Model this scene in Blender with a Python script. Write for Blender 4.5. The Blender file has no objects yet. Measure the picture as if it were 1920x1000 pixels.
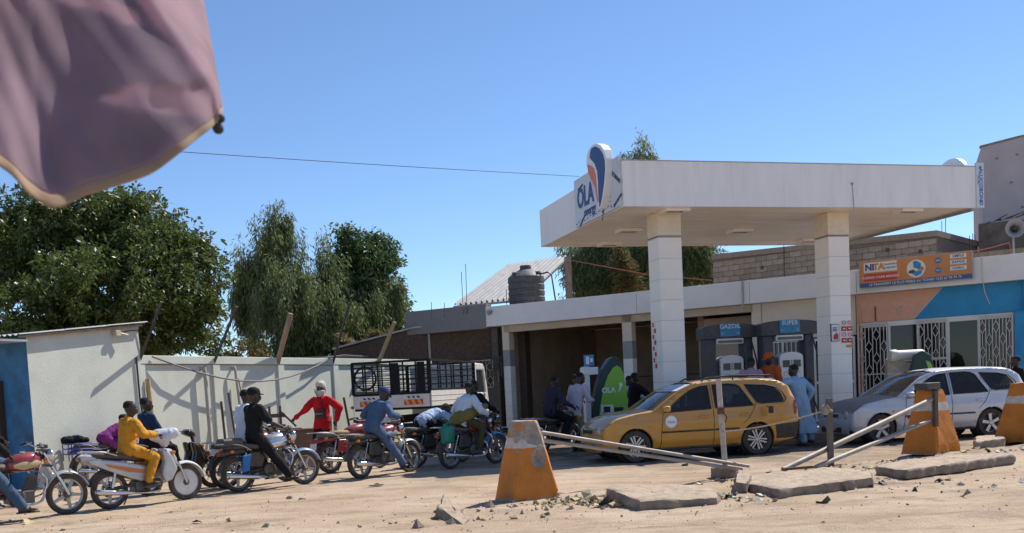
import bpy, bmesh, math, random
import numpy as np
from mathutils import Vector, Matrix, Euler
from mathutils.geometry import tessellate_polygon
random.seed(7); RNG = np.random.default_rng(11)
R = math.radians
SC = bpy.context.scene
COL = SC.collection

# ------------------------------------------------------------------ camera
EYE = 1.5                      # eye height in metres
F_PX, PP = 1850.0, (960.0, 850.0)   # focal length and optical centre, in pixels of a 1920 x 1000 frame
ROLL = R(2.8); PITCH = -math.atan(120 / F_PX * math.cos(ROLL))
_f = Vector((0, math.cos(PITCH), math.sin(PITCH))); _u = Vector((0, -math.sin(PITCH), math.cos(PITCH))); _r = Vector((1, 0, 0))
C_R = _r * math.cos(ROLL) - _u * math.sin(ROLL); C_U = _u * math.cos(ROLL) + _r * math.sin(ROLL); C_F = _f
cam = bpy.data.cameras.new('camera'); cam_o = bpy.data.objects.new('camera', cam); COL.objects.link(cam_o)
cam_o.matrix_world = Matrix(((C_R.x, C_U.x, -C_F.x, 0), (C_R.y, C_U.y, -C_F.y, 0), (C_R.z, C_U.z, -C_F.z, EYE), (0, 0, 0, 1)))
cam.sensor_width = 36; cam.lens = 36 * F_PX / 1920
cam.shift_y = (PP[1] - 500) / 1920
cam.clip_start = 0.05; cam.clip_end = 3000
cam.dof.use_dof = True; cam.dof.focus_distance = 18.0; cam.dof.aperture_fstop = 34.7 / 6.0
SC.camera = cam_o

# ------------------------------------------------------------------ light
SUN_AZ, SUN_EL = R(47), R(50)         # azimuth clockwise from +Y (the view direction)
sun = bpy.data.lights.new('sun', 'SUN'); sun_o = bpy.data.objects.new('sun', sun); COL.objects.link(sun_o)
sdir = Vector((math.sin(SUN_AZ) * math.cos(SUN_EL), math.cos(SUN_AZ) * math.cos(SUN_EL), math.sin(SUN_EL)))
sun_o.rotation_euler = sdir.to_track_quat('Z', 'Y').to_euler(); sun_o.location = (20, 30, 40)
sun.energy = 4.8; sun.angle = R(0.53); sun.color = (1, 0.945, 0.86)
W = bpy.data.worlds.new('World'); SC.world = W; W.use_nodes = True
nt = W.node_tree; nt.nodes.clear()
sky = nt.nodes.new('ShaderNodeTexSky'); sky.sky_type = 'NISHITA'; sky.sun_disc = False
sky.sun_elevation = SUN_EL; sky.sun_rotation = SUN_AZ
sky.altitude = 1700; sky.air_density = 1.0; sky.dust_density = 0.0; sky.ozone_density = 5.6
bg = nt.nodes.new('ShaderNodeBackground'); bg.inputs[1].default_value = 0.128
wo = nt.nodes.new('ShaderNodeOutputWorld')
nt.links.new(sky.outputs[0], bg.inputs[0]); nt.links.new(bg.outputs[0], wo.inputs[0])
SC.view_settings.view_transform = 'Standard'; SC.view_settings.look = 'None'
SC.view_settings.exposure = 0.33; SC.view_settings.gamma = 1.0; SC.view_settings.use_curve_mapping = False
SC.render.engine = 'CYCLES'
try:
    SC.cycles.use_denoising = True
    SC.cycles.max_bounces = 6; SC.cycles.diffuse_bounces = 4; SC.cycles.glossy_bounces = 3; SC.cycles.transparent_max_bounces = 12
    SC.cycles.transmission_bounces = 4; SC.cycles.caustics_reflective = False; SC.cycles.caustics_refractive = False
except Exception: pass

# ------------------------------------------------------------------ survey helpers: where a sight line meets a known plane
def ray(x, y): return C_F + C_R * ((x - PP[0]) / F_PX) - C_U * ((y - PP[1]) / F_PX)
def at(x, y, z=0.0):
    d = ray(x, y); t = (z - EYE) / d.z; return Vector((0, 0, EYE)) + d * t
def aty(x, y, Y):
    d = ray(x, y); return Vector((0, 0, EYE)) + d * (Y / d.y)
def on_plane(x, y, o, n):
    d = ray(x, y); c = Vector((0, 0, EYE)); return c + d * ((Vector(o) - c).dot(n) / d.dot(n))

# ------------------------------------------------------------------ materials
MATS = {}
def mat(name, col, rough=0.6, metal=0.0, var=0.12, scale=6.0, bump=0.0, bscale=40.0, dust=0.0, dustcol=(0.42, 0.31, 0.21), spec=0.5, transl=0.0,
        isl=0.0, coat=0.0, stain=0.0, staincol=(0.10, 0.08, 0.06), stretch=None, foot=0.0, lie=(.45, .45)):
    """one procedural surface: base colour with noise variation, optional dust on upward faces, stains, bump"""
    if name in MATS: return MATS[name]
    m = bpy.data.materials.new(name); m.use_nodes = True; t = m.node_tree; N = t.nodes; L = t.links
    b = N['Principled BSDF']; b.inputs['Roughness'].default_value = rough; b.inputs['Metallic'].default_value = metal
    b.inputs['Specular IOR Level'].default_value = spec; b.inputs['Coat Weight'].default_value = coat
    tc = N.new('ShaderNodeTexCoord'); src = tc.outputs['Object']
    if stretch:
        mp = N.new('ShaderNodeMapping'); mp.inputs['Scale'].default_value = stretch; L.new(src, mp.inputs[0]); src = mp.outputs[0]
    def mixc(fac, a, bc):
        x = N.new('ShaderNodeMix'); x.data_type = 'RGBA'
        if hasattr(fac, 'is_linked'): L.new(fac, x.inputs[0])
        else: x.inputs[0].default_value = fac
        for i, v in ((6, a), (7, bc)):
            if hasattr(v, 'is_linked'): L.new(v, x.inputs[i])
            else: x.inputs[i].default_value = (*v, 1)
        return x.outputs[2]
    def noise(sc, det=5, ro=0.6):
        n = N.new('ShaderNodeTexNoise'); n.inputs['Scale'].default_value = sc; n.inputs['Detail'].default_value = det
        n.inputs['Roughness'].default_value = ro; L.new(src, n.inputs['Vector']); return n.outputs['Fac']
    def ramp(f, a, b_):
        r = N.new('ShaderNodeMapRange'); r.inputs[1].default_value = a; r.inputs[2].default_value = b_; r.clamp = True; L.new(f, r.inputs[0]); return r.outputs[0]
    c = tuple(col)
    lo = tuple(max(0, v * (1 - var)) for v in c); hi = tuple(min(1, v * (1 + var)) for v in c)
    out = mixc(ramp(noise(scale), 0.3, 0.7), lo, hi)
    if isl > 0:
        g = N.new('ShaderNodeNewGeometry')
        out = mixc(g.outputs['Random Per Island'], tuple(v * (1 - isl) for v in c), (c[0] * (1 + isl * 1.1), c[1] * (1 + isl), c[2] * (1 + isl * .6)))
    if stain > 0:
        s = N.new('ShaderNodeMath'); s.operation = 'MULTIPLY'; L.new(ramp(noise(scale * 0.7, 8, 0.7), 0.52, 0.72), s.inputs[0]); s.inputs[1].default_value = stain
        out = mixc(s.outputs[0], out, staincol)
    if foot > 0:      # mud splashed up from the ground
        sz = N.new('ShaderNodeSeparateXYZ'); L.new(tc.outputs['Object'], sz.inputs[0]); za = N.new('ShaderNodeMath'); za.operation = 'MULTIPLY_ADD'; L.new(noise(2.2, 7, .7), za.inputs[0]); za.inputs[1].default_value = 1.5; L.new(sz.outputs['Z'], za.inputs[2])
        zf = N.new('ShaderNodeMapRange'); L.new(za.outputs[0], zf.inputs[0]); zf.inputs[1].default_value = 1.25; zf.inputs[2].default_value = .6; zf.inputs[3].default_value = 0; zf.inputs[4].default_value = foot
        out = mixc(zf.outputs[0], out, (.36, .27, .18))
    if dust > 0:
        g2 = N.new('ShaderNodeNewGeometry'); sx = N.new('ShaderNodeSeparateXYZ'); L.new(g2.outputs['Normal'], sx.inputs[0])
        a = N.new('ShaderNodeMath'); a.operation = 'MULTIPLY_ADD'; L.new(sx.outputs['Z'], a.inputs[0]); a.inputs[1].default_value = lie[0]; a.inputs[2].default_value = lie[1]; a.use_clamp = True
        d = N.new('ShaderNodeMath'); d.operation = 'MULTIPLY'; L.new(a.outputs[0], d.inputs[0]); L.new(ramp(noise(scale * 1.7, 6), 0.25, 0.8), d.inputs[1])
        d2 = N.new('ShaderNodeMath'); d2.operation = 'MULTIPLY'; L.new(d.outputs[0], d2.inputs[0]); d2.inputs[1].default_value = dust * 1.6; d2.use_clamp = True
        out = mixc(d2.outputs[0], out, dustcol)
        rr = N.new('ShaderNodeMapRange'); L.new(d2.outputs[0], rr.inputs[0]); rr.inputs[3].default_value = rough; rr.inputs[4].default_value = 0.9
        L.new(rr.outputs[0], b.inputs['Roughness'])
    L.new(out, b.inputs['Base Color'])
    if bump > 0:
        bp = N.new('ShaderNodeBump'); bp.inputs['Strength'].default_value = bump; bp.inputs['Distance'].default_value = 0.02
        L.new(noise(bscale, 6, 0.65), bp.inputs['Height']); L.new(bp.outputs[0], b.inputs['Normal'])
    if transl > 0:
        tr = N.new('ShaderNodeBsdfTranslucent'); L.new(out, tr.inputs[0]); mx = N.new('ShaderNodeMixShader'); mx.inputs[0].default_value = transl
        L.new(b.outputs[0], mx.inputs[1]); L.new(tr.outputs[0], mx.inputs[2]); L.new(mx.outputs[0], N['Material Output'].inputs[0])
    MATS[name] = m; return m
def glass(name, tint=(0.5, 0.55, 0.55), mixf=0.75):
    if name in MATS: return MATS[name]
    m = bpy.data.materials.new(name); m.use_nodes = True; t = m.node_tree; N = t.nodes; L = t.links; N.clear()
    tr = N.new('ShaderNodeBsdfTransparent'); tr.inputs[0].default_value = (*tint, 1)
    gl = N.new('ShaderNodeBsdfGlossy'); gl.inputs['Roughness'].default_value = 0.04
    df = N.new('ShaderNodeBsdfDiffuse'); df.inputs[0].default_value = (0.30, 0.26, 0.2, 1)
    fr = N.new('ShaderNodeFresnel'); fr.inputs[0].default_value = 1.5
    m0 = N.new('ShaderNodeMixShader'); m0.inputs[0].default_value = 1 - mixf; L.new(tr.outputs[0], m0.inputs[1]); L.new(df.outputs[0], m0.inputs[2])
    m1 = N.new('ShaderNodeMixShader'); L.new(fr.outputs[0], m1.inputs[0]); L.new(m0.outputs[0], m1.inputs[1]); L.new(gl.outputs[0], m1.inputs[2])
    o = N.new('ShaderNodeOutputMaterial'); L.new(m1.outputs[0], o.inputs[0]); MATS[name] = m; return m

# ------------------------------------------------------------------ mesh building
class MB:
    """collects simple shapes into one mesh"""
    def __init__(s): s.v = []; s.f = []; s.m = []; s.mi = 0
    def add(s, vs, fs, M=None):
        o = len(s.v)
        s.v += [tuple(M @ Vector(p)) if M is not None else tuple(p) for p in vs]
        s.f += [tuple(i + o for i in f) for f in fs]; s.m += [s.mi] * len(fs); return s
    def box(s, c, d, M=None, rz=0, rot=None):
        x, y, z = d[0] / 2, d[1] / 2, d[2] / 2
        vs = [Vector((a, b, e)) for a in (-x, x) for b in (-y, y) for e in (-z, z)]
        q = (rot or Euler((0, 0, rz))).to_matrix()
        vs = [q @ v + Vector(c) for v in vs]
        return s.add(vs, [(0, 1, 3, 2), (4, 6, 7, 5), (0, 4, 5, 1), (2, 3, 7, 6), (0, 2, 6, 4), (1, 5, 7, 3)], M)
    def lohi(s, a, b, M=None): return s.box([(a[i] + b[i]) / 2 for i in range(3)], [b[i] - a[i] for i in range(3)], M)
    def tube(s, pts, r, n=8, caps=True, M=None):
        pts = [Vector(p) for p in pts]; k = len(pts); rs = r if hasattr(r, '__len__') else [r] * k
        vs = []; up = None
        for i, p in enumerate(pts):
            t = (pts[min(i + 1, k - 1)] - pts[max(i - 1, 0)]).normalized()
            if up is None: up = Vector((0, 0, 1)) if abs(t.z) < .9 else Vector((1, 0, 0))
            a = t.cross(up).normalized(); b = a.cross(t).normalized(); up = b
            vs += [p + (a * math.cos(2 * math.pi * j / n) + b * math.sin(2 * math.pi * j / n)) * rs[i] for j in range(n)]
        fs = [(i * n + j, i * n + (j + 1) % n, (i + 1) * n + (j + 1) % n, (i + 1) * n + j) for i in range(k - 1) for j in range(n)]
        if caps: fs += [tuple(range(n - 1, -1, -1)), tuple((k - 1) * n + j for j in range(n))]
        return s.add(vs, fs, M)
    def bar(s, a, b, w, h, M=None, up=(0, 0, 1)):
        a, b = Vector(a), Vector(b); t = (b - a).normalized(); u = Vector(up)
        if abs(t.dot(u)) > .95: u = Vector((1, 0, 0))
        x = t.cross(u).normalized() * w / 2; y = x.cross(t).normalized() * h / 2
        vs = [p + x * i + y * j for p in (a, b) for i, j in ((-1, -1), (1, -1), (1, 1), (-1, 1))]
        return s.add(vs, [(3, 2, 1, 0), (4, 5, 6, 7), (0, 1, 5, 4), (1, 2, 6, 5), (2, 3, 7, 6), (3, 0, 4, 7)], M)
    def rings(s, rings, caps=True, closed=True, M=None):
        n = len(rings[0]); k = len(rings); vs = [p for r in rings for p in r]
        fs = [(i * n + j, i * n + (j + 1) % n, (i + 1) * n + (j + 1) % n, (i + 1) * n + j) for i in range(k - 1) for j in range(n if closed else n - 1)]
        if caps and closed: fs += [tuple(range(n - 1, -1, -1)), tuple((k - 1) * n + j for j in range(n))]
        return s.add(vs, fs, M)
    def lathe(s, prof, n=24, axis='Y', c=(0, 0, 0), M=None, closed=False):
        """prof: (radius, offset along axis)"""
        k = len(prof); vs = []
        for r, o in prof:
            for j in range(n):
                a = 2 * math.pi * j / n; x, y = r * math.cos(a), r * math.sin(a)
                p = {'Y': (x, o, y), 'Z': (x, y, o), 'X': (o, x, y)}[axis]; vs.append((p[0] + c[0], p[1] + c[1], p[2] + c[2]))
        kk = k if closed else k - 1
        fs = [(i * n + j, ((i + 1) % k) * n + j, ((i + 1) % k) * n + (j + 1) % n, i * n + (j + 1) % n) for i in range(kk) for j in range(n)]
        if axis == 'Z': fs = [f[::-1] for f in fs]
        if not closed: fs += [tuple(range(n)), tuple((k - 1) * n + j for j in range(n - 1, -1, -1))]
        return s.add(vs, fs, M)
    def xloft(s, st, n=14, M=None):
        """st: (x, y, z, half width, half height, squareness) sections across x"""
        rs = []
        for x, y, z, w, h, e in st:
            rg = []
            for j in range(n):
                a = 2 * math.pi * j / n; ca, sa = math.cos(a), math.sin(a)
                rg.append((x, y + w * math.copysign(abs(ca) ** (2 / e), ca), z + h * math.copysign(abs(sa) ** (2 / e), sa)))
            rs.append(rg)
        return s.rings(rs, M=M)
    def prism(s, poly, y0, y1, M=None, axis='Y', holes=()):
        """polygon in (x, z) extruded along y (or along another axis)"""
        loops = [list(poly)] + [list(h) for h in holes]; flat = [p for l in loops for p in l]; n = len(flat)
        def P(p, o): return {'Y': (p[0], o, p[1]), 'Z': (p[0], p[1], o), 'X': (o, p[0], p[1])}[axis]
        tri = tessellate_polygon([[Vector((p[0], p[1], 0)) for p in l] for l in loops])
        vs = [P(p, y0) for p in flat] + [P(p, y1) for p in flat]; fs = []
        for a, b, c in tri: fs += [(a, b, c), (c + n, b + n, a + n)]
        o = 0
        for l in loops:
            k = len(l); fs += [(o + i, o + (i + 1) % k, o + (i + 1) % k + n, o + i + n) for i in range(k)]; o += k
        return s.add(vs, fs, M)
    def ball(s, c, r, n=12, M=None):
        rr = r if hasattr(r, '__len__') else (r, r, r); k = n // 2 + 1; vs = []; fs = []
        for i in range(k):
            th = math.pi * i / (k - 1)
            for j in range(n):
                ph = 2 * math.pi * j / n; vs.append((c[0] + rr[0] * math.sin(th) * math.cos(ph), c[1] + rr[1] * math.sin(th) * math.sin(ph), c[2] + rr[2] * math.cos(th)))
        for i in range(k - 1):
            for j in range(n): fs.append((i * n + j, (i + 1) * n + j, (i + 1) * n + (j + 1) % n, i * n + (j + 1) % n))
        return s.add(vs, fs, M)
    def mesh(s, name, mats, smooth=False, fix=True):
        me = bpy.data.meshes.new(name); me.from_pydata(s.v, [], s.f)
        mats = mats if isinstance(mats, (list, tuple)) else [mats]
        for x in mats: me.materials.append(x)
        if len(mats) > 1: me.polygons.foreach_set('material_index', s.m)
        if fix:
            bm = bmesh.new(); bm.from_mesh(me); bmesh.ops.remove_doubles(bm, verts=bm.verts, dist=1e-5); bmesh.ops.recalc_face_normals(bm, faces=bm.faces); bm.to_mesh(me); bm.free()
        if smooth:
            me.polygons.foreach_set('use_smooth', [True] * len(me.polygons))
            try: me.set_sharp_from_angle(angle=R(smooth if smooth is not True else 42))
            except Exception: pass
        me.update(); return me
    def build(s, name, mats, parent=None, smooth=False, bevel=0, fix=True):
        o = bpy.data.objects.new(name, s.mesh(name, mats, smooth, fix)); COL.objects.link(o)
        if parent is not None: o.parent = parent
        if bevel:
            b = o.modifiers.new('bevel', 'BEVEL'); b.width = bevel; b.segments = 2; b.limit_method = 'ANGLE'; b.angle_limit = R(40)
        return o
def tag(o, label=None, cat=None, group=None, kind=None):
    if label: o['label'] = label
    if cat: o['category'] = cat
    if group: o['group'] = group
    if kind: o['kind'] = kind
    return o
def thing(name, label, cat, loc=(0, 0, 0), rz=0.0, group=None, rot=None):
    o = bpy.data.objects.new(name, None); o.empty_display_size = .2; COL.objects.link(o); o.location = loc
    o.rotation_euler = rot if rot is not None else (0, 0, rz); return tag(o, label, cat, group, 'thing')
def copy_tree(o, parent=None):
    c = o.copy(); COL.objects.link(c); c.parent = parent
    for ch in list(o.children): copy_tree(ch, c)
    return c
def text_mb(txt, size, depth=0.006, M=None, mb=None, align='CENTER', bold=0.0):
    """letters as flat solids standing in the local XZ plane, facing -Y"""
    cu = bpy.data.curves.new('t', 'FONT'); cu.body = txt; cu.size = size; cu.extrude = depth; cu.align_x = align; cu.align_y = 'CENTER'; cu.resolution_u = 3; cu.offset = bold
    o = bpy.data.objects.new('t', cu); COL.objects.link(o); dg = bpy.context.evaluated_depsgraph_get(); dg.update()
    me = bpy.data.meshes.new_from_object(o.evaluated_get(dg))
    q = Matrix.Rotation(R(90), 4, 'X'); q = (M @ q) if M is not None else q
    mb = mb or MB(); mb.add([v.co[:] for v in me.vertices], [tuple(p.vertices) for p in me.polygons], q)
    bpy.data.objects.remove(o); bpy.data.curves.remove(cu); bpy.data.meshes.remove(me); return mb
_K = RNG.normal(size=(24, 3)); _K /= np.linalg.norm(_K, axis=1)[:, None]; _PH = RNG.uniform(0, 6.28, 24)
def wob(p, sc=1.0, seed=0):
    """smooth pseudo noise, about -1..1, for an array of points"""
    p = np.asarray(p, float) * sc; r = np.zeros(len(p)); a = 1.0; tot = 0
    for o in range(4):
        for k in range(5):
            i = (o * 5 + k + seed * 3) % 24; r += a * np.sin(p @ _K[i] * (1.9 ** o) * 2.2 + _PH[i] + seed * 1.7)
        tot += a * 2.2; a *= .55
    return r / tot
def roughen(o, amp, sc, seed=0, sub=0):
    """uneven the surface of a mesh object"""
    me = o.data
    if sub:
        bm = bmesh.new(); bm.from_mesh(me); bmesh.ops.triangulate(bm, faces=[f for f in bm.faces if len(f.verts) > 4])
        bmesh.ops.subdivide_edges(bm, edges=bm.edges, cuts=sub, use_grid_fill=True); bm.to_mesh(me); bm.free()
    n = len(me.vertices); co = np.empty(n * 3); me.vertices.foreach_get('co', co); co = co.reshape(-1, 3)
    nn = np.empty(n * 3); me.vertices.foreach_get('normal', nn); nn = nn.reshape(-1, 3)
    co = co + nn * (wob(co, sc, seed) * amp)[:, None]
    me.vertices.foreach_set('co', co.ravel()); me.update()
# ================================================================== the ground
def dense(a, b, n, far):
    m = np.linspace(a, b, n); k = np.geomspace(0.4, far, 16)
    return np.concatenate([a - k[::-1], m, b + k])
def ground_height(x, y):
    p = np.stack([x, y, np.zeros_like(x)], 1)
    z = 0.012 * wob(p, 0.9, 1) + 0.006 * wob(p, 4.0, 2) + 0.004 * wob(p * np.array([1, 2.5, 1]), 9.0, 4)
    # ruts left by tyres, running with the street
    d = (y - 9.6) - 0.28 * (x - 3.4)
    near = np.clip((13.5 - y) / 3.0, 0, 1)
    z += near * (0.035 * np.exp(-(d / 0.10) ** 2) - 0.03 * np.exp(-((d + 0.42) / 0.2) ** 2) + 0.02 * np.exp(-((d + 1.2) / 0.3) ** 2))
    # rubble and sand heaped along the broken median
    for cx, cy, rx, ry, h in ((5.9, 15.0, 1.3, 0.5, .10), (7.6, 16.2, .9, .5, .10), (0.9, 12.75, .8, .22, .05), (2.4, 12.4, .6, .3, .04), (4.6, 13.7, .7, .5, .05), (-0.3, 12.1, .9, .35, .05), (9.3, 17.2, 1.4, .5, .08)):
        g = np.exp(-(((x - cx) / rx) ** 2 + ((y - cy) / ry) ** 2)); z += h * g * (1 + .5 * wob(p, 5, 3))
    g = np.exp(-(((x + 2.9) / 1.2) ** 2 + ((y - 10.3) / .35) ** 2)); z -= 0.06 * g
    return z
gx = dense(-13, 14, 330, 900); gy = dense(7.5, 24, 260, 1500)
X, Y = np.meshgrid(gx, gy); xs, ys = X.ravel(), Y.ravel(); zs = ground_height(xs, ys)
zs = np.where((np.abs(xs) > 18) | (ys > 30) | (ys < 5), 0, zs)
nx, ny = len(gx), len(gy); idx = np.arange(nx * ny).reshape(ny, nx)
fq = np.stack([idx[:-1, :-1], idx[:-1, 1:], idx[1:, 1:], idx[1:, :-1]], -1).reshape(-1, 4)
me = bpy.data.meshes.new('ground'); me.from_pydata(np.stack([xs, ys, zs], 1).tolist(), [], fq.tolist())
me.polygons.foreach_set('use_smooth', [True] * len(me.polygons))
ground = bpy.data.objects.new('ground', me); COL.objects.link(ground); tag(ground, 'dusty sand covered street and forecourt with tyre ruts', None, None, 'structure')
def ground_material():
    m = bpy.data.materials.new('sand'); m.use_nodes = True; N = m.node_tree.nodes; L = m.node_tree.links; b = N['Principled BSDF']
    b.inputs['Roughness'].default_value = 0.95; b.inputs['Specular IOR Level'].default_value = 0.15
    tc = N.new('ShaderNodeTexCoord'); mp = N.new('ShaderNodeMapping'); L.new(tc.outputs['Object'], mp.inputs[0]); mp.inputs['Rotation'].default_value = (0, 0, R(-16)); mp.inputs['Scale'].default_value = (0.35, 1, 1)
    def nz(s, det, src, ro=.6):
        n = N.new('ShaderNodeTexNoise'); n.inputs['Scale'].default_value = s; n.inputs['Detail'].default_value = det; n.inputs['Roughness'].default_value = ro; L.new(src, n.inputs['Vector']); return n.outputs['Fac']
    def rp(f, a, c, lo=0, hi=1):
        r = N.new('ShaderNodeMapRange'); r.inputs[1].default_value = a; r.inputs[2].default_value = c; r.inputs[3].default_value = lo; r.inputs[4].default_value = hi; L.new(f, r.inputs[0]); return r.outputs[0]
    def mx(f, a, c):
        x = N.new('ShaderNodeMix'); x.data_type = 'RGBA'; L.new(f, x.inputs[0])
        for i, v in ((6, a), (7, c)):
            if hasattr(v, 'is_linked'): L.new(v, x.inputs[i])
            else: x.inputs[i].default_value = (*v, 1)
        return x.outputs[2]
    o = tc.outputs['Object']
    c = mx(rp(nz(0.5, 6, o), .35, .65), (0.43, 0.318, 0.212), (0.54, 0.42, 0.305))
    c = mx(rp(nz(2.2, 8, mp.outputs[0], .7), .48, .66, 0, .8), c, (0.29, 0.21, 0.145))      # darker swept streaks
    c = mx(rp(nz(1.1, 8, o, .75), .54, .66, 0, .75), c, (0.25, 0.18, 0.125)); c = mx(rp(nz(.33, 7, mp.outputs[0], .7), .55, .68, 0, .6), c, (0.30, 0.225, 0.16))                       # damp and oily patches
    c = mx(rp(nz(30, 3, o), .62, .7, 0, .5), c, (0.20, 0.15, 0.11))                             # grit
    c = mx(rp(nz(55, 2, o), .66, .72, 0, .6), c, (0.62, 0.52, 0.42))
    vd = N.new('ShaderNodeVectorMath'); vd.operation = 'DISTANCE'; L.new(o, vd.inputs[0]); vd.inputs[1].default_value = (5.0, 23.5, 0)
    dark_f = N.new('ShaderNodeMath'); dark_f.operation = 'MULTIPLY'; L.new(rp(vd.outputs['Value'], 7.5, 4.5), dark_f.inputs[0]); L.new(rp(nz(.9, 7, o, .7), .38, .58, .15, .85), dark_f.inputs[1]); c = mx(dark_f.outputs[0], c, (.075, .065, .055))   # patchy darker ground around the pumps
    L.new(c, b.inputs['Base Color'])
    bp = N.new('ShaderNodeBump'); bp.inputs['Strength'].default_value = .7; bp.inputs['Distance'].default_value = .03
    ad = N.new('ShaderNodeMath'); L.new(nz(9, 8, o, .7), ad.inputs[0]); L.new(nz(45, 4, o), ad.inputs[1]); L.new(ad.outputs[0], bp.inputs['Height']); L.new(bp.outputs[0], b.inputs['Normal'])
    return m
me.materials.append(ground_material())

# ================================================================== shared surfaces
M_WALL = mat('grey_render', (0.585, 0.60, 0.525), .9, var=.06, scale=1.6, bump=.25, bscale=22, stain=.30, staincol=(0.40, 0.36, 0.30), foot=.6)
M_WHITE = mat('white_paint', (0.70, 0.69, 0.67), .7, var=.06, scale=2.2, bump=.1, bscale=30, stain=.25, staincol=(.45, .40, .35))
M_FASC = mat('canopy_white', (0.83, 0.81, 0.79), .45, var=.05, scale=1.2, stain=.30, staincol=(.5, .47, .44), stretch=(3, 3, .5))
M_BEIGE = mat('beige_paint', (0.45, 0.37, 0.29), .85, var=.1, scale=1.5, bump=.15, stain=.3, staincol=(.2, .16, .12))
M_CREAM = mat('cream_paint', (0.60, 0.53, 0.44), .8, var=.07, scale=1.5, bump=.1, stain=.2, staincol=(.35, .28, .2))
M_DARK = mat('dark_metal', (0.035, 0.035, 0.04), .5, .4, dust=.35)
M_STEEL = mat('grey_steel', (0.33, 0.33, 0.33), .45, .8, dust=.3, var=.2)
M_RUST = mat('rusty_iron', (0.16, 0.085, 0.05), .85, .3, var=.35, scale=14, bump=.3)
M_CONC = mat('concrete', (0.27, 0.21, 0.16), .95, var=.28, scale=5, bump=.9, bscale=24, stain=.45, staincol=(.15, .11, .08), dust=1.0, dustcol=(.47, .36, .255), lie=(1.6, -.62))
M_GALV = mat('galvanised_sheet', (0.42, 0.42, 0.43), .55, .3, var=.1, scale=3, stain=.25, staincol=(.33, .24, .17))
M_CABLE = mat('black_cable', (0.03, 0.03, 0.035), .6)
M_WOOD = mat('weathered_wood', (0.33, 0.22, 0.13), .85, var=.3, scale=5, bump=.3, stretch=(1, 1, .15))
M_BLACK = mat('black_rubber', (0.018, 0.018, 0.018), .75, dust=.25)
M_BLOCKS = [mat('cement_block_%d' % i, c, .95, var=.16, scale=6, bump=.5, bscale=30) for i, c in enumerate(((.34, .265, .195), (.29, .225, .165), (.38, .30, .225)))]
M_MORTAR = mat('mortar', (0.22, 0.18, 0.145), .95, bump=.4)

# ================================================================== grey compound wall on the left
WO, WAZ = Vector((-8.08, 22.2, 0)), R(24)
wall = thing('compound_wall', 'grey rendered compound wall with recessed panels behind the motorcycles', 'wall', WO, R(90) - WAZ)   # local x runs along the wall, local -y faces the street
WN = Vector((math.cos(WAZ), -math.sin(WAZ), 0))
wm = wall.matrix_basis.copy()
def W3(s, out, z): return WO + Vector((math.sin(WAZ), math.cos(WAZ), 0)) * s + WN * out + Vector((0, 0, z))
MB().lohi((-.3, 0, 0), (13.3, .2, 2.44)).build('wall_face', M_WALL, wall)
MB().lohi((-.3, -.055, 2.46), (13.3, .22, 2.65)).build('coping_beam', M_WALL, wall, bevel=.012)
for s in (-.22, 2.26, 4.82, 7.42, 10.0, 12.6):
    MB().lohi((s - .13, -.05, 0), (s + .13, .0, 2.455)).build('pilaster', M_WALL, wall, bevel=.012)
    MB().lohi((s - .14, -.06, 2.47), (s + .14, -.056, 2.60)).build('pilaster_head', M_WALL, wall)
# peeled white patches on the beam
for s in (4.55, 4.78): MB().prism([(0, 0), (.10, .01), (.07, .1), (.09, .17), (.02, .15)], -.058, -.056, Matrix.Translation((s, 0, 2.47))).build('bare_patch', M_WHITE, wall)

# ------------------------------------------------ the shed at the left end, same line, taller
shed = thing('roadside_shed', 'tall grey shed with a blue end wall and tin roof at the left edge', 'shed', WO, R(90) - WAZ)
MB().prism([(-3.2, 0), (-.26, 0), (-.26, 3.32), (-3.2, 3.0)], -.10, .12).build('side_wall', M_WALL, shed)
M_BLUEW = mat('blue_wall_paint', (0.035, 0.15, 0.30), .8, var=.3, scale=2.5, bump=.2, stain=.8, staincol=(.045, .05, .06))
MB().lohi((-3.205, -.095, 0), (-3.0, 3.6, 2.98)).build('end_wall', M_BLUEW, shed)
MB().lohi((-3.30, .62, 0), (-3.21, 1.6, 2.15)).build('door', mat('dark_brown_door', (.05, .03, .022), .8), shed)
for k in range(5): MB().lohi((-3.325, .64 + k * .19, .03), (-3.302, .815 + k * .19, 2.12)).build('door_board', mat('dark_brown_door', (.05, .03, .022), .8), shed)
def corrugated(name, L_, Wd, parent, loc, rot, pitch=.15, amp=.02, m=M_GALV):
    """sheet L_ along x (down the slope) and Wd along y with ridges across y"""
    n = int(Wd / pitch * 6); vs = []; 
    for i in range(n + 1):
        y = Wd * i / n; z = amp * math.sin(2 * math.pi * y / pitch)
        vs += [(0, y, z), (L_, y, z), (0, y, z - .003), (L_, y, z - .003)]
    fs = []
    for i in range(n):
        a = i * 4; b = a + 4; fs += [(a, a + 1, b + 1, b), (a + 2, b + 2, b + 3, a + 3), (a, b, b + 2, a + 2), (a + 1, a + 3, b + 3, b + 1)]
    o = MB().add(vs, fs).build(name, m, parent, smooth=60); o.location = loc; o.rotation_euler = rot; return o
sl = math.atan2(.32, 2.94)
for k in range(3): corrugated('roof_sheet', 1.16, 3.5, shed, (-3.45 + k * 1.1 * math.cos(sl), -.24, 3.0 + .03 + (k * 1.1 - .25) * math.sin(sl) + k * .006), (0, -sl, 0))
MB().bar((-3.4, -.18, 2.955), (-.24, -.18, 3.3), .05, .035).build('eaves_batten', M_WOOD, shed)
MB().lohi((-4.3, -.30, 2.86), (-3.33, .9, 2.90)).build('door_hood', M_GALV, shed)
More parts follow.
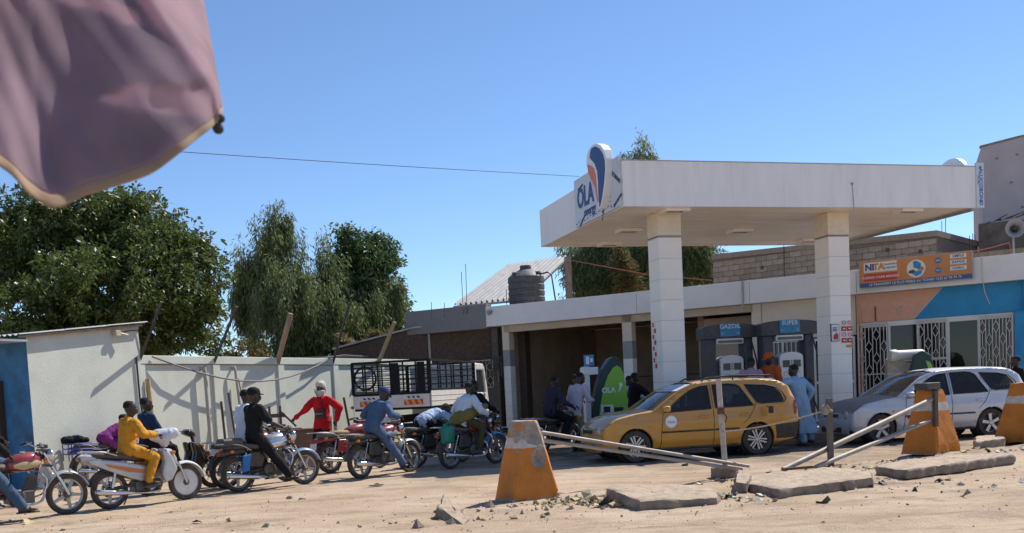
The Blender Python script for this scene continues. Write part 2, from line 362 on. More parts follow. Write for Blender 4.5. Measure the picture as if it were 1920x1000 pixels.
for p0, p1 in (((-.95, -.14, 3.12), (-.95, -.26, 3.12)),):
    MB().box((-.98, -.18, 3.10), (.14, .12, .12)).tube([(-.90, -.2, 3.10), (-.72, -.24, 3.06)], .03, 8).build('floodlight', mat('yellowed_plastic', (.55, .47, .30), .5), shed, bevel=.01)
lw = MB().tube([(-.90, -.14, 3.10), (-.6, -.14, 3.17), (-.3, -.13, 3.2), (-.27, -.12, 2.9), (-.2, -.13, 2.66)], .012, 6).build('lamp_wire', M_CABLE, shed)
pl = tag(MB().bar(aty(-60, 712, 20.0), aty(47, 778, 19.6), .03, .10).build('plank', M_WOOD), 'pale wooden plank leaning against the blue end wall', 'plank')

# pipes and poles on the wall
def wall_pole(name, label, pts, r, m, cat='pole', group=None): return tag(MB().tube(pts, r, 10).build(name, m, smooth=True), label, cat, group)
M_PVC = mat('grey_pvc', (.36, .35, .32), .6, var=.12, dust=.2)
wall_pole('drain_pipe', 'grey drain pipe with elbow left of the dark iron stakes, on the compound wall', [W3(1.74, .02, 2.36), W3(1.74, .12, 2.38), W3(1.74, .13, 2.32), W3(1.78, .13, 0)], .045, M_PVC, 'pipe')
wall_pole('drain_pipe', 'thin grey drain pipe with elbow right of the dark iron stakes, on the compound wall', [W3(2.86, .02, 2.36), W3(2.86, .11, 2.38), W3(2.86, .12, 2.32), W3(3.06, .14, 0)], .036, M_PVC, 'pipe')
wall_pole('bamboo_pole', 'slim bamboo stick with an orange mark leaning on the compound wall', [W3(2.98, .10, 2.1), W3(3.28, .24, 0)], .02, mat('bamboo', (.38, .26, .12), .7, var=.3), 'pole')
wall_pole('yellow_pipe', 'short yellow grey pipe standing at the joint of shed and wall', [W3(-.12, .12, 2.12), W3(-.03, .14, 0)], .055, mat('yellow_pipe', (.45, .33, .15), .6, var=.3), 'pipe')
wall_pole('cable', 'dark cable hanging down the shed wall behind the boys', [W3(-.42, .13, 2.6), W3(-.40, .13, 1.7), W3(-.30, .13, .9), W3(-.22, .13, .1)], .02, M_CABLE, 'cable')
wall_pole('iron_stake', 'black iron stake with a ring standing before the compound wall', [W3(1.75, .55, 1.55), W3(1.78, .6, 0)], .03, M_DARK, 'stake')
wall_pole('iron_stake', 'tall leaning black iron stake against the compound wall', [W3(2.45, .2, 1.75), W3(2.32, .5, 0)], .028, M_DARK, 'stake')
wall_pole('iron_stake', 'black iron stake leaning behind the person in red', [W3(7.5, .2, 1.5), W3(7.7, .3, 0)], .035, M_DARK, 'stake')
LABP = ['dark slanted pole standing over the shed corner, leaning towards the street', 'thin dark slanted pole between the two left trees on the wall', 'thick brown wooden post slanting over the middle of the wall', 'dark slanted pole before the weeping tree, right of the thick post', 'tan wooden post slanting over the wall beside the brick building']
for (x0, y0, x1, y1, s, rr, mm), lb in zip(((303, 566, 257, 660, -.25, .035, M_DARK), (444, 575, 398, 668, 2.2, .035, M_DARK), (545, 588, 518, 667, 4.7, .07, M_WOOD), (655, 568, 622, 668, 7.3, .035, M_DARK), (740, 604, 706, 669, 9.8, .06, mat('tan_wood', (.36, .27, .15), .8, var=.25)))[:5], LABP):
    a = W3(s, .03, 2.50); d = ray(x0, y0); e_ = Vector((0, 0, EYE)) + d * ((a.y - .22) / d.y)   # top leans out over the street
    b_ = a + (a - e_).normalized() * .0
    wall_pole('slanted_post', lb, [e_, a.lerp(e_, .5), b_], rr, mm, 'post')
wire = [W3(.1, .10, 2.62)] + [W3(.1 + 6.9 * t, .16 + .1 * math.sin(math.pi * t), 2.62 - .62 * math.sin(math.pi * t) ** .9 + .03 * t) for t in (.1, .2, .3, .4, .5, .6, .7, .8, .9)] + [W3(7.1, .1, 2.66)]
wall_pole('cable', 'slack cable drooping along the front of the compound wall', wire, .022, mat('grey_cable', (.2, .19, .18), .7), 'cable')

# ================================================================== service building (long, facade turned to the left)
FO = Vector((-.3, 35.95, 0)); FE = Vector((14.5, -8.8, 0)).normalized(); FRZ = math.atan2(FE.y, FE.x)
sb = thing('service_building', 'long low white station building with open garage and barred kiosk', 'building', FO, FRZ)
FIN = Vector((-FE.y, FE.x, 0))
def F3(s, y, z): return FO + FE * s + FIN * y + Vector((0, 0, z))
M_GRAYP = mat('grey_dado', (.25, .25, .26), .7, var=.1)
M_FB = mat('fascia_paint', (.70, .69, .69), .75, var=.05, scale=1.3, stain=.25, staincol=(.42, .40, .4))
for a, b in ((-.3, 5.6), (5.61, 9.4), (9.41, 12.6), (12.61, 17.9)):
    MB().lohi((a, -.28, 3.79), (b, 0.1, 4.5)).build('fascia', M_FB, sb, bevel=.01)
MB().lohi((-.25, .11, 3.86), (17.9, 8, 4.12)).build('roof_slab', M_CONC, sb)
MB().lohi((.25, .0, 3.55), (9.4, .24, 3.785)).build('lintel', M_BEIGE, sb)
M_BROWN = mat('shaded_beige', (.34, .26, .19), .9, var=.15, scale=1.2, bump=.15, stain=.4, staincol=(.10, .075, .055))  # beige made darker in the colour to deepen the garage shade
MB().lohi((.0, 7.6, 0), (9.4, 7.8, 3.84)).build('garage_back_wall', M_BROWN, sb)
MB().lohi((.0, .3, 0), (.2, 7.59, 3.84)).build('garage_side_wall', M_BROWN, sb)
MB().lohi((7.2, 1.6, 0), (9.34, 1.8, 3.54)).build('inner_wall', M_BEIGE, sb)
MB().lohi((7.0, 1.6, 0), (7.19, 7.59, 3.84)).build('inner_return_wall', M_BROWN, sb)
MB().lohi((.22, 7.585, 1.75), (7, 7.6, 1.78)).build('wall_cable', M_CABLE, sb)
for s0, s1, y0 in ((.18, .46, .0), (4.92, 5.26, .0), (5.75, 6.05, .9)):
    MB().lohi((s0, y0, 0), (s1, y0 + .34, 1.0)).build('pier_base', M_WHITE, sb)
    MB().lohi((s0, y0, 1.0), (s1, y0 + .34, 2.33)).build('pier_tiles', M_WHITE, sb)
    MB().lohi((s0 - .003, y0 - .003, 2.331), (s1 + .003, y0 + .343, 2.92)).build('pier_dado', M_GRAYP, sb)
    MB().lohi((s0, y0, 2.921), (s1, y0 + .34, 3.785 if y0 < .1 else 3.85)).build('pier_top', M_CREAM, sb)
    for z in (.45, .9, 1.4, 1.87): MB().lohi((s0 - .004, y0 - .004, z), (s1 + .004, y0 + .34, z + .006)).build('tile_joint', M_GRAYP, sb)
# shop front between garage and kiosk
MB().lohi((9.36, .0, 0), (9.66, .3, 3.785)).build('pier', M_CREAM, sb)
MB().lohi((9.67, .05, 2.62), (12.5, .25, 3.785)).build('upper_wall', M_CREAM, sb)
MB().lohi((9.67, .05, 0), (10.9, .25, 1.0)).build('sill_wall', M_CREAM, sb)
MB().lohi((10.9, .05, 0), (11.2, .25, 2.61)).build('wall_pier', M_CREAM, sb)
M_GLASSD = glass('shop_glass', (.16, .17, .18), .97)
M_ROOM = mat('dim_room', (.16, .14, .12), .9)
for a, b, z0, z1, nm in ((9.7, 10.88, 1.02, 2.6, 'window'), (11.22, 12.45, .05, 2.58, 'door')):
    w_ = MB()
    for q in ((a, b, z0, z0 + .07), (a, b, z1 - .07, z1), (a, a + .07, z0 + .07, z1 - .07), (b - .07, b, z0 + .07, z1 - .07)): w_.lohi((q[0], .06, q[2]), (q[1], .14, q[3]))
    w_.lohi(((a + b) / 2 - .03, .07, z0 + .07), ((a + b) / 2 + .03, .13, z1 - .07))
    w_ = w_.build(nm, M_WHITE, sb); MB().lohi((a + .07, .095, z0 + .07), (b - .07, .105, z1 - .07)).build('pane', M_GLASSD, w_)
MB().lohi((11.22, .052, 1.2), (12.45, .14, 1.28)).build('door_rail', M_WHITE, sb)
for k in range(9):
    MB().lohi((9.76 + k * .135, .0, 1.05), (9.775 + k * .135, .015, 2.58)).build('window_bar', M_WHITE, sb)
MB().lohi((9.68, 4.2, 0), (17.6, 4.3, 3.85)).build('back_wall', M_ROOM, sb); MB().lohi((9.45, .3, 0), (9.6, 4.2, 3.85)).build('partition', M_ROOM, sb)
# kiosk
M_SALM = mat('salmon_paint', (.62, .33, .23), .8, var=.06, bump=.1, stain=.4, staincol=(.42, .30, .24), foot=.3)
M_BLUEP = mat('azure_paint', (.025, .24, .47), .75, var=.14, scale=2, bump=.2, stain=.35, staincol=(.07, .24, .38))
M_REDP = mat('red_paint', (.42, .03, .03), .6, var=.2, dust=.3)
MB().prism([(12.53, 2.95), (14.11, 2.95), (14.89, 3.785), (12.53, 3.785)], .0, .25).build('salmon_wall', M_SALM, sb)
MB().prism([(14.13, 2.95), (17.9, 2.95), (17.9, 3.785), (14.91, 3.785)], .0, .25).build('blue_wall', M_BLUEP, sb)
MB().bar((14.12, -.004, 2.95), (14.90, -.004, 3.785), .012, .03, up=(0, 1, 0)).build('painted_edge', M_WHITE, sb)
MB().lohi((16.72, -.12, 0), (17.9, .25, 2.945)).build('blue_pier', M_BLUEP, sb)
MB().lohi((16.95, -.125, 2.96), (17.9, -.005, 3.78)).build('blue_pier_head', M_BLUEP, sb)
MB().lohi((12.53, .0, 0), (12.60, .25, 2.945)).build('salmon_jamb', M_SALM, sb)
MB().lohi((12.61, .02, 0), (16.71, .25, .8)).build('red_plinth', M_REDP, sb)
MB().tube([(12.62, -.02, 3.7), (12.66, -.04, 2.6), (12.66, -.04, 1)], .025, 8).build('conduit', M_SALM, sb)
o = MB().lathe([(.075, 0), (.075, .02), (.055, .03), (.055, 0)], 16, 'Y', (13.75, -.03, 3.3)).build('vent_ring', M_CREAM, sb)
for s in (13.05,): MB().lohi((s, -.03, 2.98), (s + .03, 0, 3.4)).build('rusty_bracket', M_RUST, sb)
hf = MB()
hf.lohi((12.62, .0, 2.8), (16.7, .1, 2.94)).lohi((12.62, .0, .8), (16.7, .1, .88))
for s in (12.62, 13.40, 14.19, 14.99, 15.78, 16.63): hf.lohi((s, .01, .88), (s + .07, .09, 2.8))
hf = hf.build('shop_front_frame', M_WHITE, sb)
for a, b in ((13.47, 14.19), (15.06, 15.78), (12.69, 13.4), (14.26, 14.99), (15.85, 16.63)):
    MB().lohi((a, .045, .88), (b, .055, 2.8)).build('pane', M_GLASSD, hf)
for a, b in ((13.47, 14.19), (14.26, 14.99)): MB().lohi((a, .03, 1.75), (b, .07, 1.82)).build('transom', M_WHITE, hf)
M_GRIL = mat('cream_grille_paint', (.62, .57, .52), .6, var=.12, dust=.15)
barm = {}
def grille(s0, s1, z0, z1, cols, y, parent, m, name='grille', rows=3, r=.011):
    g = MB(); 
    for q in ((s0, s1, z0, z0 + .03), (s0, s1, z1 - .03, z1), (s0, s0 + .03, z0, z1), (s1 - .03, s1, z0, z1)): g.lohi((q[0], y - .015, q[2]), (q[1], y + .015, q[3]))
    g = g.build(name, m, parent)
    w = (s1 - s0) / cols
    for c in range(cols + 1):
        x = s0 + c * w
        if 0 < c < cols: MB().bar((x, y, z0), (x, y, z1), .02, .02).build('bar', m, g)
    for c in range(cols):
        x = s0 + (c + .5) * w; n = rows if c % 2 == 0 else rows - 1; h = (z1 - z0)
        off = h / (rows + .0); zc = [z0 + off * (i + .5) for i in range(rows)] if c % 2 == 0 else [z0 + off * (i + 1) for i in range(rows - 1)]
        prev = z0
        for z in zc:
            d = MB(); a = [(x, y, z - .17), (x + w / 2, y, z), (x, y, z + .17), (x - w / 2, y, z)]
            for i in range(4): d.bar(a[i], a[(i + 1) % 4], .018, .018, up=(0, 1, 0))
            a = [(x, y, z - .10), (x + w / 4, y, z), (x, y, z + .10), (x - w / 4, y, z)]
            d.build('diamond', m, g); MB().bar((x, y, prev), (x, y, z - .17), .018, .018).build('bar', m, g); prev = z + .17
        MB().bar((x, y, prev), (x, y, z1), .018, .018).build('bar', m, g)
    return g
for a, b, c in ((12.56, 13.40, 4), (14.2, 15.0, 4), (15.83, 16.68, 5)): grille(a, b, .84, 2.92, c, -.06, sb, M_GRIL)
MB().bar((12.57, -.06, 1.42), (13.39, -.06, 1.42), .025, .025).build('grille_rail', M_GRIL, sb)

# grey beam over the yard gate, left of the garage
gb = thing('gate_portal', 'plain grey beam on thin posts over the yard gate behind the truck', 'gate', FO, FRZ)
MB().lohi((-3.98, -.22, 3.74), (-.31, .15, 4.62)).build('beam', mat('grey_beam', (.20, .195, .205), .8, var=.06), gb, bevel=.01)
for s in (-3.85, -3.1): MB().lohi((s, -.03, 0), (s + .1, .07, 3.74)).build('post', M_WHITE if s < -3.5 else M_STEEL, gb)
MB().lohi((-.28, .0, 0), (-.02, .22, 3.74)).build('gate_pier', M_DARK, gb)
gt = grille(-2.98, -.3, 1.6, 2.62, 9, .05, gb, M_STEEL, 'gate_grille', 2)
MB().lohi((-2.98, .03, 0), (-.3, .07, 1.58)).build('gate_sheet', M_DARK, gb)
grille(-.29, .16, 2.0, 2.7, 2, -.1, gb, M_DARK, 'side_grille', 2)

# ------------------------------------------------ mud brick building behind the wall, tin roof, far huts
MUD = mat('mud_brick', (.095, .066, .052), .95, var=.3, scale=8, bump=.6, bscale=18)
mbd = thing('brick_building', 'dark brown mud brick building with sloping roof edge behind the compound wall', 'building', Vector((-6.6, 38.5, 0)), R(-14))
MB().prism([(0, 0), (7.5, 0), (7.5, 4.05), (6.1, 4.15), (3.2, 3.95), (0, 3.35)], 0, 4).build('wall', MUD, mbd)
MB().prism([(-.1, 3.36), (3.2, 3.96), (6.1, 4.16), (7.5, 4.07), (7.5, 4.14), (6.1, 4.23), (3.2, 4.03), (-.1, 3.43)], -.2, 4.1).build('roof', M_STEEL, mbd)
for i in range(9):
    for k in range(22):
        s = .02 + k * .335 + (i % 2) * .16; 
        if s > 7.1: continue
        zt = 2.35 + i * .17
        lim = 3.3 + (min(s, 3.2) / 3.2) * .6
        if zt + .16 < lim: MB().lohi((s, -.012, zt), (s + .31, 0.0, zt + .145)).build('brick', MUD, mbd)
hut = thing('far_hut', 'low flat roofed mud hut showing above the wall below the weeping tree', 'building', Vector((-15.5, 44, 0)), R(-8))
MB().lohi((0, 0, 0), (8.6, 5, 3.15)).build('wall', mat('ochre_mud', (.33, .23, .13), .95, var=.2, bump=.4), hut)
MB().lohi((-.2, -.3, 3.16), (8.8, 5.2, 3.32)).build('roof', M_CONC, hut)
sh = thing('tin_shelter', 'white tin sheet roof showing just above the compound wall', 'shelter', Vector((-8.4, 36.5, 0)), R(-14))
corrugated('roof_sheet', 2.6, 3.6, sh, (0, 0, 2.85), (0, R(-4), 0))
for x in (.2, 2.4): MB().lohi((x, .3, 0), (x + .07, .37, 2.83)).build('post', M_WOOD, sh)

# corrugated canopy roof, tank and pipework on the garage roof
rp_ = thing('rooftop_shelter', 'white corrugated tin lean-to roof behind the water tank', 'shelter', F3(0, 0, 0), 0)
rc = [aty(852, 573, 40.5), aty(955, 497, 44.0), aty(1068, 482, 41.5), aty(985, 560, 38.0)]
A, B, C_, D = rc
nrow = 22
for k in range(5):
    t0, t1 = k / 5, (k + 1) / 5; vs = []; n = 26
    nrm = (B - A).cross(D - A).normalized()
    if nrm.z < 0: nrm = -nrm
    for i in range(n + 1):
        t = t0 + (t1 - t0) * i / n + (.004 if i == n else 0); w = nrm * (.09 * math.sin(2 * math.pi * t * 13) + k * .004)
        lo_, hi_ = A.lerp(D, t) + w, B.lerp(C_, t) + w; vs += [lo_, hi_, lo_ - nrm * .004, hi_ - nrm * .004]
    fs = []
    for i in range(n):
        a = i * 4; b = a + 4; fs += [(a, a + 1, b + 1, b), (a + 2, b + 2, b + 3, a + 3), (a, b, b + 2, a + 2), (a + 1, a + 3, b + 3, b + 1)]
    rp_m = MB().add([v - rp_.location for v in vs], fs).build('roof_sheet', mat('weathered_tin', (.36, .36, .365), .7, .2, var=.15, scale=3, stain=.3, staincol=(.18, .14, .11)), rp_, smooth=60)
def rod(a, b, w): return MB().bar(Vector(a) - rp_.location, Vector(b) - rp_.location, w, w)
q = aty(1064, 482, 39.5); rod(Vector((q.x, q.y, 4.1)), q, .26).build('concrete_post', M_CONC, rp_)
for pt in (A, D, B): rod(Vector((pt.x, pt.y, 3.9)), pt - Vector((0, 0, .04)), .1).build('post', M_STEEL, rp_)
rod(A - Vector((0, 0, .06)), D - Vector((0, 0, .06)), .08).build('purlin', M_STEEL, rp_)
tk = aty(988, 561, 36.6); tk.z = 4.12
TZ = 1.38
tank = thing('water_tank', 'black ribbed plastic water tank on the garage roof', 'tank', tk)
prof = [(.05, 1.30), (.2, 1.30), (.22, 1.25), (.30, 1.23), (.55, 1.13), (.66, 1.05)]
for i in range(6): z = 1.0 - i * .165; prof += [(.67, z), (.67, z - .1), (.65, z - .115), (.65, z - .15)]
prof += [(.66, .02), (.6, 0)]
M_TANK = mat('black_plastic', (.035, .035, .037), .45, dust=.5, dustcol=(.3, .27, .24))
MB().lathe([(r_, z * TZ) for r_, z in prof], 32, 'Z').build('body', M_TANK, tank, smooth=35)
MB().lathe([(.0, 1.37 * TZ), (.2, 1.36 * TZ), (.215, 1.30 * TZ)], 20, 'Z').build('lid', M_TANK, tank, smooth=35)
for a in (.6, 2.4, 3.9, 5.6): MB().box((.56 * math.cos(a), .56 * math.sin(a), 1.13 * TZ), (.16, .16, .1), rz=a).build('lug', M_TANK, tank, bevel=.02)
pp = [tk + Vector(v) for v in ((.45, -.3, 1.5), (.8, -.45, 1.55), (.92, -.5, 1.45), (1.05, -.6, .2), (1.05, -.6, 0))]
tag(MB().tube(pp, .03, 8).tube([tk + Vector((1.05, -.6, .22)), tk + Vector((1.55, -.9, .25))], .03, 8).build('tank_pipe', mat('green_pipe', (.03, .05, .055), .5), smooth=True), 'dark bent pipe beside the black water tank', 'pipe')
for i, (px, py, top) in enumerate(((868, 570, 510), (875, 570, 495), (950, 566, 542), (833, 577, 568), (808, 580, 567))):
    a = aty(px, py + 4, 36.3); b = aty(px - 3 + i, top, 36.3)
    tag(MB().tube([a - Vector((0, 0, .3)), b], .012, 5).build('rebar', M_RUST), ['thin rebar left of the water tank, the shorter one', 'tallest thin rebar left of the water tank', 'short dark rebar touching the foot of the water tank', 'short rebar above the grey gate beam, right one', 'short rebar above the grey gate beam, left one'][i], 'rebar')
# ================================================================== filling station canopy
KO = Vector((2.576, 20.81, 0)); KU = Vector((9.23, 2.65, 0)).normalized(); KRZ = math.atan2(KU.y, KU.x); KV = Vector((-KU.y, KU.x, 0))
def K3(s, v, z): return KO + KU * s + KV * v + Vector((0, 0, z))
ck = thing('station_canopy', 'large white flat canopy of the filling station on two tiled columns', 'canopy', KO, KRZ)
KL, KD, KB, KT = 8.83, 5.61, 5.18, 6.12
n = 7; w = KL / n
for k in range(n):
    MB().lohi((k * w + (.002 if k else 0), 0, KB), ((k + 1) * w - .0005, .05, KT)).build('fascia_panel', M_FASC, ck)
for k in range(4):
    d = (KD - .05) / 4
    MB().lohi((0, .052 + k * d, KB), (.05, .05 + (k + 1) * d - .002, KT)).build('fascia_panel', M_FASC, ck)
    MB().lohi((KL - .05, .052 + k * d, KB), (KL, .05 + (k + 1) * d - .002, KT)).build('fascia_panel', M_FASC, ck)
MB().lohi((.052, KD - .05, KB), (KL - .052, KD, KT)).build('fascia_panel', M_FASC, ck)
MB().lohi((.06, .06, KT - .12), (KL - .06, KD - .06, KT - .08)).build('roof_deck', M_GALV, ck)
MB().lohi((-.01, -.012, KT + .001), (KL + .01, .06, KT + .02)).build('edge_trim', M_GALV, ck)
MB().lohi((KL - .07, .07, KB - .06), (KL + .005, KD, KB - .004)).build('drip_edge', M_STEEL, ck)
M_SOF = mat('soffit_sheet', (.90, .84, .76), .35, var=.06, scale=1.0, stain=.3, staincol=(.34, .24, .15), stretch=(.5, 2, 1))
for k in range(12):      # ceiling strips of thin sheet, buckled between their joints
    y0, y1 = .06 + k * (KD - .12) / 12, .06 + (k + 1) * (KD - .12) / 12; nx_ = 48
    gx_, gt = np.meshgrid(.06 + (KL - .12) * np.arange(nx_ + 1) / nx_, np.arange(5) / 4, indexing='ij'); gx_, gt = gx_.ravel(), gt.ravel(); gy_ = y0 + (y1 - y0 - .004) * gt; one = np.ones_like(gx_)
    gz_ = KB + .03 - .02 * np.sin(np.pi * gt) * (wob(np.stack([gx_, gy_ * .4, one * k], 1), 1.1, 2) + .4) - .014 * wob(np.stack([gx_ * .6, gy_, one * 0], 1), 1.3, 5)
    g = list(zip(gx_.tolist(), gy_.tolist(), gz_.tolist()))
    MB().add(g, [(i * 5 + j, i * 5 + j + 1, (i + 1) * 5 + j + 1, (i + 1) * 5 + j) for i in range(nx_) for j in range(4)]).build('ceiling_sheet', M_SOF, ck, smooth=True)
M_LAMPG = mat('lamp_glass', (.12, .11, .10), .25)
for s, v in ((1.34, .39), (4.44, 3.12), (1.74, 5.15), (7.23, .36), (7.43, 4.74), (1.38, 3.0)):
    l = MB()
    for q in ((s - .28, s + .28, v - .2, v - .14), (s - .28, s + .28, v + .14, v + .2), (s - .28, s - .22, v - .14, v + .14), (s + .22, s + .28, v - .14, v + .14)): l.lohi((q[0], q[2], KB - .05), (q[1], q[3], KB + .02))
    l = l.build('ceiling_lamp', M_FASC, ck); MB().lohi((s - .22, v - .14, KB - .03), (s + .22, v + .14, KB + .01)).build('lamp_glass', M_LAMPG, l)
# columns: plastered head, tiled shaft
M_TILE = mat('white_wall_tile', (.86, .80, .72), .35, var=.05, scale=2, stain=.2, staincol=(.48, .42, .34))
M_COLH = mat('column_plaster', (.72, .62, .49), .7, var=.07, stain=.2, staincol=(.4, .28, .18))
tile = MB().lohi((-.27, -.01, .004), (.27, 0, .446)).mesh('tile', M_TILE)
for ci, cs in enumerate((1.35, 5.61)):
    cv = .975; cm = MB().lohi((cs - .267, cv - .267, 0), (cs + .267, cv + .267, 4.67)).build('column_core', mat('tile_grout', (.46, .43, .39), .9), ck)
    MB().lohi((cs - .277, cv - .277, 4.685), (cs + .277, cv + .277, KB + .02)).build('column_head', M_COLH, ck)
    MB().lohi((cs - .28, cv - .28, 4.672), (cs + .28, cv + .28, 4.680)).build('rust_line', M_RUST, ck)
    for r_ in range(4):
        rot = r_ * math.pi / 2
        for k in range(10):
            o = bpy.data.objects.new('tile', tile); COL.objects.link(o); o.parent = ck
            o.matrix_local = Matrix.Translation((cs, cv, .14 + k * .45)) @ Matrix.Rotation(rot, 4, 'Z') @ Matrix.Translation((0, -.268, 0))
    MB().lohi((cs - .39, cv - .39, 0), (cs + .39, cv + .39, .13)).build('column_foot', M_CONC, ck, bevel=.02)
# bare aluminium sheet cladding at the left end with the emblem, the writing and the maker's marks printed on its film
M_ALU = mat('aluminium_film', (.60, .63, .66), .4, var=.06, scale=4); M_NAVY = mat('navy_print', (.012, .04, .17), .4, var=.05); M_ORNG = mat('orange_print', (.75, .16, .06), .4, var=.05)
M_PRINT = mat('blue_black_print', (.03, .05, .10), .6); M_WHITEP = mat('white_plastic', (.80, .80, .80), .4, var=.03)
sp = MB().lohi((-.055, .07, KB + .02), (-.003, .94, KT + .11)).build('cladding_sheet', M_ALU, ck); sp = MB().lohi((-.055, .95, KB + .02), (-.003, 2.78, KT + .16)).build('cladding_sheet', M_ALU, ck)
def lface(px, py, off=.06):
    p = on_plane(px, py, KO - KU * off, KU) - KO; return p.dot(KV), p.z
def lshape(name, pts, o0, o1, m, parent):
    q = [lface(1000 + x / 3.225, 250 + y / 3.225, o1) for x, y in pts]
    return MB().prism(q, -o1, -o0, axis='X').build(name, m, parent, bevel=.008 if o1 - o0 > .1 else 0)
OUT = [(320, 190), (322, 140), (335, 98), (356, 72), (380, 62), (404, 72), (424, 100), (437, 150), (440, 210), (436, 290), (424, 380), (408, 455), (396, 462), (386, 420), (372, 340), (340, 262)]
em = lshape('emblem', OUT, .02, .20, M_WHITEP, ck)
lshape('blue_swoosh', [(342, 120), (350, 92), (372, 80), (396, 92), (416, 122), (428, 165), (430, 220), (424, 300), (412, 390), (400, 446), (394, 400), (391, 300), (385, 230), (370, 185), (340, 150)], .20, .212, M_NAVY, em)
lshape('orange_swoosh', [(326, 190), (345, 196), (364, 214), (375, 260), (380, 330), (390, 420), (384, 400), (372, 330), (346, 275), (330, 235)], .20, .212, M_ORNG, em)
def ltext(name, txt, px, py, size, m, bold=.0, rotd=0, dep=.004, off=.06, shear=1.0):
    v, z = lface(px, py, off)
    M = Matrix.Translation((-off, v, z)) @ Matrix(((0, 1, 0, 0), (-1, 0, 0, 0), (0, 0, 1, 0), (0, 0, 0, 1))) @ Matrix.Rotation(R(rotd), 4, 'Y') @ Matrix.Diagonal((shear, 1, 1, 1))
    return text_mb(txt, size, dep, M, bold=bold).build(name, m, ck)
ltext('lettering', 'OLA', 1097, 369, .62, M_NAVY, .02, 0, shear=.85)
ltext('lettering', 'energy', 1106, 394, .27, M_NAVY, .006, 0)
for px, py, rd, s in ((1153, 331, 33, .11), (1158, 376, -22, .085), (1092, 415, -30, .07), (1132, 392, -62, .09), (1088, 352, -12, .06)): ltext('maker_print', 'ALUCOBOND', px, py, s, M_PRINT, .003, rd, shear=.9)
for k in range(14):
    v = 2.65 - k * .18; MB().lohi((-.058, v, 5.26 + (k % 3) * .02), (-.0552, v + .09, 5.28 + (k % 3) * .02)).build('print_mark', M_PRINT, ck)
for k in range(10): MB().lohi((-.058, .55 + (k % 2) * .02, 5.3 + k * .09), (-.0552, .60 + (k % 2) * .03, 5.315 + k * .09)).build('print_mark', M_PRINT, ck)
# right end: edge of the same cladding, and the top of the second emblem
MB().lohi((KL + .004, -.02, KB + .0), (KL + .22, .03, KT + .09)).build('cladding_sheet', M_ALU, ck)
M_BLP = mat('blue_print', (.02, .16, .45), .5)
text_mb('ALUCOBOND', .135, .003, Matrix.Translation((KL + .13, -.022, 5.66)) @ Matrix.Rotation(R(90), 4, 'Y'), bold=.003).build('maker_print', M_BLP, ck)
text_mb('composite', .05, .003, Matrix.Translation((KL + .06, -.022, 5.82)) @ Matrix.Rotation(R(90), 4, 'Y')).build('maker_print', M_BLP, ck)
for z in (5.3, 6.08): MB().lohi((KL + .09, -.024, z), (KL + .15, -.0205, z + .05)).build('print_mark', M_BLP, ck)
MB().lathe([(.01, 0), (.53, 0), (.55, .02), (.55, .13), (.53, .15), (.01, .15)], 40, 'X', (KL - .16, .65, 5.90)).build('emblem', M_WHITEP, ck, smooth=40)
MB().tube([(5.5, -.03, 5.7), (5.5, -.005, 5.7)], .025, 8).tube([(5.51, -.01, 5.68), (5.54, -.008, 5.1)], .006, 5).build('hook', M_STEEL, ck)
# notices on the columns
M_PAPER = mat('paper', (.72, .72, .72), .6, var=.05); M_REDS = mat('sign_red', (.50, .03, .04), .5)
nb = thing('notice_sheet', 'framed notice sheet on the right canopy column', 'notice', K3(5.61 - .18, .69, 2.44), KRZ)
MB().lohi((-.11, -.02, -.2), (.11, .012, .2)).build('frame', M_DARK, nb); MB().lohi((-.095, -.026, -.185), (.095, -.021, .185)).build('sheet', M_PAPER, nb)
for k in range(3): MB().lohi((-.07, -.029, .10 - k * .035), (.05, -.0265, .12 - k * .035)).build('print_line', M_PRINT, nb)
MB().prism([(-.06, -.16), (.07, -.16), (.08, -.05), (.03, .0), (-.05, -.06)], -.029, -.0265).build('print_picture', M_REDS, nb)
ns = thing('safety_pictograms', 'strip of red prohibition pictograms on the right canopy column', 'sign', K3(5.61 + .14, .69, 2.44), KRZ)
for i in range(2):
    for k in range(4):
        x, z = -.075 + i * .15, .22 - k * .135
        if k in (1, 3): MB().lohi((x - .06, -.014, z - .055), (x + .06, .012, z + .055)).build('plate', M_REDS, ns); MB().box((x, -.016, z), (.06, .004, .03)).build('symbol', M_PAPER, ns)
        else:
            MB().lohi((x - .06, -.012, z - .055), (x + .06, .012, z + .055)).build('plate', M_PAPER, ns)
            MB().lathe([(.05, -.016), (.05, -.0125), (.036, -.0125), (.036, -.016)], 16, 'Y', (x, 0, z), closed=True).build('ring', M_REDS, ns); MB().bar((x - .035, -.0145, z + .035), (x + .035, -.0145, z - .035), .003, .012, up=(0, 1, 0)).build('slash', M_REDS, ns)
MB().lohi((-.01, -.014, -.35), (.13, .012, -.29)).build('plate', mat('sign_yellow', (.55, .30, .05), .5), ns)
ns2 = thing('safety_pictograms', 'narrow faded red pictogram strip on the left canopy column', 'sign', K3(1.35 - .28, .975 + .1, 2.22), KRZ)
for i in range(2):
    for k in range(8): MB().lohi((-.012, -.07 + i * .085, .5 - k * .13), (.012, 0 + i * .085, .60 - k * .13)).build('plate', M_REDS if (k + i) % 2 else M_PAPER, ns2)

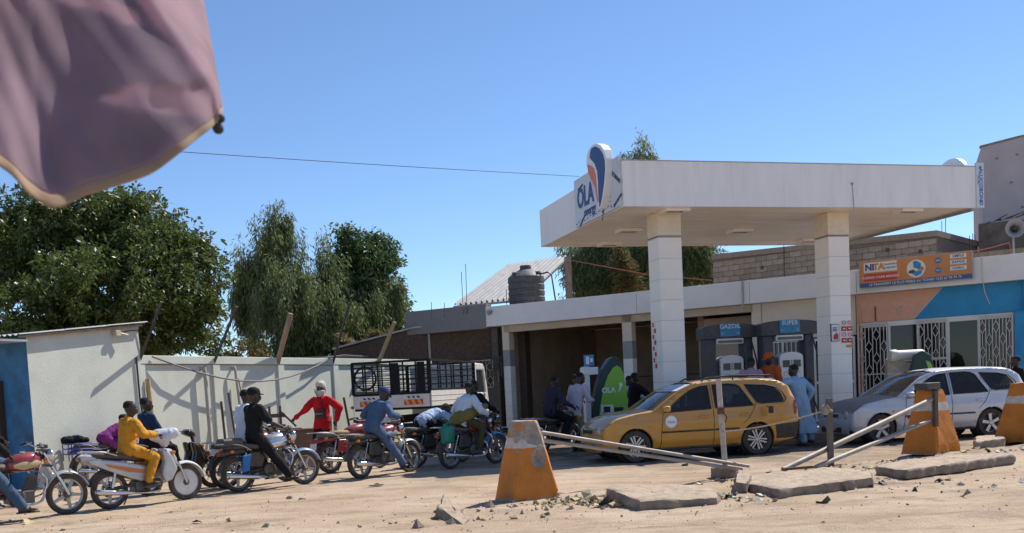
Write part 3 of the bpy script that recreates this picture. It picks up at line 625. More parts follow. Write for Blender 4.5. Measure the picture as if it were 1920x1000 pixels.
# ================================================================== pumps
M_PUMPD = mat('pump_navy', (.03, .038, .06), .45, dust=.25); M_PUMPW = mat('pump_white', (.74, .75, .77), .4, var=.03, dust=.12); M_PUMPB = mat('pump_blue', (.03, .24, .45), .45)
M_DISP = mat('display', (.03, .035, .04), .2); M_HOSE = mat('hose', (.02, .02, .02), .5)
def pump_portal(px0, px1, txt, label, Y_):
    a, b = aty(px0, 640, Y_), aty(px1, 640, Y_); Wd = (b - a).length; c = (a + b) / 2
    t = thing('fuel_pump', label, 'fuel pump', (c.x, c.y, 0), R(6), 'fuel pumps under the canopy'); h = Wd / 2
    MB().lohi((-h + .03, -.25, .14), (-h + .31, .25, 2.56)).build('post', M_PUMPD, t, bevel=.04); MB().lohi((h - .27, -.25, .14), (h - .03, .25, 2.56)).build('post', M_PUMPD, t, bevel=.04)
    hd = [(-h - .04, 2.55), (h + .04, 2.55), (h + .04, 2.84)] + [((h + .04) * math.cos(math.pi * k / 10), 2.84 + .09 * math.sin(math.pi * k / 10)) for k in range(1, 10)] + [(-h - .04, 2.84)]
    hdr = MB().prism(hd, -.34, .34).build('header', M_PUMPD, t, bevel=.03)
    MB().lohi((-.27, -.356, 2.60), (.27, -.341, 2.93)).build('grade_plate', M_PUMPB, hdr)
    text_mb(txt, .155, .004, Matrix.Translation((0, -.358, 2.85))).build('lettering', M_WHITEP, hdr)
    for s in (-1, 1): MB().bar((s * .14, -.36, 2.72), (s * .23, -.36, 2.65), .004, .018, up=(0, 1, 0)).bar((s * .23, -.36, 2.65), (s * .23, -.36, 2.71), .004, .018, up=(0, 1, 0)).bar((s * .23, -.36, 2.65), (s * .17, -.36, 2.65), .004, .018, up=(0, 1, 0)).build('arrow', M_WHITEP, hdr)
    MB().lohi((-.36, -.33, 2.40), (.36, .2, 2.545)).build('lamp_box', M_PUMPW, t, bevel=.01); MB().lohi((-.33, -.334, 2.425), (.33, -.331, 2.50)).build('lamp_glass', M_LAMPG, t)
    arch = [(-.31, .14), (.31, .14), (.31, 1.98)] + [(.31 * math.cos(math.pi * k / 12), 1.98 + .13 * math.sin(math.pi * k / 12)) for k in range(1, 12)] + [(-.31, 1.98)]
    cx = .04; Mx = Matrix.Translation((cx, 0, 0))
    d = MB().prism(arch, -.30, .2, Mx).build('dispenser', M_PUMPW, t, bevel=.025)
    MB().lohi((cx - .62, -.2, .14), (cx - .32, .2, 1.98)).build('pipe_cabinet', M_PUMPD, t, bevel=.03)
    for s in (-1, 1): MB().lohi((cx + s * .145 - .095, -.312, 1.72), (cx + s * .145 + .095, -.301, 1.90)).build('display', M_DISP, d)
    for k in range(3): MB().lohi((cx - .02, -.309, 1.74 + k * .06), (cx + .02, -.301, 1.775 + k * .06)).build('price_window', M_DISP, d)
    MB().lohi((cx - .22, -.307, 1.40), (cx + .22, -.301, 1.62)).build('keypad_plate', mat('pump_grey', (.5, .51, .52), .5), d)
    for k in range(6): MB().lohi((cx - .20 + k * .072, -.313, 1.44), (cx - .15 + k * .072, -.3075, 1.58)).build('key', M_PUMPW, d)
    MB().tube([(h - .1, -.3, 2.5), (h - .02, -.42, 2.0), (h + .06, -.5, 1.0), (h + .18, -.52, .5), (h + .02, -.45, .35), (h - .12, -.3, .9), (h - .15, -.27, 1.2)], .022, 8).build('hose', M_HOSE, t, smooth=True)
    MB().lohi((h - .2, -.33, 1.1), (h - .1, -.255, 1.4)).build('nozzle', M_BLACK, t, bevel=.02)
    MB().lohi((-h - .35, -.6, 0), (h + .35, .6, .139)).build('island', M_CONC, t, bevel=.03)
    return t
pump_portal(1314, 1409, 'GAZOIL', 'dark framed pump lettered GAZOIL under the canopy', 26.2)
pump_portal(1421, 1523, 'SUPER', 'dark framed pump lettered SUPER under the canopy', 25.8)
M_LEAF = mat('leaf_green', (.25, .52, .06), .4, var=.04); M_DGREEN = mat('pump_dark_green', (.012, .045, .04), .45); M_TEAL = mat('teal_print', (.04, .33, .42), .4)
def sail(t, s=1.0, text=True):
    """the sail shaped pump panel: dark edge, bright green front"""
    prof_ = [(0, 0), (1, 0), (.985, .3), (.95, .6), (.89, .84), (.80, .96), (.68, 1.0), (.54, .965), (.36, .83), (.20, .62), (.09, .38), (.03, .18)]
    def arc(w, h, x0, z0): return [(x0 + w * a, z0 + h * b) for a, b in prof_]
    MB().prism(arc(.90 * s, 1.66 * s, -.44 * s, .5 * s), -.16, .22).build('body_panel', M_DGREEN, t, bevel=.03)
    g = MB().prism(arc(.74 * s, 1.42 * s, -.29 * s, .52 * s), -.185, -.161).build('green_panel', M_LEAF, t)
    if text:
        text_mb('OLA', .17, .004, Matrix.Translation((-.02, -.19, 1.36)), bold=.006).build('lettering', M_WHITEP, g)
        for k in range(3):
            MB().tube([(.20 + .07 * math.cos(a) + k * .02, -.19, 1.42 + k * .03 + (.11 - k * .02) * math.sin(a)) for a in np.linspace(-1.6, 1.2, 8)], [.004, .01, .014, .016, .016, .014, .01, .004], 6).build('emblem', M_WHITEP, g)
        for x0, x1, z0, z1, m in ((-.22, .08, .80, 1.02, M_PUMPW), (-.16, .0, .84, .98, M_DISP), (.1, .32, .78, .95, M_DISP), (-.24, -.1, .72, .86, M_PUMPW), (.02, .09, .6, .85, M_PUMPW), (-.1, -.02, .58, .74, M_TEAL)):
            MB().lohi((x0, -.192 - .004 * (m is M_DISP), z0), (x1, -.1855, z1)).build('printed_shape', m, g)
gp = thing('fuel_pump', 'sail shaped green pump marked OLA beside the taxi bonnet', 'fuel pump', aty(1139, 740, 23.6) * Vector((1, 1, 0)), R(10), 'fuel pumps under the canopy')
sail(gp)
MB().lohi((-.56, -.1, .12), (-.44, .2, 1.95)).build('post', M_PUMPW, gp, bevel=.01); MB().lohi((-.6, -.14, 1.75), (-.24, .2, 1.93)).build('header_box', M_PUMPW, gp, bevel=.01)
MB().lohi((-.57, -.13, 1.96), (-.33, -.1, 2.22)).build('price_flag', M_PUMPB, gp); MB().lohi((-.53, -.134, 2.0), (-.45, -.1305, 2.18)).lohi((-.42, -.134, 2.05), (-.36, -.1305, 2.14)).build('flag_print', M_PUMPW, gp)
bb = MB().lohi((-.3, -.2, .24), (.52, -.187, .5)).build('banner', mat('banner_blue', (.03, .12, .38), .5), gp); text_mb('Accol', .2, .004, Matrix.Translation((.12, -.203, .38))).build('lettering', M_WHITEP, bb)
MB().lohi((-.5, -.15, .12), (.5, .2, .6)).build('base_cabinet', M_PUMPD, gp); MB().lohi((-.8, -.6, 0), (.8, .6, .119)).build('island', M_CONC, gp, bevel=.03)
dp = thing('fuel_pump', 'dark green sail topped pump before the barred kiosk, behind the silver car', 'fuel pump', aty(1727, 720, 25.6) * Vector((1, 1, 0)), R(-14), 'fuel pumps under the canopy')
o = MB().prism([(-.28, .0), (.3, .0), (.3, 1.6), (.22, 1.85), (.05, 1.98), (-.15, 1.9), (-.26, 1.5)], -.15, .2).build('body_panel', M_DGREEN, dp, bevel=.04)
g = MB().prism([(.02, 1.2), (.26, 1.25), (.26, 1.55), (.2, 1.68), (.10, 1.72), (.17, 1.45)], -.17, -.151).build('green_panel', M_LEAF, dp)
for k in range(3): MB().tube([(.05 + .05 * math.cos(a), -.16, 1.28 + k * .05 + .03 * math.sin(a)) for a in np.linspace(-1.4, 1.4, 6)], .01, 5).build('emblem', M_WHITEP, dp)
text_mb('OLA', .1, .003, Matrix.Translation((-.14, -.154, 1.27))).build('lettering', M_WHITEP, dp)
cbt = thing('display_cabinet', 'pale worn cabinet before the kiosk window, half hidden by the silver car', 'cabinet', aty(1688, 720, 26.2) * Vector((1, 1, 0)), R(-14))
MB().prism([(-.36, 0), (.5, 0), (.5, 1.62), (.1, 1.72), (.0, 1.84), (-.18, 1.9), (-.34, 1.8)], -.2, .25).build('body', mat('dirty_cream', (.42, .36, .29), .7, var=.15, stain=.3), cbt, bevel=.03)
for z in (.7, 1.05, 1.4): MB().lohi((-.34, -.215, z), (.48, -.201, z + .03)).build('shelf_edge', M_CREAM, cbt)
tag(MB().lathe([(.02, 0), (.15, 0), (.165, .03), (.165, .16), (.14, .2), (.14, .85), (.11, .9), (.02, .9)], 18, 'X').build('plastic_roll', mat('offwhite_plastic', (.66, .62, .55), .5, var=.08), smooth=40), 'off-white plastic roll lying on the pale cabinet', 'roll').location = aty(1668, 668, 26.0)
# ================================================================== cement block building behind the canopy, tall building on the right
def block_wall(t, O, E3, length, z0, z1f, hb=.2, lb=.45, skip=(), thick=.18):
    """courses of cement blocks along local x; z1f(x) gives the top"""
    th = thick; bm_ = {}
    n = 0; z = z0; r_ = 0
    while z < 9:
        x = -(r_ % 2) * lb / 2; any_ = False
        while x < length:
            a, b = max(x + .006, 0), min(x + lb - .006, length)
            if b - a > .08 and z + hb * .8 < z1f((a + b) / 2):
                any_ = True; o = MB().lohi((0, 0, 0), (b - a, .1, hb - .014)) if (round(b - a, 3)) not in bm_ else None
                key = (round(b - a, 3), random.randrange(3))
                if key not in bm_: bm_[key] = MB().lohi((0, 0, 0), (b - a, .1, hb - .014)).mesh('block', M_BLOCKS[key[1]])
                q = bpy.data.objects.new('block', bm_[key]); COL.objects.link(q); q.parent = t; q.location = (a, -.012 + random.uniform(-.006, .006), z + .007); n += 1
            x += lb
        z += hb; r_ += 1
        if not any_: break
    return n
B0 = aty(1338, 523, 38.5); B1 = aty(1757, 500, 33.0)
bdir = Vector((B1.x - B0.x, B1.y - B0.y, 0)); BL = bdir.length; bdir.normalize(); brz = math.atan2(bdir.y, bdir.x)
def on_b(px, py): p = on_plane(px, py, Vector((B0.x, B0.y, 0)), Vector((-bdir.y, bdir.x, 0))); return (p - Vector((B0.x, B0.y, 0))).dot(bdir), p.z
zt0, zt1 = on_b(1345, 476)[1], on_b(1757, 432)[1]; zb = 4.1
bb_ = thing('block_building', 'bare cement block building rising behind the station roof', 'building', (B0.x, B0.y, 0), brz)
MB().prism([(0, 0), (BL, 0), (BL, zt1 - .2), (0, zt0 - .2)], .06, 4.5).build('core', M_MORTAR, bb_)
nb_ = block_wall(bb_, None, None, BL, zb + .1, lambda x: zt0 + (zt1 - zt0) * x / BL - .18)
MB().prism([(-.05, zt0 - .2), (BL + .05, zt1 - .2), (BL + .05, zt1), (-.05, zt0)], -.04, .2).build('ring_beam', M_BLOCKS[1], bb_, bevel=.015)
MB().prism([(0.2, zt1 - .2), (4.5, zt1 - .2), (4.5, zt1), (.2, zt1)], BL - .2, BL + .04, axis='X').build('ring_beam', M_BLOCKS[1], bb_)
for k in range(16):
    z = zb + .1 + (k // 4) * .22; y = .1 + (k % 4) * .47 - (k // 4 % 2) * .2
    if z < zt1 - .4: MB().lohi((BL, max(y, .08), z), (BL + .015, y + .45, z + .205)).build('block', M_BLOCKS[2], bb_)
for s, z in ((BL * .24, .75), (BL * .52, .62), (BL * .80, .55), (BL * .93, .7)): MB().lohi((s, -.03, zt0 + (zt1 - zt0) * s / BL - z), (s + .12, -.013, zt0 + (zt1 - zt0) * s / BL - z + .12)).build('beam_hole', M_DARK, bb_)
for s in (.35, .62): MB().tube([(BL * s, -.05, zb), (BL * s + .05, -.06, zt0 - .1), (BL * s + .02, -.05, zt0 + .35)], .012, 5).build('wall_wire', M_CABLE, bb_)
for i, (px, py, tp) in enumerate(((1766, 436, 415), (1773, 436, 410), (1818, 462, 442), (1824, 460, 438), (1828, 459, 440))):
    a = aty(px, py + 8, 34); b = aty(px, tp, 34)
    tag(MB().tube([a, b], .012, 5).build('rebar', M_RUST), ['left rebar of the pair at the block building corner', 'taller rebar of the pair at the block building corner', 'left one of three short rebars beside the tall pink building', 'tallest middle one of three short rebars beside the tall pink building', 'right one of three short rebars beside the tall pink building'][i], 'rebar')
lw_ = thing('low_block_wall', 'dark low block wall between the block building and the tall pink building', 'wall', (F3(14.6, 3.4, 0)), FRZ)
MB().lohi((0, 0, 0), (7, .3, 5.02)).build('core', M_MORTAR, lw_)
for r_ in range(4):
    for k in range(9): MB().lohi((k * .46 - (r_ % 2) * .2 + .006, -.012, 4.2 + r_ * .205), (k * .46 - (r_ % 2) * .2 + .45, 0, 4.2 + r_ * .205 + .195)).build('block', M_BLOCKS[(k + r_) % 2], lw_)
pk = thing('pink_building', 'tall pale pink rendered building at the right edge', 'building', aty(1842, 400, 36.0) * Vector((1, 1, 0)), R(-22))
M_PINKW = mat('pale_pink_render', (.47, .41, .41), .9, var=.08, scale=1.5, bump=.3, stain=.3, staincol=(.3, .25, .24))
pz = aty(1842, 276, 36.0).z
MB().prism([(0, 0), (6, 0), (6, pz + .75), (3.4, pz + .5), (2.6, pz + .33), (1.2, pz + .18), (0, pz)], 0, 5).build('wall', M_PINKW, pk)
MB().prism([(-.05, pz - .02), (1.2, pz + .16), (2.6, pz + .31), (3.4, pz + .48), (6, pz + .73), (6, pz + .80), (3.4, pz + .55), (2.6, pz + .38), (1.2, pz + .23), (-.05, pz + .05)], -.03, .2).build('parapet_edge', M_CONC, pk)
for x, z in ((.45, pz - .5), (1.1, pz - .45), (.9, pz - 1.4), (1.25, pz - 2.3)): MB().lohi((x, -.012, z), (x + .09, -.001, z + .07)).build('putlog_hole', M_CONC, pk)
dk = thing('soot_wall', 'soot darkened block wall with scrap on top beside the loudspeaker', 'wall', aty(1836, 480, 33.5) * Vector((1, 1, 0)), R(-24))
dz = aty(1836, 420, 33.5).z; MB().lohi((0, 0, 0), (4, .4, dz)).build('core', mat('sooty_concrete', (.14, .11, .09), .95, var=.35, scale=2.5, bump=.5), dk)
for k in range(14):
    MB().bar((.25 + k * .11, .05 + random.uniform(-.1, .2), dz + .02 + k * .012), (.45 + k * .13 + random.uniform(0, .3), .1 + random.uniform(-.15, .25), dz + .10 + k * .022 + random.uniform(-.04, .1)), .09, .03).build('scrap', [M_DARK, M_STEEL, M_RUST][k % 3], dk)
hn = thing('loudspeaker', 'grey loudspeaker horn at the right edge above the kiosk', 'loudspeaker', aty(1904, 428, 27.2), R(-18))
M_HORN = mat('horn_grey', (.34, .34, .35), .5, dust=.2)
MB().lathe([(.03, .35), (.05, .3), (.09, .2), (.16, .08), (.24, 0), (.255, -.005), (.245, .01), (.17, .09), (.10, .21), (.06, .3)], 28, 'Y').build('horn', M_HORN, hn, smooth=50)
MB().lathe([(.02, .06), (.07, .09), (.08, .14), (.05, .2)], 18, 'Y').build('centre_cone', M_DARK, hn, smooth=50); MB().lathe([(.09, .33), (.11, .36), (.11, .5), (.05, .53)], 18, 'Y').build('driver', M_DARK, hn, smooth=50)
MB().bar((0, .35, -.05), (0, .35, -.95), .05, .05).build('bracket', M_STEEL, hn)
# sign board on the fascia
sg = thing('sign_board', 'orange money transfer sign board lettered NITA above the kiosk', 'sign', F3(12.72, -.29, 3.93), FRZ)
M_SIGNO = mat('sign_orange', (.50, .20, .07), .45, var=.06); M_SIGNB = mat('sign_blue', (.025, .085, .24), .45); M_SIGNW = mat('sign_white', (.66, .63, .58), .5, var=.04)
SW_, SH_ = 3.01, .77
MB().lohi((0, -.10, 0), (SW_, -.0, SH_)).build('frame', M_STEEL, sg); MB().lohi((.015, -.106, .015), (SW_ - .015, -.1005, SH_ - .015)).build('face', M_SIGNO, sg); MB().lohi((.015, -.109, .015), (SW_ - .015, -.1065, .135)).build('blue_band', M_SIGNB, sg)
def sgt(txt, x, z, size, m, y=-.112, bold=.003, sx=1.0): return text_mb(txt, size, .002, Matrix.Translation((x, y, z)) @ Matrix.Diagonal((sx, 1, 1, 1)), bold=bold).build('lettering', m, sg)
MB().lohi((.13, -.110, .43), (1.04, -.1065, .71)).build('white_box', M_SIGNW, sg); sgt('NI', .29, .57, .25, M_SIGNB, -.113, .012); sgt('TA', .54, .57, .25, M_SIGNO, -.113, .012)
for i, s_ in enumerate(('TRANSFERT', "D'ARGENT")): sgt(s_, .86, .62 - i * .095, .072, M_SIGNB, -.113, .001)
MB().lohi((.13, -.110, .18), (1.04, -.1065, .385)).build('name_box', mat('sign_red', (.50, .12, .06), .5), sg); sgt('AGENCE CHARI MONGO', .585, .28, .10, M_SIGNW, -.113, .002, .9)
dsc = MB().lathe([(.01, -.112), (.25, -.112), (.25, -.1065), (.01, -.1065)], 32, 'Y', (1.55, 0, .42)).build('picture_disc', M_SIGNW, sg)
for pts, m in (([(-.08, .20), (.02, .22), (.14, .12), (.1, .0), (-.06, .02)], M_BLUEP), ([(-.2, -.06), (-.1, -.02), (.0, -.07), (-.08, -.13), (-.2, -.12)], M_DARK), ([(.0, .02), (.12, .06), (.2, .02), (.2, -.06), (.06, -.04)], mat('hand_tan', (.30, .2, .11), .6)), ([(-.1, -.14), (.05, -.06), (.16, -.06), (.14, -.16), (.0, -.22)], M_BLUEP)):
    MB().prism([(1.55 + a, .42 + b) for a, b in pts], -.116, -.1125).build('picture_shape', m, dsc)
for z, s_ in ((.58, 'APP'), (.31, '24/7')):
    MB().lathe([(.01, -.112), (.085, -.112), (.085, -.1065), (.01, -.1065)], 20, 'Y', (2.13, 0, z)).build('blue_disc', mat('disc_blue', (.03, .16, .34), .5), sg); sgt(s_, 2.13, z, .065, M_SIGNW, -.115, .001)
for k, s_ in enumerate(('SIMPLE', 'RAPIDE', 'FIABLE')): MB().lohi((2.44, -.110, .60 - k * .165), (2.86, -.1065, .715 - k * .165)).build('word_box', M_SIGNW, sg); sgt(s_, 2.65, .657 - k * .165, .10, M_SIGNB, -.113, .001)
sgt('LE TRANSFERT LE PLUS FIABLE AU TCHAD +235 67 70 79 79', 1.5, .075, .095, M_SIGNW, -.113, .001, .98)
# wires
def cable(name, label, pts, r, m=M_CABLE, sag=0.0):
    P_ = [Vector(p) for p in pts]
    if len(P_) == 2 and sag: P_ = [P_[0].lerp(P_[1], t) - Vector((0, 0, sag * 4 * t * (1 - t))) for t in np.linspace(0, 1, 14)]
    return tag(MB().tube(P_, r, 6).build(name, m), label, 'cable')
cable('overhead_cable', 'thin overhead cable crossing the open sky to the canopy sign', [aty(-40, 258, 17.0), on_plane(1086, 331, KO - KU * .06, KU)], .0065, M_CABLE, .03)
M_PINKR = mat('pink_cord', (.42, .13, .11), .8)
cable('washing_line', 'faded red cord from the roof post towards the block building', [aty(1070, 488, 39.4), aty(1215, 515, 38), aty(1335, 526, 37.5)], .02, M_PINKR)
cable('washing_line', 'faded pink cord running over the roof edge to the loudspeaker', [aty(1795, 478, 28.3), aty(1860, 464, 28), aty(1892, 455, 27.6), aty(1896, 470, 27.5)], .018, M_PINKR)
cable('white_cord', 'thin pale cord hanging down the fascia right of the sign board', [F3(15.95, -.3, 4.52), F3(15.96, -.31, 3.9), F3(16.02, -.3, 3.5), F3(16.12, -.14, 3.2)], .01, M_CREAM)
for s, lb in ((5.62, 'pair of grey pipes running down the fascia right of the canopy column'),): cable('fascia_pipe', lb, [F3(9.2, -.30, 4.5), F3(9.2, -.31, 3.9), F3(9.15, -.3, 3.6)], .03, M_STEEL)
bd_ = tag(MB().box((0, 0, 0), (.16, .1, .12)).lathe([(.05, -.1), (.06, -.05), (.04, 0)], 12, 'Y', (0, 0, -.06)).build('flood_lamp', M_STEEL), 'small lamp at the left end of the garage fascia', 'lamp'); bd_.location = F3(-.1, -.36, 4.3); bd_.rotation_euler = (0, 0, FRZ)
# ================================================================== cars
def side_mesh(outline, holes, yfun, xs_, zs_, sgn, thick=.02):
    """a panel given in side view (x, z), cut on a grid and bent to the body's plan shape"""
    loops = [outline] + holes; flat = [p for l in loops for p in l]
    tri = tessellate_polygon([[Vector((p[0], p[1], 0)) for p in l] for l in loops])
    bm = bmesh.new(); vs = [bm.verts.new((p[0], 0, p[1])) for p in flat]
    for t in tri:
        try: bm.faces.new([vs[i] for i in t])
        except ValueError: pass
    for x in xs_:
        bmesh.ops.bisect_plane(bm, geom=bm.verts[:] + bm.edges[:] + bm.faces[:], plane_co=(x, 0, 0), plane_no=(1, 0, 0))
    for z in zs_:
        bmesh.ops.bisect_plane(bm, geom=bm.verts[:] + bm.edges[:] + bm.faces[:], plane_co=(0, 0, z), plane_no=(0, 0, 1))
    bmesh.ops.dissolve_limit(bm, angle_limit=.0005, verts=[], edges=[])
    for v in bm.verts: v.co.y = sgn * yfun(v.co.x, v.co.z)
    mb = MB(); bm.verts.index_update(); vv = [v.co[:] for v in bm.verts]; ff = [[v.index for v in f.verts] for f in bm.faces]; bm.free()
    return mb.add(vv, ff)
def interp(tab, x):
    xs_, ys_ = zip(*tab); return float(np.interp(x, xs_, ys_))
def smooth_path(pts, n):
    """catmull-rom through points"""
    P = [Vector(p) for p in pts]; P = [P[0] * 2 - P[1]] + P + [P[-1] * 2 - P[-2]]; out = []
    for i in range(1, len(P) - 2):
        for k in range(n):
            t = k / n; a, b, c, d = P[i - 1:i + 3]
            out.append(.5 * (2 * b + (c - a) * t + (2 * a - 5 * b + 4 * c - d) * t * t + (3 * b - a - 3 * c + d) * t ** 3))
    out.append(P[-2]); return out
def car_wheel(parent, x, sgn, y, mt, mr, style):
    w = MB().lathe([(.205, -.085), (.285, -.095), (.305, -.07), (.308, 0), (.305, .07), (.285, .095), (.205, .085)], 32, 'Y', (0, 0, 0), closed=True).build('wheel', mt, parent, smooth=35)
    w.location = (x, sgn * y, .308)
    s = sgn
    MB().lathe([(.205, -.08), (.205, s * .02), (.19, s * .02), (.19, -.08)], 32, 'Y', closed=True).build('rim', mr, w, smooth=35)
    MB().lathe([(.01, s * .02), (.19, s * .0), (.19, s * -.01), (.01, s * -.01)], 24, 'Y').build('brake_disc', M_DARK, w)
    sp = MB(); n = 6 if style == 6 else 5
    for k in range(n):
        a = 2 * math.pi * k / n + .2
        for da in ((-.026, .026) if style == 6 else (0,)):
            q = Matrix.Rotation(-a, 4, 'Y'); ww = .017 if style == 6 else .036
            sp.prism([(.03, da * .7 - ww * .8), (.2, da * 1.25 - ww), (.2, da * 1.25 + ww), (.03, da * .7 + ww * .8)], s * .035, s * .075, q)
    sp.lathe([(.05, s * .02), (.05, s * .08), (.035, s * .09), (.01, s * .09)], 16, 'Y'); sp.build('spokes', mr, w, bevel=.004)
    return w
def estate_car(name, label, loc, heading, paint, hoodpaint, lights, style, group, rails=True, dustm=None):
    """an estate car: x forward, wheels at x = 0 (front) and x = -2.465 (rear)"""
    t = thing(name, label, 'car', loc, heading, group)
    FX, RX, WR = 0.0, -2.465, .345
    XF, XR = .80, -3.42
    BELT = [(-3.42, .92), (-2.6, .945), (-1.5, .93), (-.45, .895), (.15, .86), (.55, .77), (.80, .66)]
    ROOF = [(-3.42, 1.05), (-3.30, 1.29), (-3.08, 1.41), (-2.7, 1.455), (-1.75, 1.47), (-1.34, 1.44), (-.98, 1.32), (-.70, 1.155), (-.38, .95)]
    HOOD = [(-.38, .95), (0, .905), (.35, .84), (.62, .74), (.80, .62)]
    def yf(x, z):
        base = .845 - .10 * max(0, (x - .35) / .45) ** 2.2 - .075 * max(0, (-2.9 - x) / .52) ** 2
        b = interp(BELT, x)
        if z > b: y = base - .02 - (z - b) * .30 - .12 * max(0, z - b) ** 2
        else: y = base - .035 * ((z - .62) / .35) ** 2 + .012 * math.exp(-((z - .72) / .07) ** 2) - .05 * max(0, .38 - z) / .2
        for wx in (FX, RX):   # wheel arch flare
            d = math.hypot(x - wx, z - .308); y += .018 * math.exp(-((d - WR) / .06) ** 2)
        return y
    def arch(wx): return [(wx + WR * math.cos(a), .308 + WR * math.sin(a)) for a in np.linspace(-.30, math.pi + .30, 18)]
    def up(tab, a, b, n): return [(x, interp(tab, x)) for x in np.linspace(a, b, n)]
    af, ar = arch(FX), arch(RX)
    low = .20
    outline = [(XF + .02, .30), (XF + .03, .50), (XF - .005, .62)] + up(HOOD, .78, -.38, 11) + up(ROOF, -.40, -3.42, 26)[1:] + [(-3.455, .92), (-3.47, .62), (-3.47, .48), (-3.42, .30), (RX - .36, low)] + ar[::-1] + [(RX + .36, low), (FX - .36, low)] + af[::-1] + [(FX + .37, low + .03)]
    # windows in side view
    w1 = [(-1.53, .945), (-.60, .915), (-.86, 1.12), (-1.12, 1.29), (-1.34, 1.375), (-1.53, 1.395)]
    w2 = [(-2.40, .965), (-1.62, .95), (-1.62, 1.40), (-1.95, 1.405), (-2.10, 1.385), (-2.18, 1.34)]
    w3 = [(-2.47, 1.03), (-2.58, .995), (-3.04, 1.01), (-3.11, 1.06), (-3.05, 1.19), (-2.93, 1.29), (-2.70, 1.35), (-2.28, 1.375)]
    xs_ = np.arange(-3.4, .8, .14); zs_ = np.arange(.28, 1.45, .085)
    for sg in (1, -1):
        o = side_mesh(outline, [w1, w2, w3], yf, xs_, zs_, sg).build('body_side', paint, t, smooth=40)
        sm = o.modifiers.new('thick', 'SOLIDIFY'); sm.thickness = .025; sm.offset = -1 if True else 1
        for wn in (w1, w2, w3):
            cx = sum(p[0] for p in wn) / len(wn); cz = sum(p[1] for p in wn) / len(wn)
            big = [(cx + (p[0] - cx) * 1.015, cz + (p[1] - cz) * 1.03) for p in wn]
            g = side_mesh(big, [], lambda x, z: yf(x, z) - .012, np.arange(-3.3, 0, .2), np.arange(.9, 1.4, .12), sg).build('side_window', M_CARGLASS, t, smooth=40)
            rim = MB().tube([(p[0], sg * (yf(*p) + .001), p[1]) for p in wn + wn[:1]], .011, 6, False).build('window_rubber', M_BLACK, g, smooth=True)
        seams = ([(-.56, .90), (-.52, .6), (-.50, .3), (-.44, .235)], [(-1.575, 1.42), (-1.575, .93), (-1.57, .5), (-1.56, .225)], [(-2.44, 1.0), (-2.42, .93), (-2.30, .75), (-2.16, .62)], [(-.44, .235), (-1.33, .225), (-2.0, .235)])
        for q in seams:
            q = smooth_path([(a, 0, b) for a, b in q], 6); MB().tube([(p.x, sg * (yf(p.x, p.z) + .0005), p.z) for p in q], .0065, 5, False).build('door_seam', M_BLACK, t)
        for a, b in ((.30, -1.56), (-1.59, -2.08)):
            pts = [(x, sg * (yf(x, .545) + .008), .545 + .012 * (x + 1) * .2) for x in np.linspace(a, b, 9)]
            if a > 0: pts = [(x, sg * (yf(x, .545) + .008), .545 + .012 * (x + 1) * .2) for x in np.linspace(-.52, b, 9)]
            MB().tube(pts, .018, 6).build('side_moulding', M_BLACK, t, smooth=True)
        MB().tube([(x, sg * (yf(x, .25) + .002), .225) for x in np.linspace(-.38, -2.08, 8)], .03, 6).build('sill', M_BLACK, t, smooth=True)
        for hx in (-1.36, -2.20):
            z = .80; y = yf(hx, z); MB().xloft([(hx - .09, sg * (y + .012), z, .010, .012, 3), (hx - .07, sg * (y + .022), z, .014, .02, 3), (hx + .07, sg * (y + .022), z, .014, .02, 3), (hx + .09, sg * (y + .012), z, .010, .012, 3)]).build('door_handle', paint, t, smooth=50)
        m_ = MB().xloft([(-.66, sg * .93, .985, .05, .05, 3), (-.62, sg * .95, .985, .085, .062, 3), (-.55, sg * .94, .98, .075, .052, 3), (-.52, sg * .93, .975, .04, .03, 3)]).build('mirror', paint, t, smooth=50)
        MB().bar((-.60, sg * .80, .93), (-.60, sg * .90, .965), .05, .04).build('mirror_arm', M_BLACK, m_)
        # lamps
        MB().ball((.79, sg * .53, .60), (.085, .135, .095), 16).build('headlight', lights, t, smooth=True)
        MB().ball((.74, sg * .69, .585), (.075, .07, .07), 12).build('headlight', lights, t, smooth=True)
        MB().lathe([(.085, -.02), (.092, .0), (.085, .01), (.075, .0)], 16, 'X', (.855, sg * .53, .60), closed=True).build('headlight_bezel', M_STEEL, t)
        q = [(-3.42, .76), (-3.36, .76), (-3.35, .93), (-3.38, 1.03), (-3.425, 1.03), (-3.45, .9)]
        side_mesh(q, [], lambda x, z: yf(x, z) + .006, [-3.38, -3.3], [.8, .9, 1.0], sg).build('tail_light', mat('tail_red', (.25, .02, .015), .25), t, smooth=40)
        MB().box((-.25, sg * (yf(-.25, .66) + .004), .66), (.05, .01, .03)).build('side_indicator', mat('amber', (.6, .2, .02), .3), t)
        car_wheel(t, FX, sg, .735, M_BLACK, M_ALLOY, style); car_wheel(t, RX, sg, .735, M_BLACK, M_ALLOY, style)
        for wx in (FX, RX): MB().lathe([(WR, .0), (WR, .28), (WR - .01, .28), (WR - .01, .0)], 24, 'Y', (wx, (.53 if sg > 0 else -.81), .308), closed=True).build('wheel_arch', M_BLACK, t)
    # skins across the car, front to back
    def skin(nm, path, mm, crown, push, zs=0, ny=14, inset=0.0):
        rs = []
        for x, z in path:
            y = yf(x, z) - inset; row = []
            for j in range(ny + 1):
                v = -1 + 2 * j / ny; k = 1 - v * v; row.append((x + push(x, z) * k, y * v, z + crown(x, z) * k))
            rs.append(row)
        return MB().rings(rs, caps=False, closed=False).build(nm, mm, t, smooth=40)
    nosepush = lambda x, z: .11 if x > .6 else .11 * max(0, (x - .2) / .4)
    skin('front_bumper', [(XF - .35, low + .02), (XF - .02, low + .02), (XF + .02, .30), (XF + .035, .40), (XF + .03, .50), (XF + .005, .54)], paint, lambda x, z: 0, lambda x, z: .12)
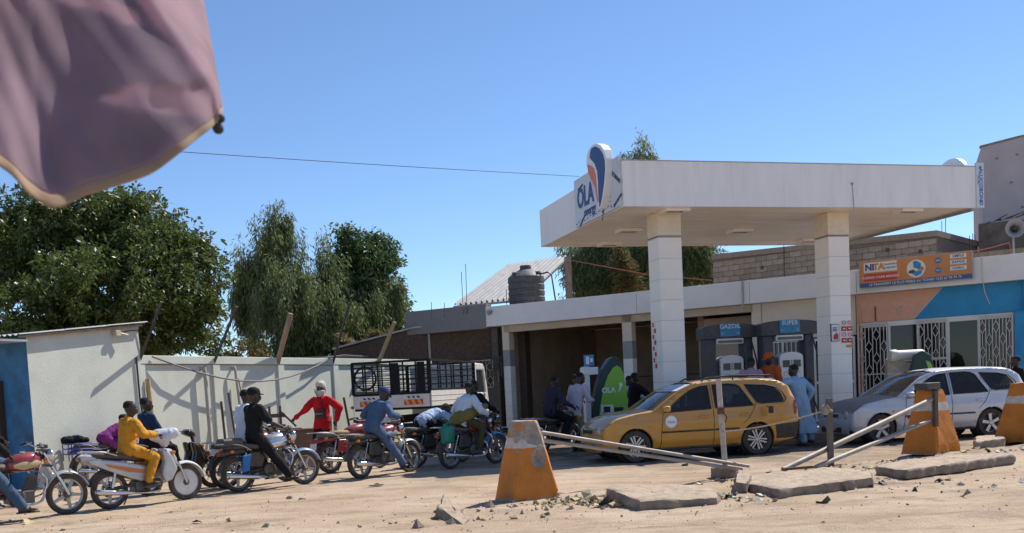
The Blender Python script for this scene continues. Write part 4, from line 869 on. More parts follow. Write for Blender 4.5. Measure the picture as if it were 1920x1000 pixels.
    skin('grille_panel', [(XF + .005, .54), (XF - .005, .62), (XF - .03, .66)], paint, lambda x, z: 0, lambda x, z: .115)
    MB().box((XF + .10, 0, .60), (.04, .62, .07)).build('grille', M_BLACK, t, bevel=.01)
    MB().box((XF + .115, 0, .31), (.03, .9, .11)).build('air_intake', M_BLACK, t, bevel=.01)
    MB().box((XF + .125, 0, .43), (.015, .5, .11)).build('number_plate', mat('plate_white', (.6, .6, .58), .5), t)
    skin('bonnet', [(XF - .03, .66)] + [(x, interp(HOOD, x)) for x in np.linspace(.72, -.40, 12)], hoodpaint, lambda x, z: .05 * min(1, (.8 - x) / .4), nosepush)
    wsp = [(-.40, .96), (-.70, 1.155), (-.98, 1.32), (-1.32, 1.425)]
    ws = skin('windscreen', wsp, M_CARGLASS2, lambda x, z: .02, lambda x, z: .10, inset=.03)
    for sg in (1, -1): MB().tube([(-.38, sg * yf(-.38, .945), .945)] + [(x, sg * (yf(x, z) - .012), z + .004) for x, z in wsp[1:]], .022, 6).build('pillar', paint, t, smooth=True)
    skin('roof', [(-1.30, 1.425), (-1.42, 1.447), (-1.7, 1.468), (-2.1, 1.465), (-2.6, 1.455), (-3.0, 1.43), (-3.14, 1.38)], paint, lambda x, z: .045, lambda x, z: .06 if x > -1.5 else (-.08 if x < -2.9 else 0))
    skin('rear_window', [(-3.13, 1.385), (-3.25, 1.31), (-3.39, 1.06)], M_CARGLASS, lambda x, z: .03, lambda x, z: -.07)
    skin('tailgate', [(-3.39, 1.06), (-3.425, .92), (-3.45, .66)], paint, lambda x, z: .0, lambda x, z: -.07)
    skin('rear_bumper', [(-3.45, .66), (-3.49, .62), (-3.51, .50), (-3.49, .34), (-3.40, .26), (-3.1, .24)], M_BLACK if rails else paint, lambda x, z: 0, lambda x, z: -.08)
    for sg in (1, -1):
        q = [(-2.86, .30), (-3.42, .30), (-3.475, .48), (-3.475, .60), (-2.83, .575)]
        side_mesh(q, [], lambda x, z: yf(x, z) + .008, [-3.3, -3.1, -2.95], [.4, .5], sg).build('bumper_side', M_BLACK if rails else paint, t, smooth=40)
    MB().lohi((-3.4, -.74, .22), (.7, .74, .27)).build('floor_pan', M_BLACK, t)
    # cabin: dashboard, seats, wheel
    MB().lohi((-.85, -.70, .55), (-.42, .70, .92)).build('dashboard', M_BLACK, t, bevel=.05)
    for sg in (1, -1):
        s_ = MB().xloft([(-1.8, sg * .36, .62, .24, .08, 4), (-1.3, sg * .36, .60, .25, .09, 4)]); s_.box((-1.82, sg * .36, .88), (.16, .46, .58), rot=Euler((0, R(-12), 0))); s_.box((-1.90, sg * .36, 1.24), (.09, .24, .15)); s_.build('front_seat', M_SEAT, t, bevel=.03)
    MB().lohi((-2.7, -.62, .4), (-2.1, .62, .68)).box((-2.62, 0, .9), (.16, 1.2, .55), rot=Euler((0, R(-14), 0))).build('rear_seat', M_SEAT, t, bevel=.03)
    MB().lohi((-3.35, -.66, .3), (-2.75, .66, .85)).build('load_floor', M_BLACK, t)
    MB().tube([(-.98 - .09 * math.cos(a), .36 + .18 * math.sin(a), .93 + .16 * math.cos(a)) for a in np.linspace(0, 2 * math.pi, 18)], .014, 6).build('steering_wheel', M_BLACK, t, smooth=True)
    if rails:
        for sg in (1, -1):
            MB().tube([(-1.45, sg * .56, 1.475), (-1.55, sg * .565, 1.53), (-2.1, sg * .57, 1.555), (-2.9, sg * .56, 1.53), (-3.0, sg * .555, 1.465)], .016, 8).build('roof_rail', M_BLACK, t, smooth=True)
            MB().tube([(-2.1, sg * .57, 1.46), (-2.1, sg * .57, 1.555)], .014, 6).build('rail_foot', M_BLACK, t)
        for x in (-1.7, -2.4): MB().bar((x, -.58, 1.545), (x, .58, 1.545), .035, .02).build('cross_bar', M_BLACK, t)
    for y0 in (-.45, .1): MB().tube([(-.43, y0, .985), (-.49, y0 + .25, 1.03), (-.51, y0 + .5, 1.04)], .009, 5).build('wiper', M_BLACK, t)
    for o in t.children:      # short overhangs
        if o.type == 'MESH' and o.location.length < 1e-6:
            for v in o.data.vertices:
                if v.co.x > .36: v.co.x = .36 + (v.co.x - .36) * .62
                elif v.co.x < -2.84: v.co.x = -2.84 + (v.co.x + 2.84) * .82
    return t, yf
M_CARGLASS = glass('car_glass', (.30, .33, .34), .93); M_CARGLASS2 = glass('windscreen_glass', (.45, .5, .52), .82)
M_ALLOY = mat('alloy_wheel', (.55, .55, .56), .35, .7, dust=.3); M_SEAT = mat('seat_cloth', (.09, .085, .08), .9)
M_TAXI = mat('taxi_yellow', (.55, .25, .014), .35, var=.07, scale=3, dust=.55, dustcol=(.42, .30, .17), coat=.5)
M_SILV = mat('silver_paint', (.56, .60, .65), .34, .25, var=.04, scale=3, dust=.28, coat=.4); M_HOODG = mat('grey_bonnet_paint', (.17, .175, .18), .45, var=.12, dust=.45)
M_LENS = mat('headlight_lens', (.62, .62, .60), .12, .2, dust=.15)
tf, tr_ = at(1195, 868), at(1420, 853)
hd = math.atan2((tf - tr_).y, (tf - tr_).x)
# the near flank is the left side of a car that faces left, so step half a track away from the camera
def car_at(f_, r_, half=.735):
    f_, r_ = Vector(f_), Vector(r_); d = (f_ - r_).normalized(); nrm = Vector((-d.y, d.x, 0)); nrm = nrm if nrm.y > 0 else -nrm
    return f_ + nrm * half, math.atan2(d.y, d.x)
c0, h0 = car_at((2.32, 18.62, 0), (4.73, 19.10, 0))
taxi, tyf = estate_car('taxi', 'dusty yellow estate taxi parked under the canopy', c0, h0, M_TAXI, M_TAXI, M_LENS, 6, None, True)
# door badge, open fuel flap, windscreen sun strip (near side is local +y)
bd = MB().lathe([(.01, 0), (.125, 0), (.125, .004), (.01, .004)], 28, 'Y', (-.70, tyf(-.62, .74) + .012, .74)).build('door_badge', M_WHITEP, taxi)
MB().lathe([(.112, 0), (.118, 0), (.118, .003), (.112, .003)], 28, 'Y', (-.70, tyf(-.62, .74) + .0155, .74), closed=True).build('badge_ring', M_PRINT, bd)
text_mb('TAXI', .07, .002, Matrix.Translation((-.70, tyf(-.62, .74) + .017, .73)) @ Matrix.Rotation(math.pi, 4, 'Z')).build('badge_print', M_PRINT, bd)
MB().lohi((-2.80, .815, .74), (-2.66, .84, .93)).build('fuel_pocket', M_BLACK, taxi)
MB().box((-2.60, .90, .835), (.02, .13, .17), rz=.5).build('fuel_flap', M_TAXI, taxi)
MB().add([(-.93 + .11 * (1 - (y / .6) ** 2), y, 1.285) for y in np.linspace(-.6, .6, 9)] + [(-1.25 + .11 * (1 - (y / .55) ** 2), y, 1.405) for y in np.linspace(-.55, .55, 9)], [(i, i + 1, i + 10, i + 9) for i in range(8)]).build('sun_strip', mat('pale_film', (.55, .62, .68), .4), taxi).location = (.012, 0, .025)
c1, h1 = car_at((7.65, 20.46, 0), (10.1, 20.80, 0))
silver, syf = estate_car('estate_car', 'silver estate car with dull grey bonnet behind the orange concrete posts', c1, h1, M_SILV, M_HOODG, M_LENS, 5, None, False)
M_STRP = mat('red_stripe', (.35, .06, .06), .5)
MB().lohi((-1.5, syf(-.9, .5) + .004, .49), (-.56, syf(-.9, .5) + .012, .53)).build('door_stripe', M_STRP, silver)
text_mb('S.T.E.', .13, .002, Matrix.Translation((-.95, syf(-.8, .62) + .012, .62)) @ Matrix.Rotation(math.pi, 4, 'Z'), bold=.004).build('door_lettering', M_PRINT, silver)
MB().box((-1.18, .3, 1.41), (.02, .22, .05)).build('windscreen_sticker', M_WHITEP, silver)

# ================================================================== cattle truck
tk_h = R(90 - 13); TKB = Vector((-2.08, 26.0, 0))
M_TRW = mat('truck_white', (.68, .66, .62), .5, var=.08, dust=.3, stain=.25, staincol=(.32, .22, .15)); M_CAGE = mat('cage_black', (.012, .012, .013), .7, spec=.2)
trk = thing('cargo_truck', 'white flatbed truck with black cage sides parked by the compound wall', 'truck', TKB, tk_h)   # local x forward, y to its left; origin at the rear right corner
TW, TL = 2.12, 4.5
MB().lohi((0, 0, 1.10), (TL, TW, 1.18)).build('bed_floor', M_CAGE, trk)
MB().lohi((-.05, .0, 1.16), (-.005, TW, 1.50)).build('tail_board', M_TRW, trk, bevel=.012)
for y, nm in ((-.045, 'side_board'), (TW + .003, 'side_board')): MB().lohi((0, y, 1.16), (TL, y + .042, 1.58)).build(nm, M_TRW, trk, bevel=.012)
for z in (1.3, 1.44): MB().lohi((0, -.055, z), (TL, -.046, z + .02)).build('board_rib', M_TRW, trk)
for y0 in (.18, 1.42):
    rf = MB().lohi((-.062, y0, 1.22), (-.052, y0 + .52, 1.36)).build('reflector', mat('reflector_red', (.5, .03, .02), .3), trk)
    for k in range(3): MB().prism([(y0 + .02 + k * .17, 1.222), (y0 + .1 + k * .17, 1.222), (y0 + .16 + k * .17, 1.358), (y0 + .08 + k * .17, 1.358)], -.066, -.0625, axis='X').build('reflector_stripe', mat('reflector_yellow', (.75, .32, .03), .3), rf)
    for k in range(3): MB().prism([(y0 + .08 + k * .13, 1.40), (y0 + .15 + k * .13, 1.40), (y0 + .18 + k * .13, 1.45), (y0 + .11 + k * .13, 1.45)], -.058, -.051, axis='X').build('warning_mark', M_PRINT, trk)
# cage: rails and bars, each its own piece
def cage_side(p0, p1, z0, z1, nh, nv, solid=()):
    p0, p1 = Vector(p0), Vector(p1)
    for z in (z0, z1): MB().bar(p0 + Vector((0, 0, z)), p1 + Vector((0, 0, z)), .05, .06).build('cage_rail', M_CAGE, trk)
    for k in range(1, nh): z = z0 + (z1 - z0) * k / nh; MB().bar(p0 + Vector((0, 0, z)), p1 + Vector((0, 0, z)), .025, .025).build('cage_bar', M_CAGE, trk)
    for k in range(nv + 1):
        q = p0.lerp(p1, k / nv); wd = .07 if k in (0, nv) else .035
        MB().bar(q + Vector((0, 0, z0)), q + Vector((0, 0, z1)), wd, wd).build('cage_post', M_CAGE, trk)
cage_side((.02, -.02, 0), (TL, -.02, 0), 1.60, 2.38, 6, 6); cage_side((.02, TW + .02, 0), (TL, TW + .02, 0), 1.60, 2.38, 6, 6)
cage_side((-.02, 0, 0), (-.02, TW, 0), 1.53, 2.38, 7, 6); cage_side((TL, 0, 0), (TL, TW, 0), 1.2, 2.38, 6, 6)
for y in (.82, .1): MB().lohi((-.04, y, 1.56), (-.03, y + .22, 2.34)).build('gate_plate', M_CAGE, trk)
ring = [(-.02, TW - .35 + .30 * math.cos(a), 1.97 + .30 * math.sin(a)) for a in np.linspace(0, 2 * math.pi, 20)]
MB().tube(ring, .03, 6, False).build('tailgate_hoop', M_CAGE, trk)
MB().lohi((.1, .35, .68), (6.0, .55, .9)).lohi((.1, TW - .55, .68), (6.0, TW - .35, .9)).build('chassis', M_CAGE, trk)
MB().lohi((-.06, .1, .62), (.02, TW - .1, .74)).build('rear_beam', M_CAGE, trk); MB().lohi((-.075, .85, .78), (-.055, 1.35, .95)).build('number_plate', mat('plate_white', (.6, .6, .58), .5), trk)
for y0 in (.1, TW - .4): MB().lohi((-.09, y0, .78), (-.02, y0 + .3, .9)).build('tail_light', mat('tail_red', (.25, .02, .015), .25), trk, bevel=.01)
MB().lohi((-.02, TW - .08, .3), (.02, TW + .06, .95)).build('mud_flap', M_BLACK, trk); MB().lohi((.5, .02, .3), (.52, .42, .95)).build('mud_flap', M_BLACK, trk)
for x in (1.1, 5.2):
    for y0 in (.16, TW - .16):
        w_ = MB().lathe([(.2, -.13), (.36, -.14), (.40, -.1), (.41, 0), (.40, .1), (.36, .14), (.2, .13)], 28, 'Y', closed=True).build('wheel', M_BLACK, trk, smooth=35); w_.location = (x, y0, .41)
        MB().lathe([(.2, -.1), (.2, .1), (.06, .06), (.02, .06), (.02, -.06), (.06, -.06)], 20, 'Y').build('rim', M_TRW, w_, smooth=35)
cabp = [(4.65, .75), (6.35, .75), (6.38, 1.2), (6.2, 1.75), (5.98, 2.28), (5.8, 2.36), (4.72, 2.38), (4.65, 2.3)]
cw = [(4.95, 1.45), (6.05, 1.45), (5.85, 2.15), (4.95, 2.15)]
MB().prism(cabp, .02, TW - .02, holes=[cw]).build('cab', M_TRW, trk, bevel=.04)
MB().prism([(4.93, 1.43), (6.07, 1.43), (5.87, 2.17), (4.93, 2.17)], .06, TW - .06).build('cab_glass', M_DISP, trk)
MB().bar((6.1, -.02, 2.1), (6.25, -.25, 2.1), .03, .03).box((6.25, -.28, 1.95), (.06, .16, .34)).build('cab_mirror', M_BLACK, trk)
# ================================================================== motorcycles: x forward, rear axle over the origin
M_TYRE = mat('tyre', (.022, .021, .02), .85, dust=.4); M_CHROME = mat('chrome', (.62, .62, .62), .18, .95, var=.05, dust=.15); M_ENG = mat('engine_alloy', (.10, .10, .10), .5, .6, dust=.3)
M_FRAME = mat('bike_frame_black', (.015, .015, .016), .4, dust=.3); M_SEATB = mat('bike_seat', (.03, .029, .03), .6, dust=.35); M_GREYAL = mat('grey_cast_wheel', (.38, .38, .38), .4, .6, dust=.3)
M_ORLENS = mat('amber', (.6, .2, .02), .3); M_REDLENS = mat('tail_red', (.25, .02, .015), .25); M_LAMP = mat('lamp_lens', (.62, .62, .6), .1, .2)
def bike_wheel(t, x, r, style, steer=0.0):
    w = MB().lathe([(r - .075, -.034), (r - .03, -.042), (r - .008, -.03), (r, 0), (r - .008, .03), (r - .03, .042), (r - .075, .034)], 32, 'Y', closed=True).build('wheel', M_TYRE, t, smooth=35)
    w.location = (x, 0, r); w.rotation_euler = (0, random.uniform(0, 1.2), steer) if not steer else (0, 0, steer)
    rm = M_CHROME if style == 'wire' else M_GREYAL
    MB().lathe([(r - .072, -.03), (r - .072, .03), (r - .088, .026), (r - .088, -.026)], 32, 'Y', closed=True).build('rim', rm, w, smooth=35)
    MB().lathe([(.045, -.05), (.055, -.03), (.055, .03), (.045, .05)], 16, 'Y').build('hub', M_ENG, w, smooth=35)
    if style == 'disc': MB().lathe([(.03, -.036), (r - .085, -.022), (r - .085, .022), (.03, .036)], 32, 'Y').build('wheel_cover', mat('white_disc', (.68, .68, .67), .4, dust=.2), w, smooth=35)
    elif style == 'wire':
        s = MB()
        for k in range(24): a = 2 * math.pi * k / 24; b = a + (.5 if k % 2 else -.5); s.tube([(.05 * math.cos(b), .03 * (-1) ** k, .05 * math.sin(b)), ((r - .08) * math.cos(a), 0, (r - .08) * math.sin(a))], .004, 4, False)
        s.build('spokes', M_CHROME, w)
    else:
        s = MB()
        for k in range(5): s.prism([(.04, -.028), (r - .08, -.018), (r - .08, .018), (.04, .028)], -.014, .014, Matrix.Rotation(2 * math.pi * k / 5, 4, 'Y'))
        s.build('spokes', rm, w, bevel=.004)
    MB().lathe([(.11, .045), (.11, .049), (.06, .049), (.06, .045)], 20, 'Y', closed=True).build('brake_disc', M_CHROME, w)
    return w
def fender(r, x, z, a0, a1, wd, m, t, name='mudguard', th=.012):
    rs = []
    for a in np.linspace(a0, a1, 14):
        ring = []
        for j in range(7):
            v = -1 + 2 * j / 6; rr = r - .03 * v * v; ring.append((x + rr * math.cos(a), wd * v, z + rr * math.sin(a)))
        for j in range(6, -1, -1):
            v = -1 + 2 * j / 6; rr = r - .03 * v * v - th; ring.append((x + rr * math.cos(a), (wd - .004) * v, z + rr * math.sin(a)))
        rs.append(ring)
    return MB().rings(rs).build(name, m, t, smooth=45)
def handlebar(t, x, z, w=.36, sweep=.10, rise=.05, mirrors=False):
    pts = [(x - sweep, w, z + rise - .03), (x - sweep * .6, w * .75, z + rise), (x, .14, z), (x, -.14, z), (x - sweep * .6, -w * .75, z + rise), (x - sweep, -w, z + rise - .03)]
    h = MB().tube(smooth_path(pts, 4), .011, 8).build('handlebar', M_CHROME, t, smooth=True)
    for s in (-1, 1):
        MB().tube([(x - sweep * .55, s * w * .68, z + rise), (x - sweep, s * w, z + rise - .03)], .018, 8).build('grip', M_BLACK, h, smooth=True)
        MB().tube([(x - sweep * .4 + .04, s * w * .62, z + rise), (x - sweep + .05, s * (w - .03), z + rise - .04)], .006, 5).build('lever', M_CHROME, h)
        if mirrors: MB().tube([(x - sweep * .5, s * w * .6, z + rise), (x - .02, s * (w * .7), z + rise + .14), (x - .02, s * (w * .78), z + rise + .19)], .005, 5).ball((x - .02, s * w * .8, z + rise + .22), (.012, .055, .035), 10).build('rear_view_mirror', M_FRAME, h, smooth=True)
def motorcycle(label, rear, front, tank, fend, style='cast', rack=True, seatm=None, side=None, guard=True, name='motorcycle', plate=False, steer=0.0, tankp=None):
    rear, front = Vector(rear), Vector(front); d = front - rear; L = 1.27
    t = thing(name, label, 'motorcycle', (rear.x, rear.y, .0), math.atan2(d.y, d.x), 'motorcycles queuing at the station')
    t.rotation_euler = Euler((R(random.uniform(-3, 3)), 0, math.atan2(d.y, d.x)))
    r = .30; side = side or M_FRAME; seatm = seatm or M_SEATB
    bike_wheel(t, 0, r, style); bike_wheel(t, L, r, style, steer)
    for s in (-1, 1):      # fork, shock absorber, swing arm
        MB().tube([(L, s * .075, r), (L - .13, s * .08, r + .26)], .024, 8).tube([(L - .12, s * .08, r + .24), (L - .32, s * .085, .93)], .017, 8).build('fork_leg', M_CHROME, t, smooth=True)
        MB().tube([(0, s * .085, r), (.42, s * .075, .36)], .02, 6).build('swing_arm', M_FRAME, t, smooth=True)
        sh = MB()
        for k in range(9): a = k / 9; sh.lathe([(.018, .0), (.03, .008), (.018, .018)], 10, 'Z', (.02 + .08 * a, s * .11, .36 + .27 * a))
        sh.tube([(.01, s * .11, .32), (.12, s * .11, .66)], .014, 6).build('shock_absorber', M_CHROME, t, smooth=True)
        MB().box((L - .33, s * .19, .80), (.05, .05, .045)).tube([(L - .33, s * .08, .81), (L - .33, s * .17, .80)], .008, 5).build('indicator', M_ORLENS, t, bevel=.012)
        MB().box((-.16, s * .16, .70), (.05, .05, .045)).tube([(-.16, s * .06, .70), (-.16, s * .14, .70)], .008, 5).build('indicator', M_ORLENS, t, bevel=.012)
        MB().tube([(.52, s * .1, .28), (.52, s * .27, .28)], .016, 6).build('footpeg', M_BLACK, t)
        MB().prism([(.12, .42), (.40, .40), (.46, .56), (.36, .66), (.16, .66)], s * .09, s * .135).build('side_cover', side, t, bevel=.02)
    MB().box((L - .30, 0, .96), (.10, .22, .03)).build('fork_yoke', M_FRAME, t); MB().box((L - .25, 0, .74), (.08, .20, .03)).build('fork_yoke', M_FRAME, t)
    fender(r + .055, L, r, .35, 2.75, .065, fend, t); fender(r + .06, 0, r, .9, 3.0, .075, M_FRAME, t)
    MB().tube([(L - .31, 0, .90), (L - .38, 0, .72), (.80, 0, .34), (.48, 0, .26), (.36, 0, .40)], .022, 8).tube([(L - .33, 0, .86), (.62, 0, .70), (.30, 0, .66), (-.22, 0, .70)], .022, 8).tube([(.42, 0, .66), (.40, 0, .34)], .02, 6).build('frame', M_FRAME, t, smooth=True)
    e = MB().lohi((.44, -.13, .24), (.78, .13, .42)); e.lathe([(.10, -.15), (.12, -.13), (.12, .13), (.10, .15)], 18, 'Y', (.54, 0, .34)); e = e.build('engine', M_ENG, t, bevel=.02)
    f = MB()
    for k in range(7): f.box((.73 + k * .012, 0, .43 + k * .024), (.17, .17, .012), rot=Euler((0, R(18), 0)))
    f.box((.77, 0, .52), (.1, .1, .24), rot=Euler((0, R(18), 0))); f.build('cylinder', M_ENG, e)
    MB().tube(smooth_path([(.86, -.06, .50), (.93, -.09, .42), (.86, -.12, .25), (.62, -.15, .215), (.34, -.16, .235)], 4), .019, 8).build('exhaust_pipe', M_CHROME, t, smooth=True)
    MB().tube([(.36, -.16, .235), (.28, -.165, .24), (-.22, -.175, .30), (-.25, -.175, .305)], [.022, .042, .046, .03], 12).build('silencer', M_CHROME, t, smooth=True)
    tk_ = MB().xloft([(.44, 0, .77, .07, .05, 2.4), (.48, 0, .79, .11, .09, 2.6), (.60, 0, .805, .135, .125, 2.6), (.76, 0, .82, .145, .135, 2.5), (.88, 0, .83, .12, .115, 2.4), (.93, 0, .83, .06, .06, 2.2)], 18).build('fuel_tank', tank, t, smooth=50)
    MB().lathe([(.035, .0), (.035, .02), (.01, .025)], 12, 'Z', (.70, 0, .945)).build('tank_cap', M_CHROME, tk_)
    if tankp: 
        for s in (-1, 1): MB().xloft([(.52, s * .125, .77, .012, .02, 2), (.64, s * .135, .77, .016, .06, 2), (.84, s * .13, .79, .014, .05, 2), (.90, s * .10, .80, .01, .015, 2)], 10).build('tank_panel', tankp, tk_, smooth=50)
    MB().xloft([(-.22, 0, .76, .09, .03, 3), (-.18, 0, .77, .12, .055, 3), (.12, 0, .765, .125, .055, 3), (.32, 0, .745, .12, .05, 3), (.46, 0, .765, .09, .055, 3), (.50, 0, .78, .05, .03, 3)], 16).build('saddle', seatm, t, smooth=50)
    MB().xloft([(-.32, 0, .66, .05, .03, 3), (-.28, 0, .66, .075, .05, 3), (-.16, 0, .68, .09, .05, 3), (.1, 0, .68, .11, .05, 3)], 12).build('tail_fairing', side, t, smooth=50)
    MB().box((-.335, 0, .66), (.03, .12, .07)).build('tail_light', M_REDLENS, t, bevel=.012)
    if plate: MB().box((-.37, 0, .55), (.012, .2, .13), rot=Euler((0, R(12), 0))).build('number_plate', mat('plate_white', (.6, .6, .58), .5), t)
    hl = MB().lathe([(.02, -.12), (.07, -.10), (.095, -.02), (.10, .0), (.095, .012)], 20, 'X', (L - .20, 0, .88)).build('headlight', M_CHROME if style != 'black' else M_FRAME, t, smooth=40)
    MB().lathe([(.09, .0), (.07, .025), (.01, .035)], 20, 'X', (L - .20 + .005, 0, .88)).build('lens', M_LAMP, hl, smooth=40)
    for s in (-1, 1): MB().lathe([(.05, 0), (.05, .05), (.04, .055)], 14, 'Z', (L - .30, s * .065, .99)).build('instrument', M_FRAME, t)
    handlebar(t, L - .36, 1.02, mirrors=plate)
    if rack:
        k = MB()
        for s in (-1, 1): k.tube(smooth_path([(.20, s * .13, .70), (.0, s * .14, .80), (-.28, s * .13, .83), (-.42, s * .08, .83)], 4), .009, 6)
        for x in (-.1, -.2, -.3, -.4): k.tube([(x, -.125, .828), (x, .125, .828)], .007, 5)
        k.build('luggage_rack', M_CHROME, t, smooth=True)
    if guard: MB().tube(smooth_path([(.74, -.05, .30), (.86, -.22, .38), (.90, -.27, .55), (.84, -.22, .66), (.80, -.05, .70)], 5), .012, 8).tube(smooth_path([(.74, .05, .30), (.86, .22, .38), (.90, .27, .55), (.84, .22, .66), (.80, .05, .70)], 5), .012, 8).build('crash_bar', M_CHROME, t, smooth=True)
    MB().tube([(.40, .1, .26), (.34, .22, .02)], .010, 6).build('side_stand', M_FRAME, t)
    return t
def scooter(label, rear, front, body, trim, wheels, fend, screen=None, disc=False):
    """step-through light motorcycle with leg shield"""
    rear, front = Vector(rear), Vector(front); d = front - rear; L = 1.23; r = .285
    t = thing('scooter', label, 'motorcycle', (rear.x, rear.y, 0), math.atan2(d.y, d.x), 'motorcycles queuing at the station')
    bike_wheel(t, 0, r, 'cast' if disc else wheels); bike_wheel(t, L, r, wheels)
    for s in (-1, 1):
        MB().tube([(L, s * .07, r), (L - .14, s * .075, .62)], .02, 8).build('fork_leg', M_CHROME, t, smooth=True)
        MB().tube([(0, s * .08, r), (.40, s * .07, .34)], .02, 6).build('swing_arm', M_FRAME, t, smooth=True)
        MB().tube([(.0, s * .10, .32), (.08, s * .10, .62)], .022, 8).build('shock_absorber', M_CHROME, t, smooth=True)
        # side panel sweeping up to the tail
        pn = [(.62, .42), (.66, .52), (.50, .62), (.20, .70), (-.24, .78), (-.36, .76), (-.30, .70), (.0, .56), (.28, .44), (.46, .38)]
        MB().prism(pn, s * .075, s * .14).build('side_panel', body, t, bevel=.03)
        MB().prism([(.50, .50), (.52, .55), (.20, .62), (-.10, .69), (-.05, .64), (.25, .54)], s * .140, s * .147).build('decal', mat('orange_decal', (.55, .18, .05), .4), t)
        # leg shield wing
        ls = [(L - .42, .32), (L - .30, .36), (L - .20, .52), (L - .28, .74), (L - .36, .84), (L - .46, .86), (L - .42, .66), (L - .47, .46)]
        MB().prism(ls, s * .07, s * .20).build('leg_shield', body, t, bevel=.04)
        MB().tube([(.50, s * .08, .26), (.50, s * .26, .26)], .016, 6).build('footpeg', M_BLACK, t)
        MB().box((L - .26, s * .17, .78), (.07, .05, .05)).build('indicator', M_ORLENS, t, bevel=.015)
    MB().xloft([(L - .36, 0, .80, .12, .05, 3), (L - .26, 0, .74, .17, .10, 3), (L - .18, 0, .64, .13, .08, 3), (L - .15, 0, .56, .06, .03, 3)], 14).build('front_cover', body, t, smooth=50)
    fender(r + .06, L, r, .15, 2.6, .075, fend, t); fender(r + .05, 0, r, .9, 2.9, .07, M_FRAME, t)
    MB().tube([(L - .30, 0, .80), (.70, 0, .45), (.30, 0, .46), (-.1, 0, .62)], .035, 8).build('frame', M_FRAME, t, smooth=True)
    e = MB().lohi((.36, -.12, .22), (.60, .12, .38)); e.xloft([(.56, 0, .31, .08, .07, 4), (.80, 0, .33, .075, .065, 4)]); e.build('engine', M_ENG, t, bevel=.02)
    MB().tube(smooth_path([(.78, -.05, .28), (.72, -.12, .21), (.5, -.14, .2), (.25, -.15, .22)], 4), .017, 8).build('exhaust_pipe', M_CHROME, t, smooth=True)
    MB().tube([(.30, -.15, .22), (.2, -.155, .23), (-.24, -.165, .28), (-.28, -.165, .285)], [.02, .036, .045, .03], 12).build('silencer', M_CHROME, t, smooth=True)
    MB().xloft([(-.28, 0, .82, .07, .02, 3), (-.24, 0, .82, .10, .05, 3), (.10, 0, .79, .12, .055, 3), (.36, 0, .74, .11, .05, 3), (.54, 0, .71, .08, .05, 3), (.58, 0, .70, .04, .03, 3)], 16).build('saddle', M_SEATB, t, smooth=50)
    MB().xloft([(-.42, 0, .80, .05, .03, 3), (-.36, 0, .80, .09, .05, 3), (-.22, 0, .78, .10, .06, 3)], 12).build('tail_cover', body, t, smooth=50); MB().box((-.43, 0, .78), (.03, .13, .06)).build('tail_light', M_REDLENS, t, bevel=.012)
    k = MB()
    for s in (-1, 1): k.tube(smooth_path([(.10, s * .12, .80), (-.12, s * .135, .87), (-.36, s * .12, .88), (-.42, 0, .88)], 4), .011, 6)
    k.build('grab_rail', M_CHROME, t, smooth=True)
    c = MB().xloft([(L - .52, 0, 1.02, .06, .03, 2.5), (L - .46, 0, 1.02, .15, .06, 2.5), (L - .38, 0, 1.0, .14, .075, 2.5), (L - .31, 0, .97, .07, .05, 2.5)], 14).build('handlebar_cowl', trim, t, smooth=50)
    MB().ball((L - .33, 0, .975), (.035, .085, .055), 14).build('headlight', M_LAMP, c, smooth=True)
    MB().tube([(L - .37, 0, .98), (L - .28, 0, .70)], .03, 8).build('steering_post', M_FRAME, t); handlebar(t, L - .44, 1.03, .34, .08, .02)
    MB().tube([(.36, .1, .24), (.30, .2, .02)], .01, 6).build('side_stand', M_FRAME, t)
    return t
def P2(x, y): p = at(x, y); return (p.x, p.y, 0)
BD = Vector((.69, .724, 0))
M_RED = mat('bike_red', (.26, .012, .02), .28, coat=.5, dust=.2); M_SILVB = mat('bike_silver', (.50, .51, .53), .35, .3, dust=.25, coat=.3); M_BLK = mat('bike_black', (.012, .012, .014), .25, coat=.5, dust=.25); M_BLUEB = mat('bike_blue', (.02, .06, .30), .35, coat=.4, dust=.25); M_GREYF = mat('bike_grey', (.42, .45, .48), .35, .4, dust=.2)
def fr(p): p = Vector(p); return tuple(p - BD * 1.27)
B = {}
B['red'] = motorcycle('red motorcycle at the left edge, only its front half in view', fr((-6.48, 14.26, 0)), (-6.48, 14.26, 0), M_RED, M_GREYF, 'cast', side=M_RED, tankp=mat('gold_decal', (.5, .38, .2), .4))
B['silver'] = scooter('silver scooter with white disc wheels carrying the boy in yellow', (-6.05, 14.73, 0), (-5.19, 15.64, 0), M_SILVB, M_SILVB, 'disc', mat('scooter_white', (.62, .63, .64), .35, dust=.2), disc=True)
_p = Vector(P2(165, 908)); B['blue'] = motorcycle('blue motorcycle with bent chrome bars behind the silver scooter', _p, _p + BD * 1.27, M_BLUEB, M_BLUEB, 'cast', side=M_BLUEB)
k = MB()
for z in (.62, .72, .82): k.tube(smooth_path([(.2, -.16, z), (-.2, -.2, z + .02), (-.40, -.14, z + .02), (-.40, .14, z + .02), (-.2, .2, z + .02), (.2, .16, z)], 4), .014, 6)
for x, y in ((-.2, -.2), (-.2, .2), (-.4, .14), (-.4, -.14)): k.tube([(x, y, .5), (x, y, .86)], .012, 6)
k.build('blue_carrier', M_BLUEB, B['blue'], smooth=True)
_p = Vector(P2(404, 914)); B['black'] = scooter('black scooter seen between the silver scooter and the loaded motorcycle', fr(_p), _p, M_BLK, M_BLK, 'wire', M_BLK)
B['chrome'] = motorcycle('motorcycle with chrome tank and blue cloth bag, ridden by the man in black', (-4.62, 16.52, 0), (-3.64, 17.42, 0), mat('tank_silver', (.5, .5, .5), .25, .6), mat('blue_silver_guard', (.30, .38, .55), .3, .4), 'cast', tankp=M_CHROME)
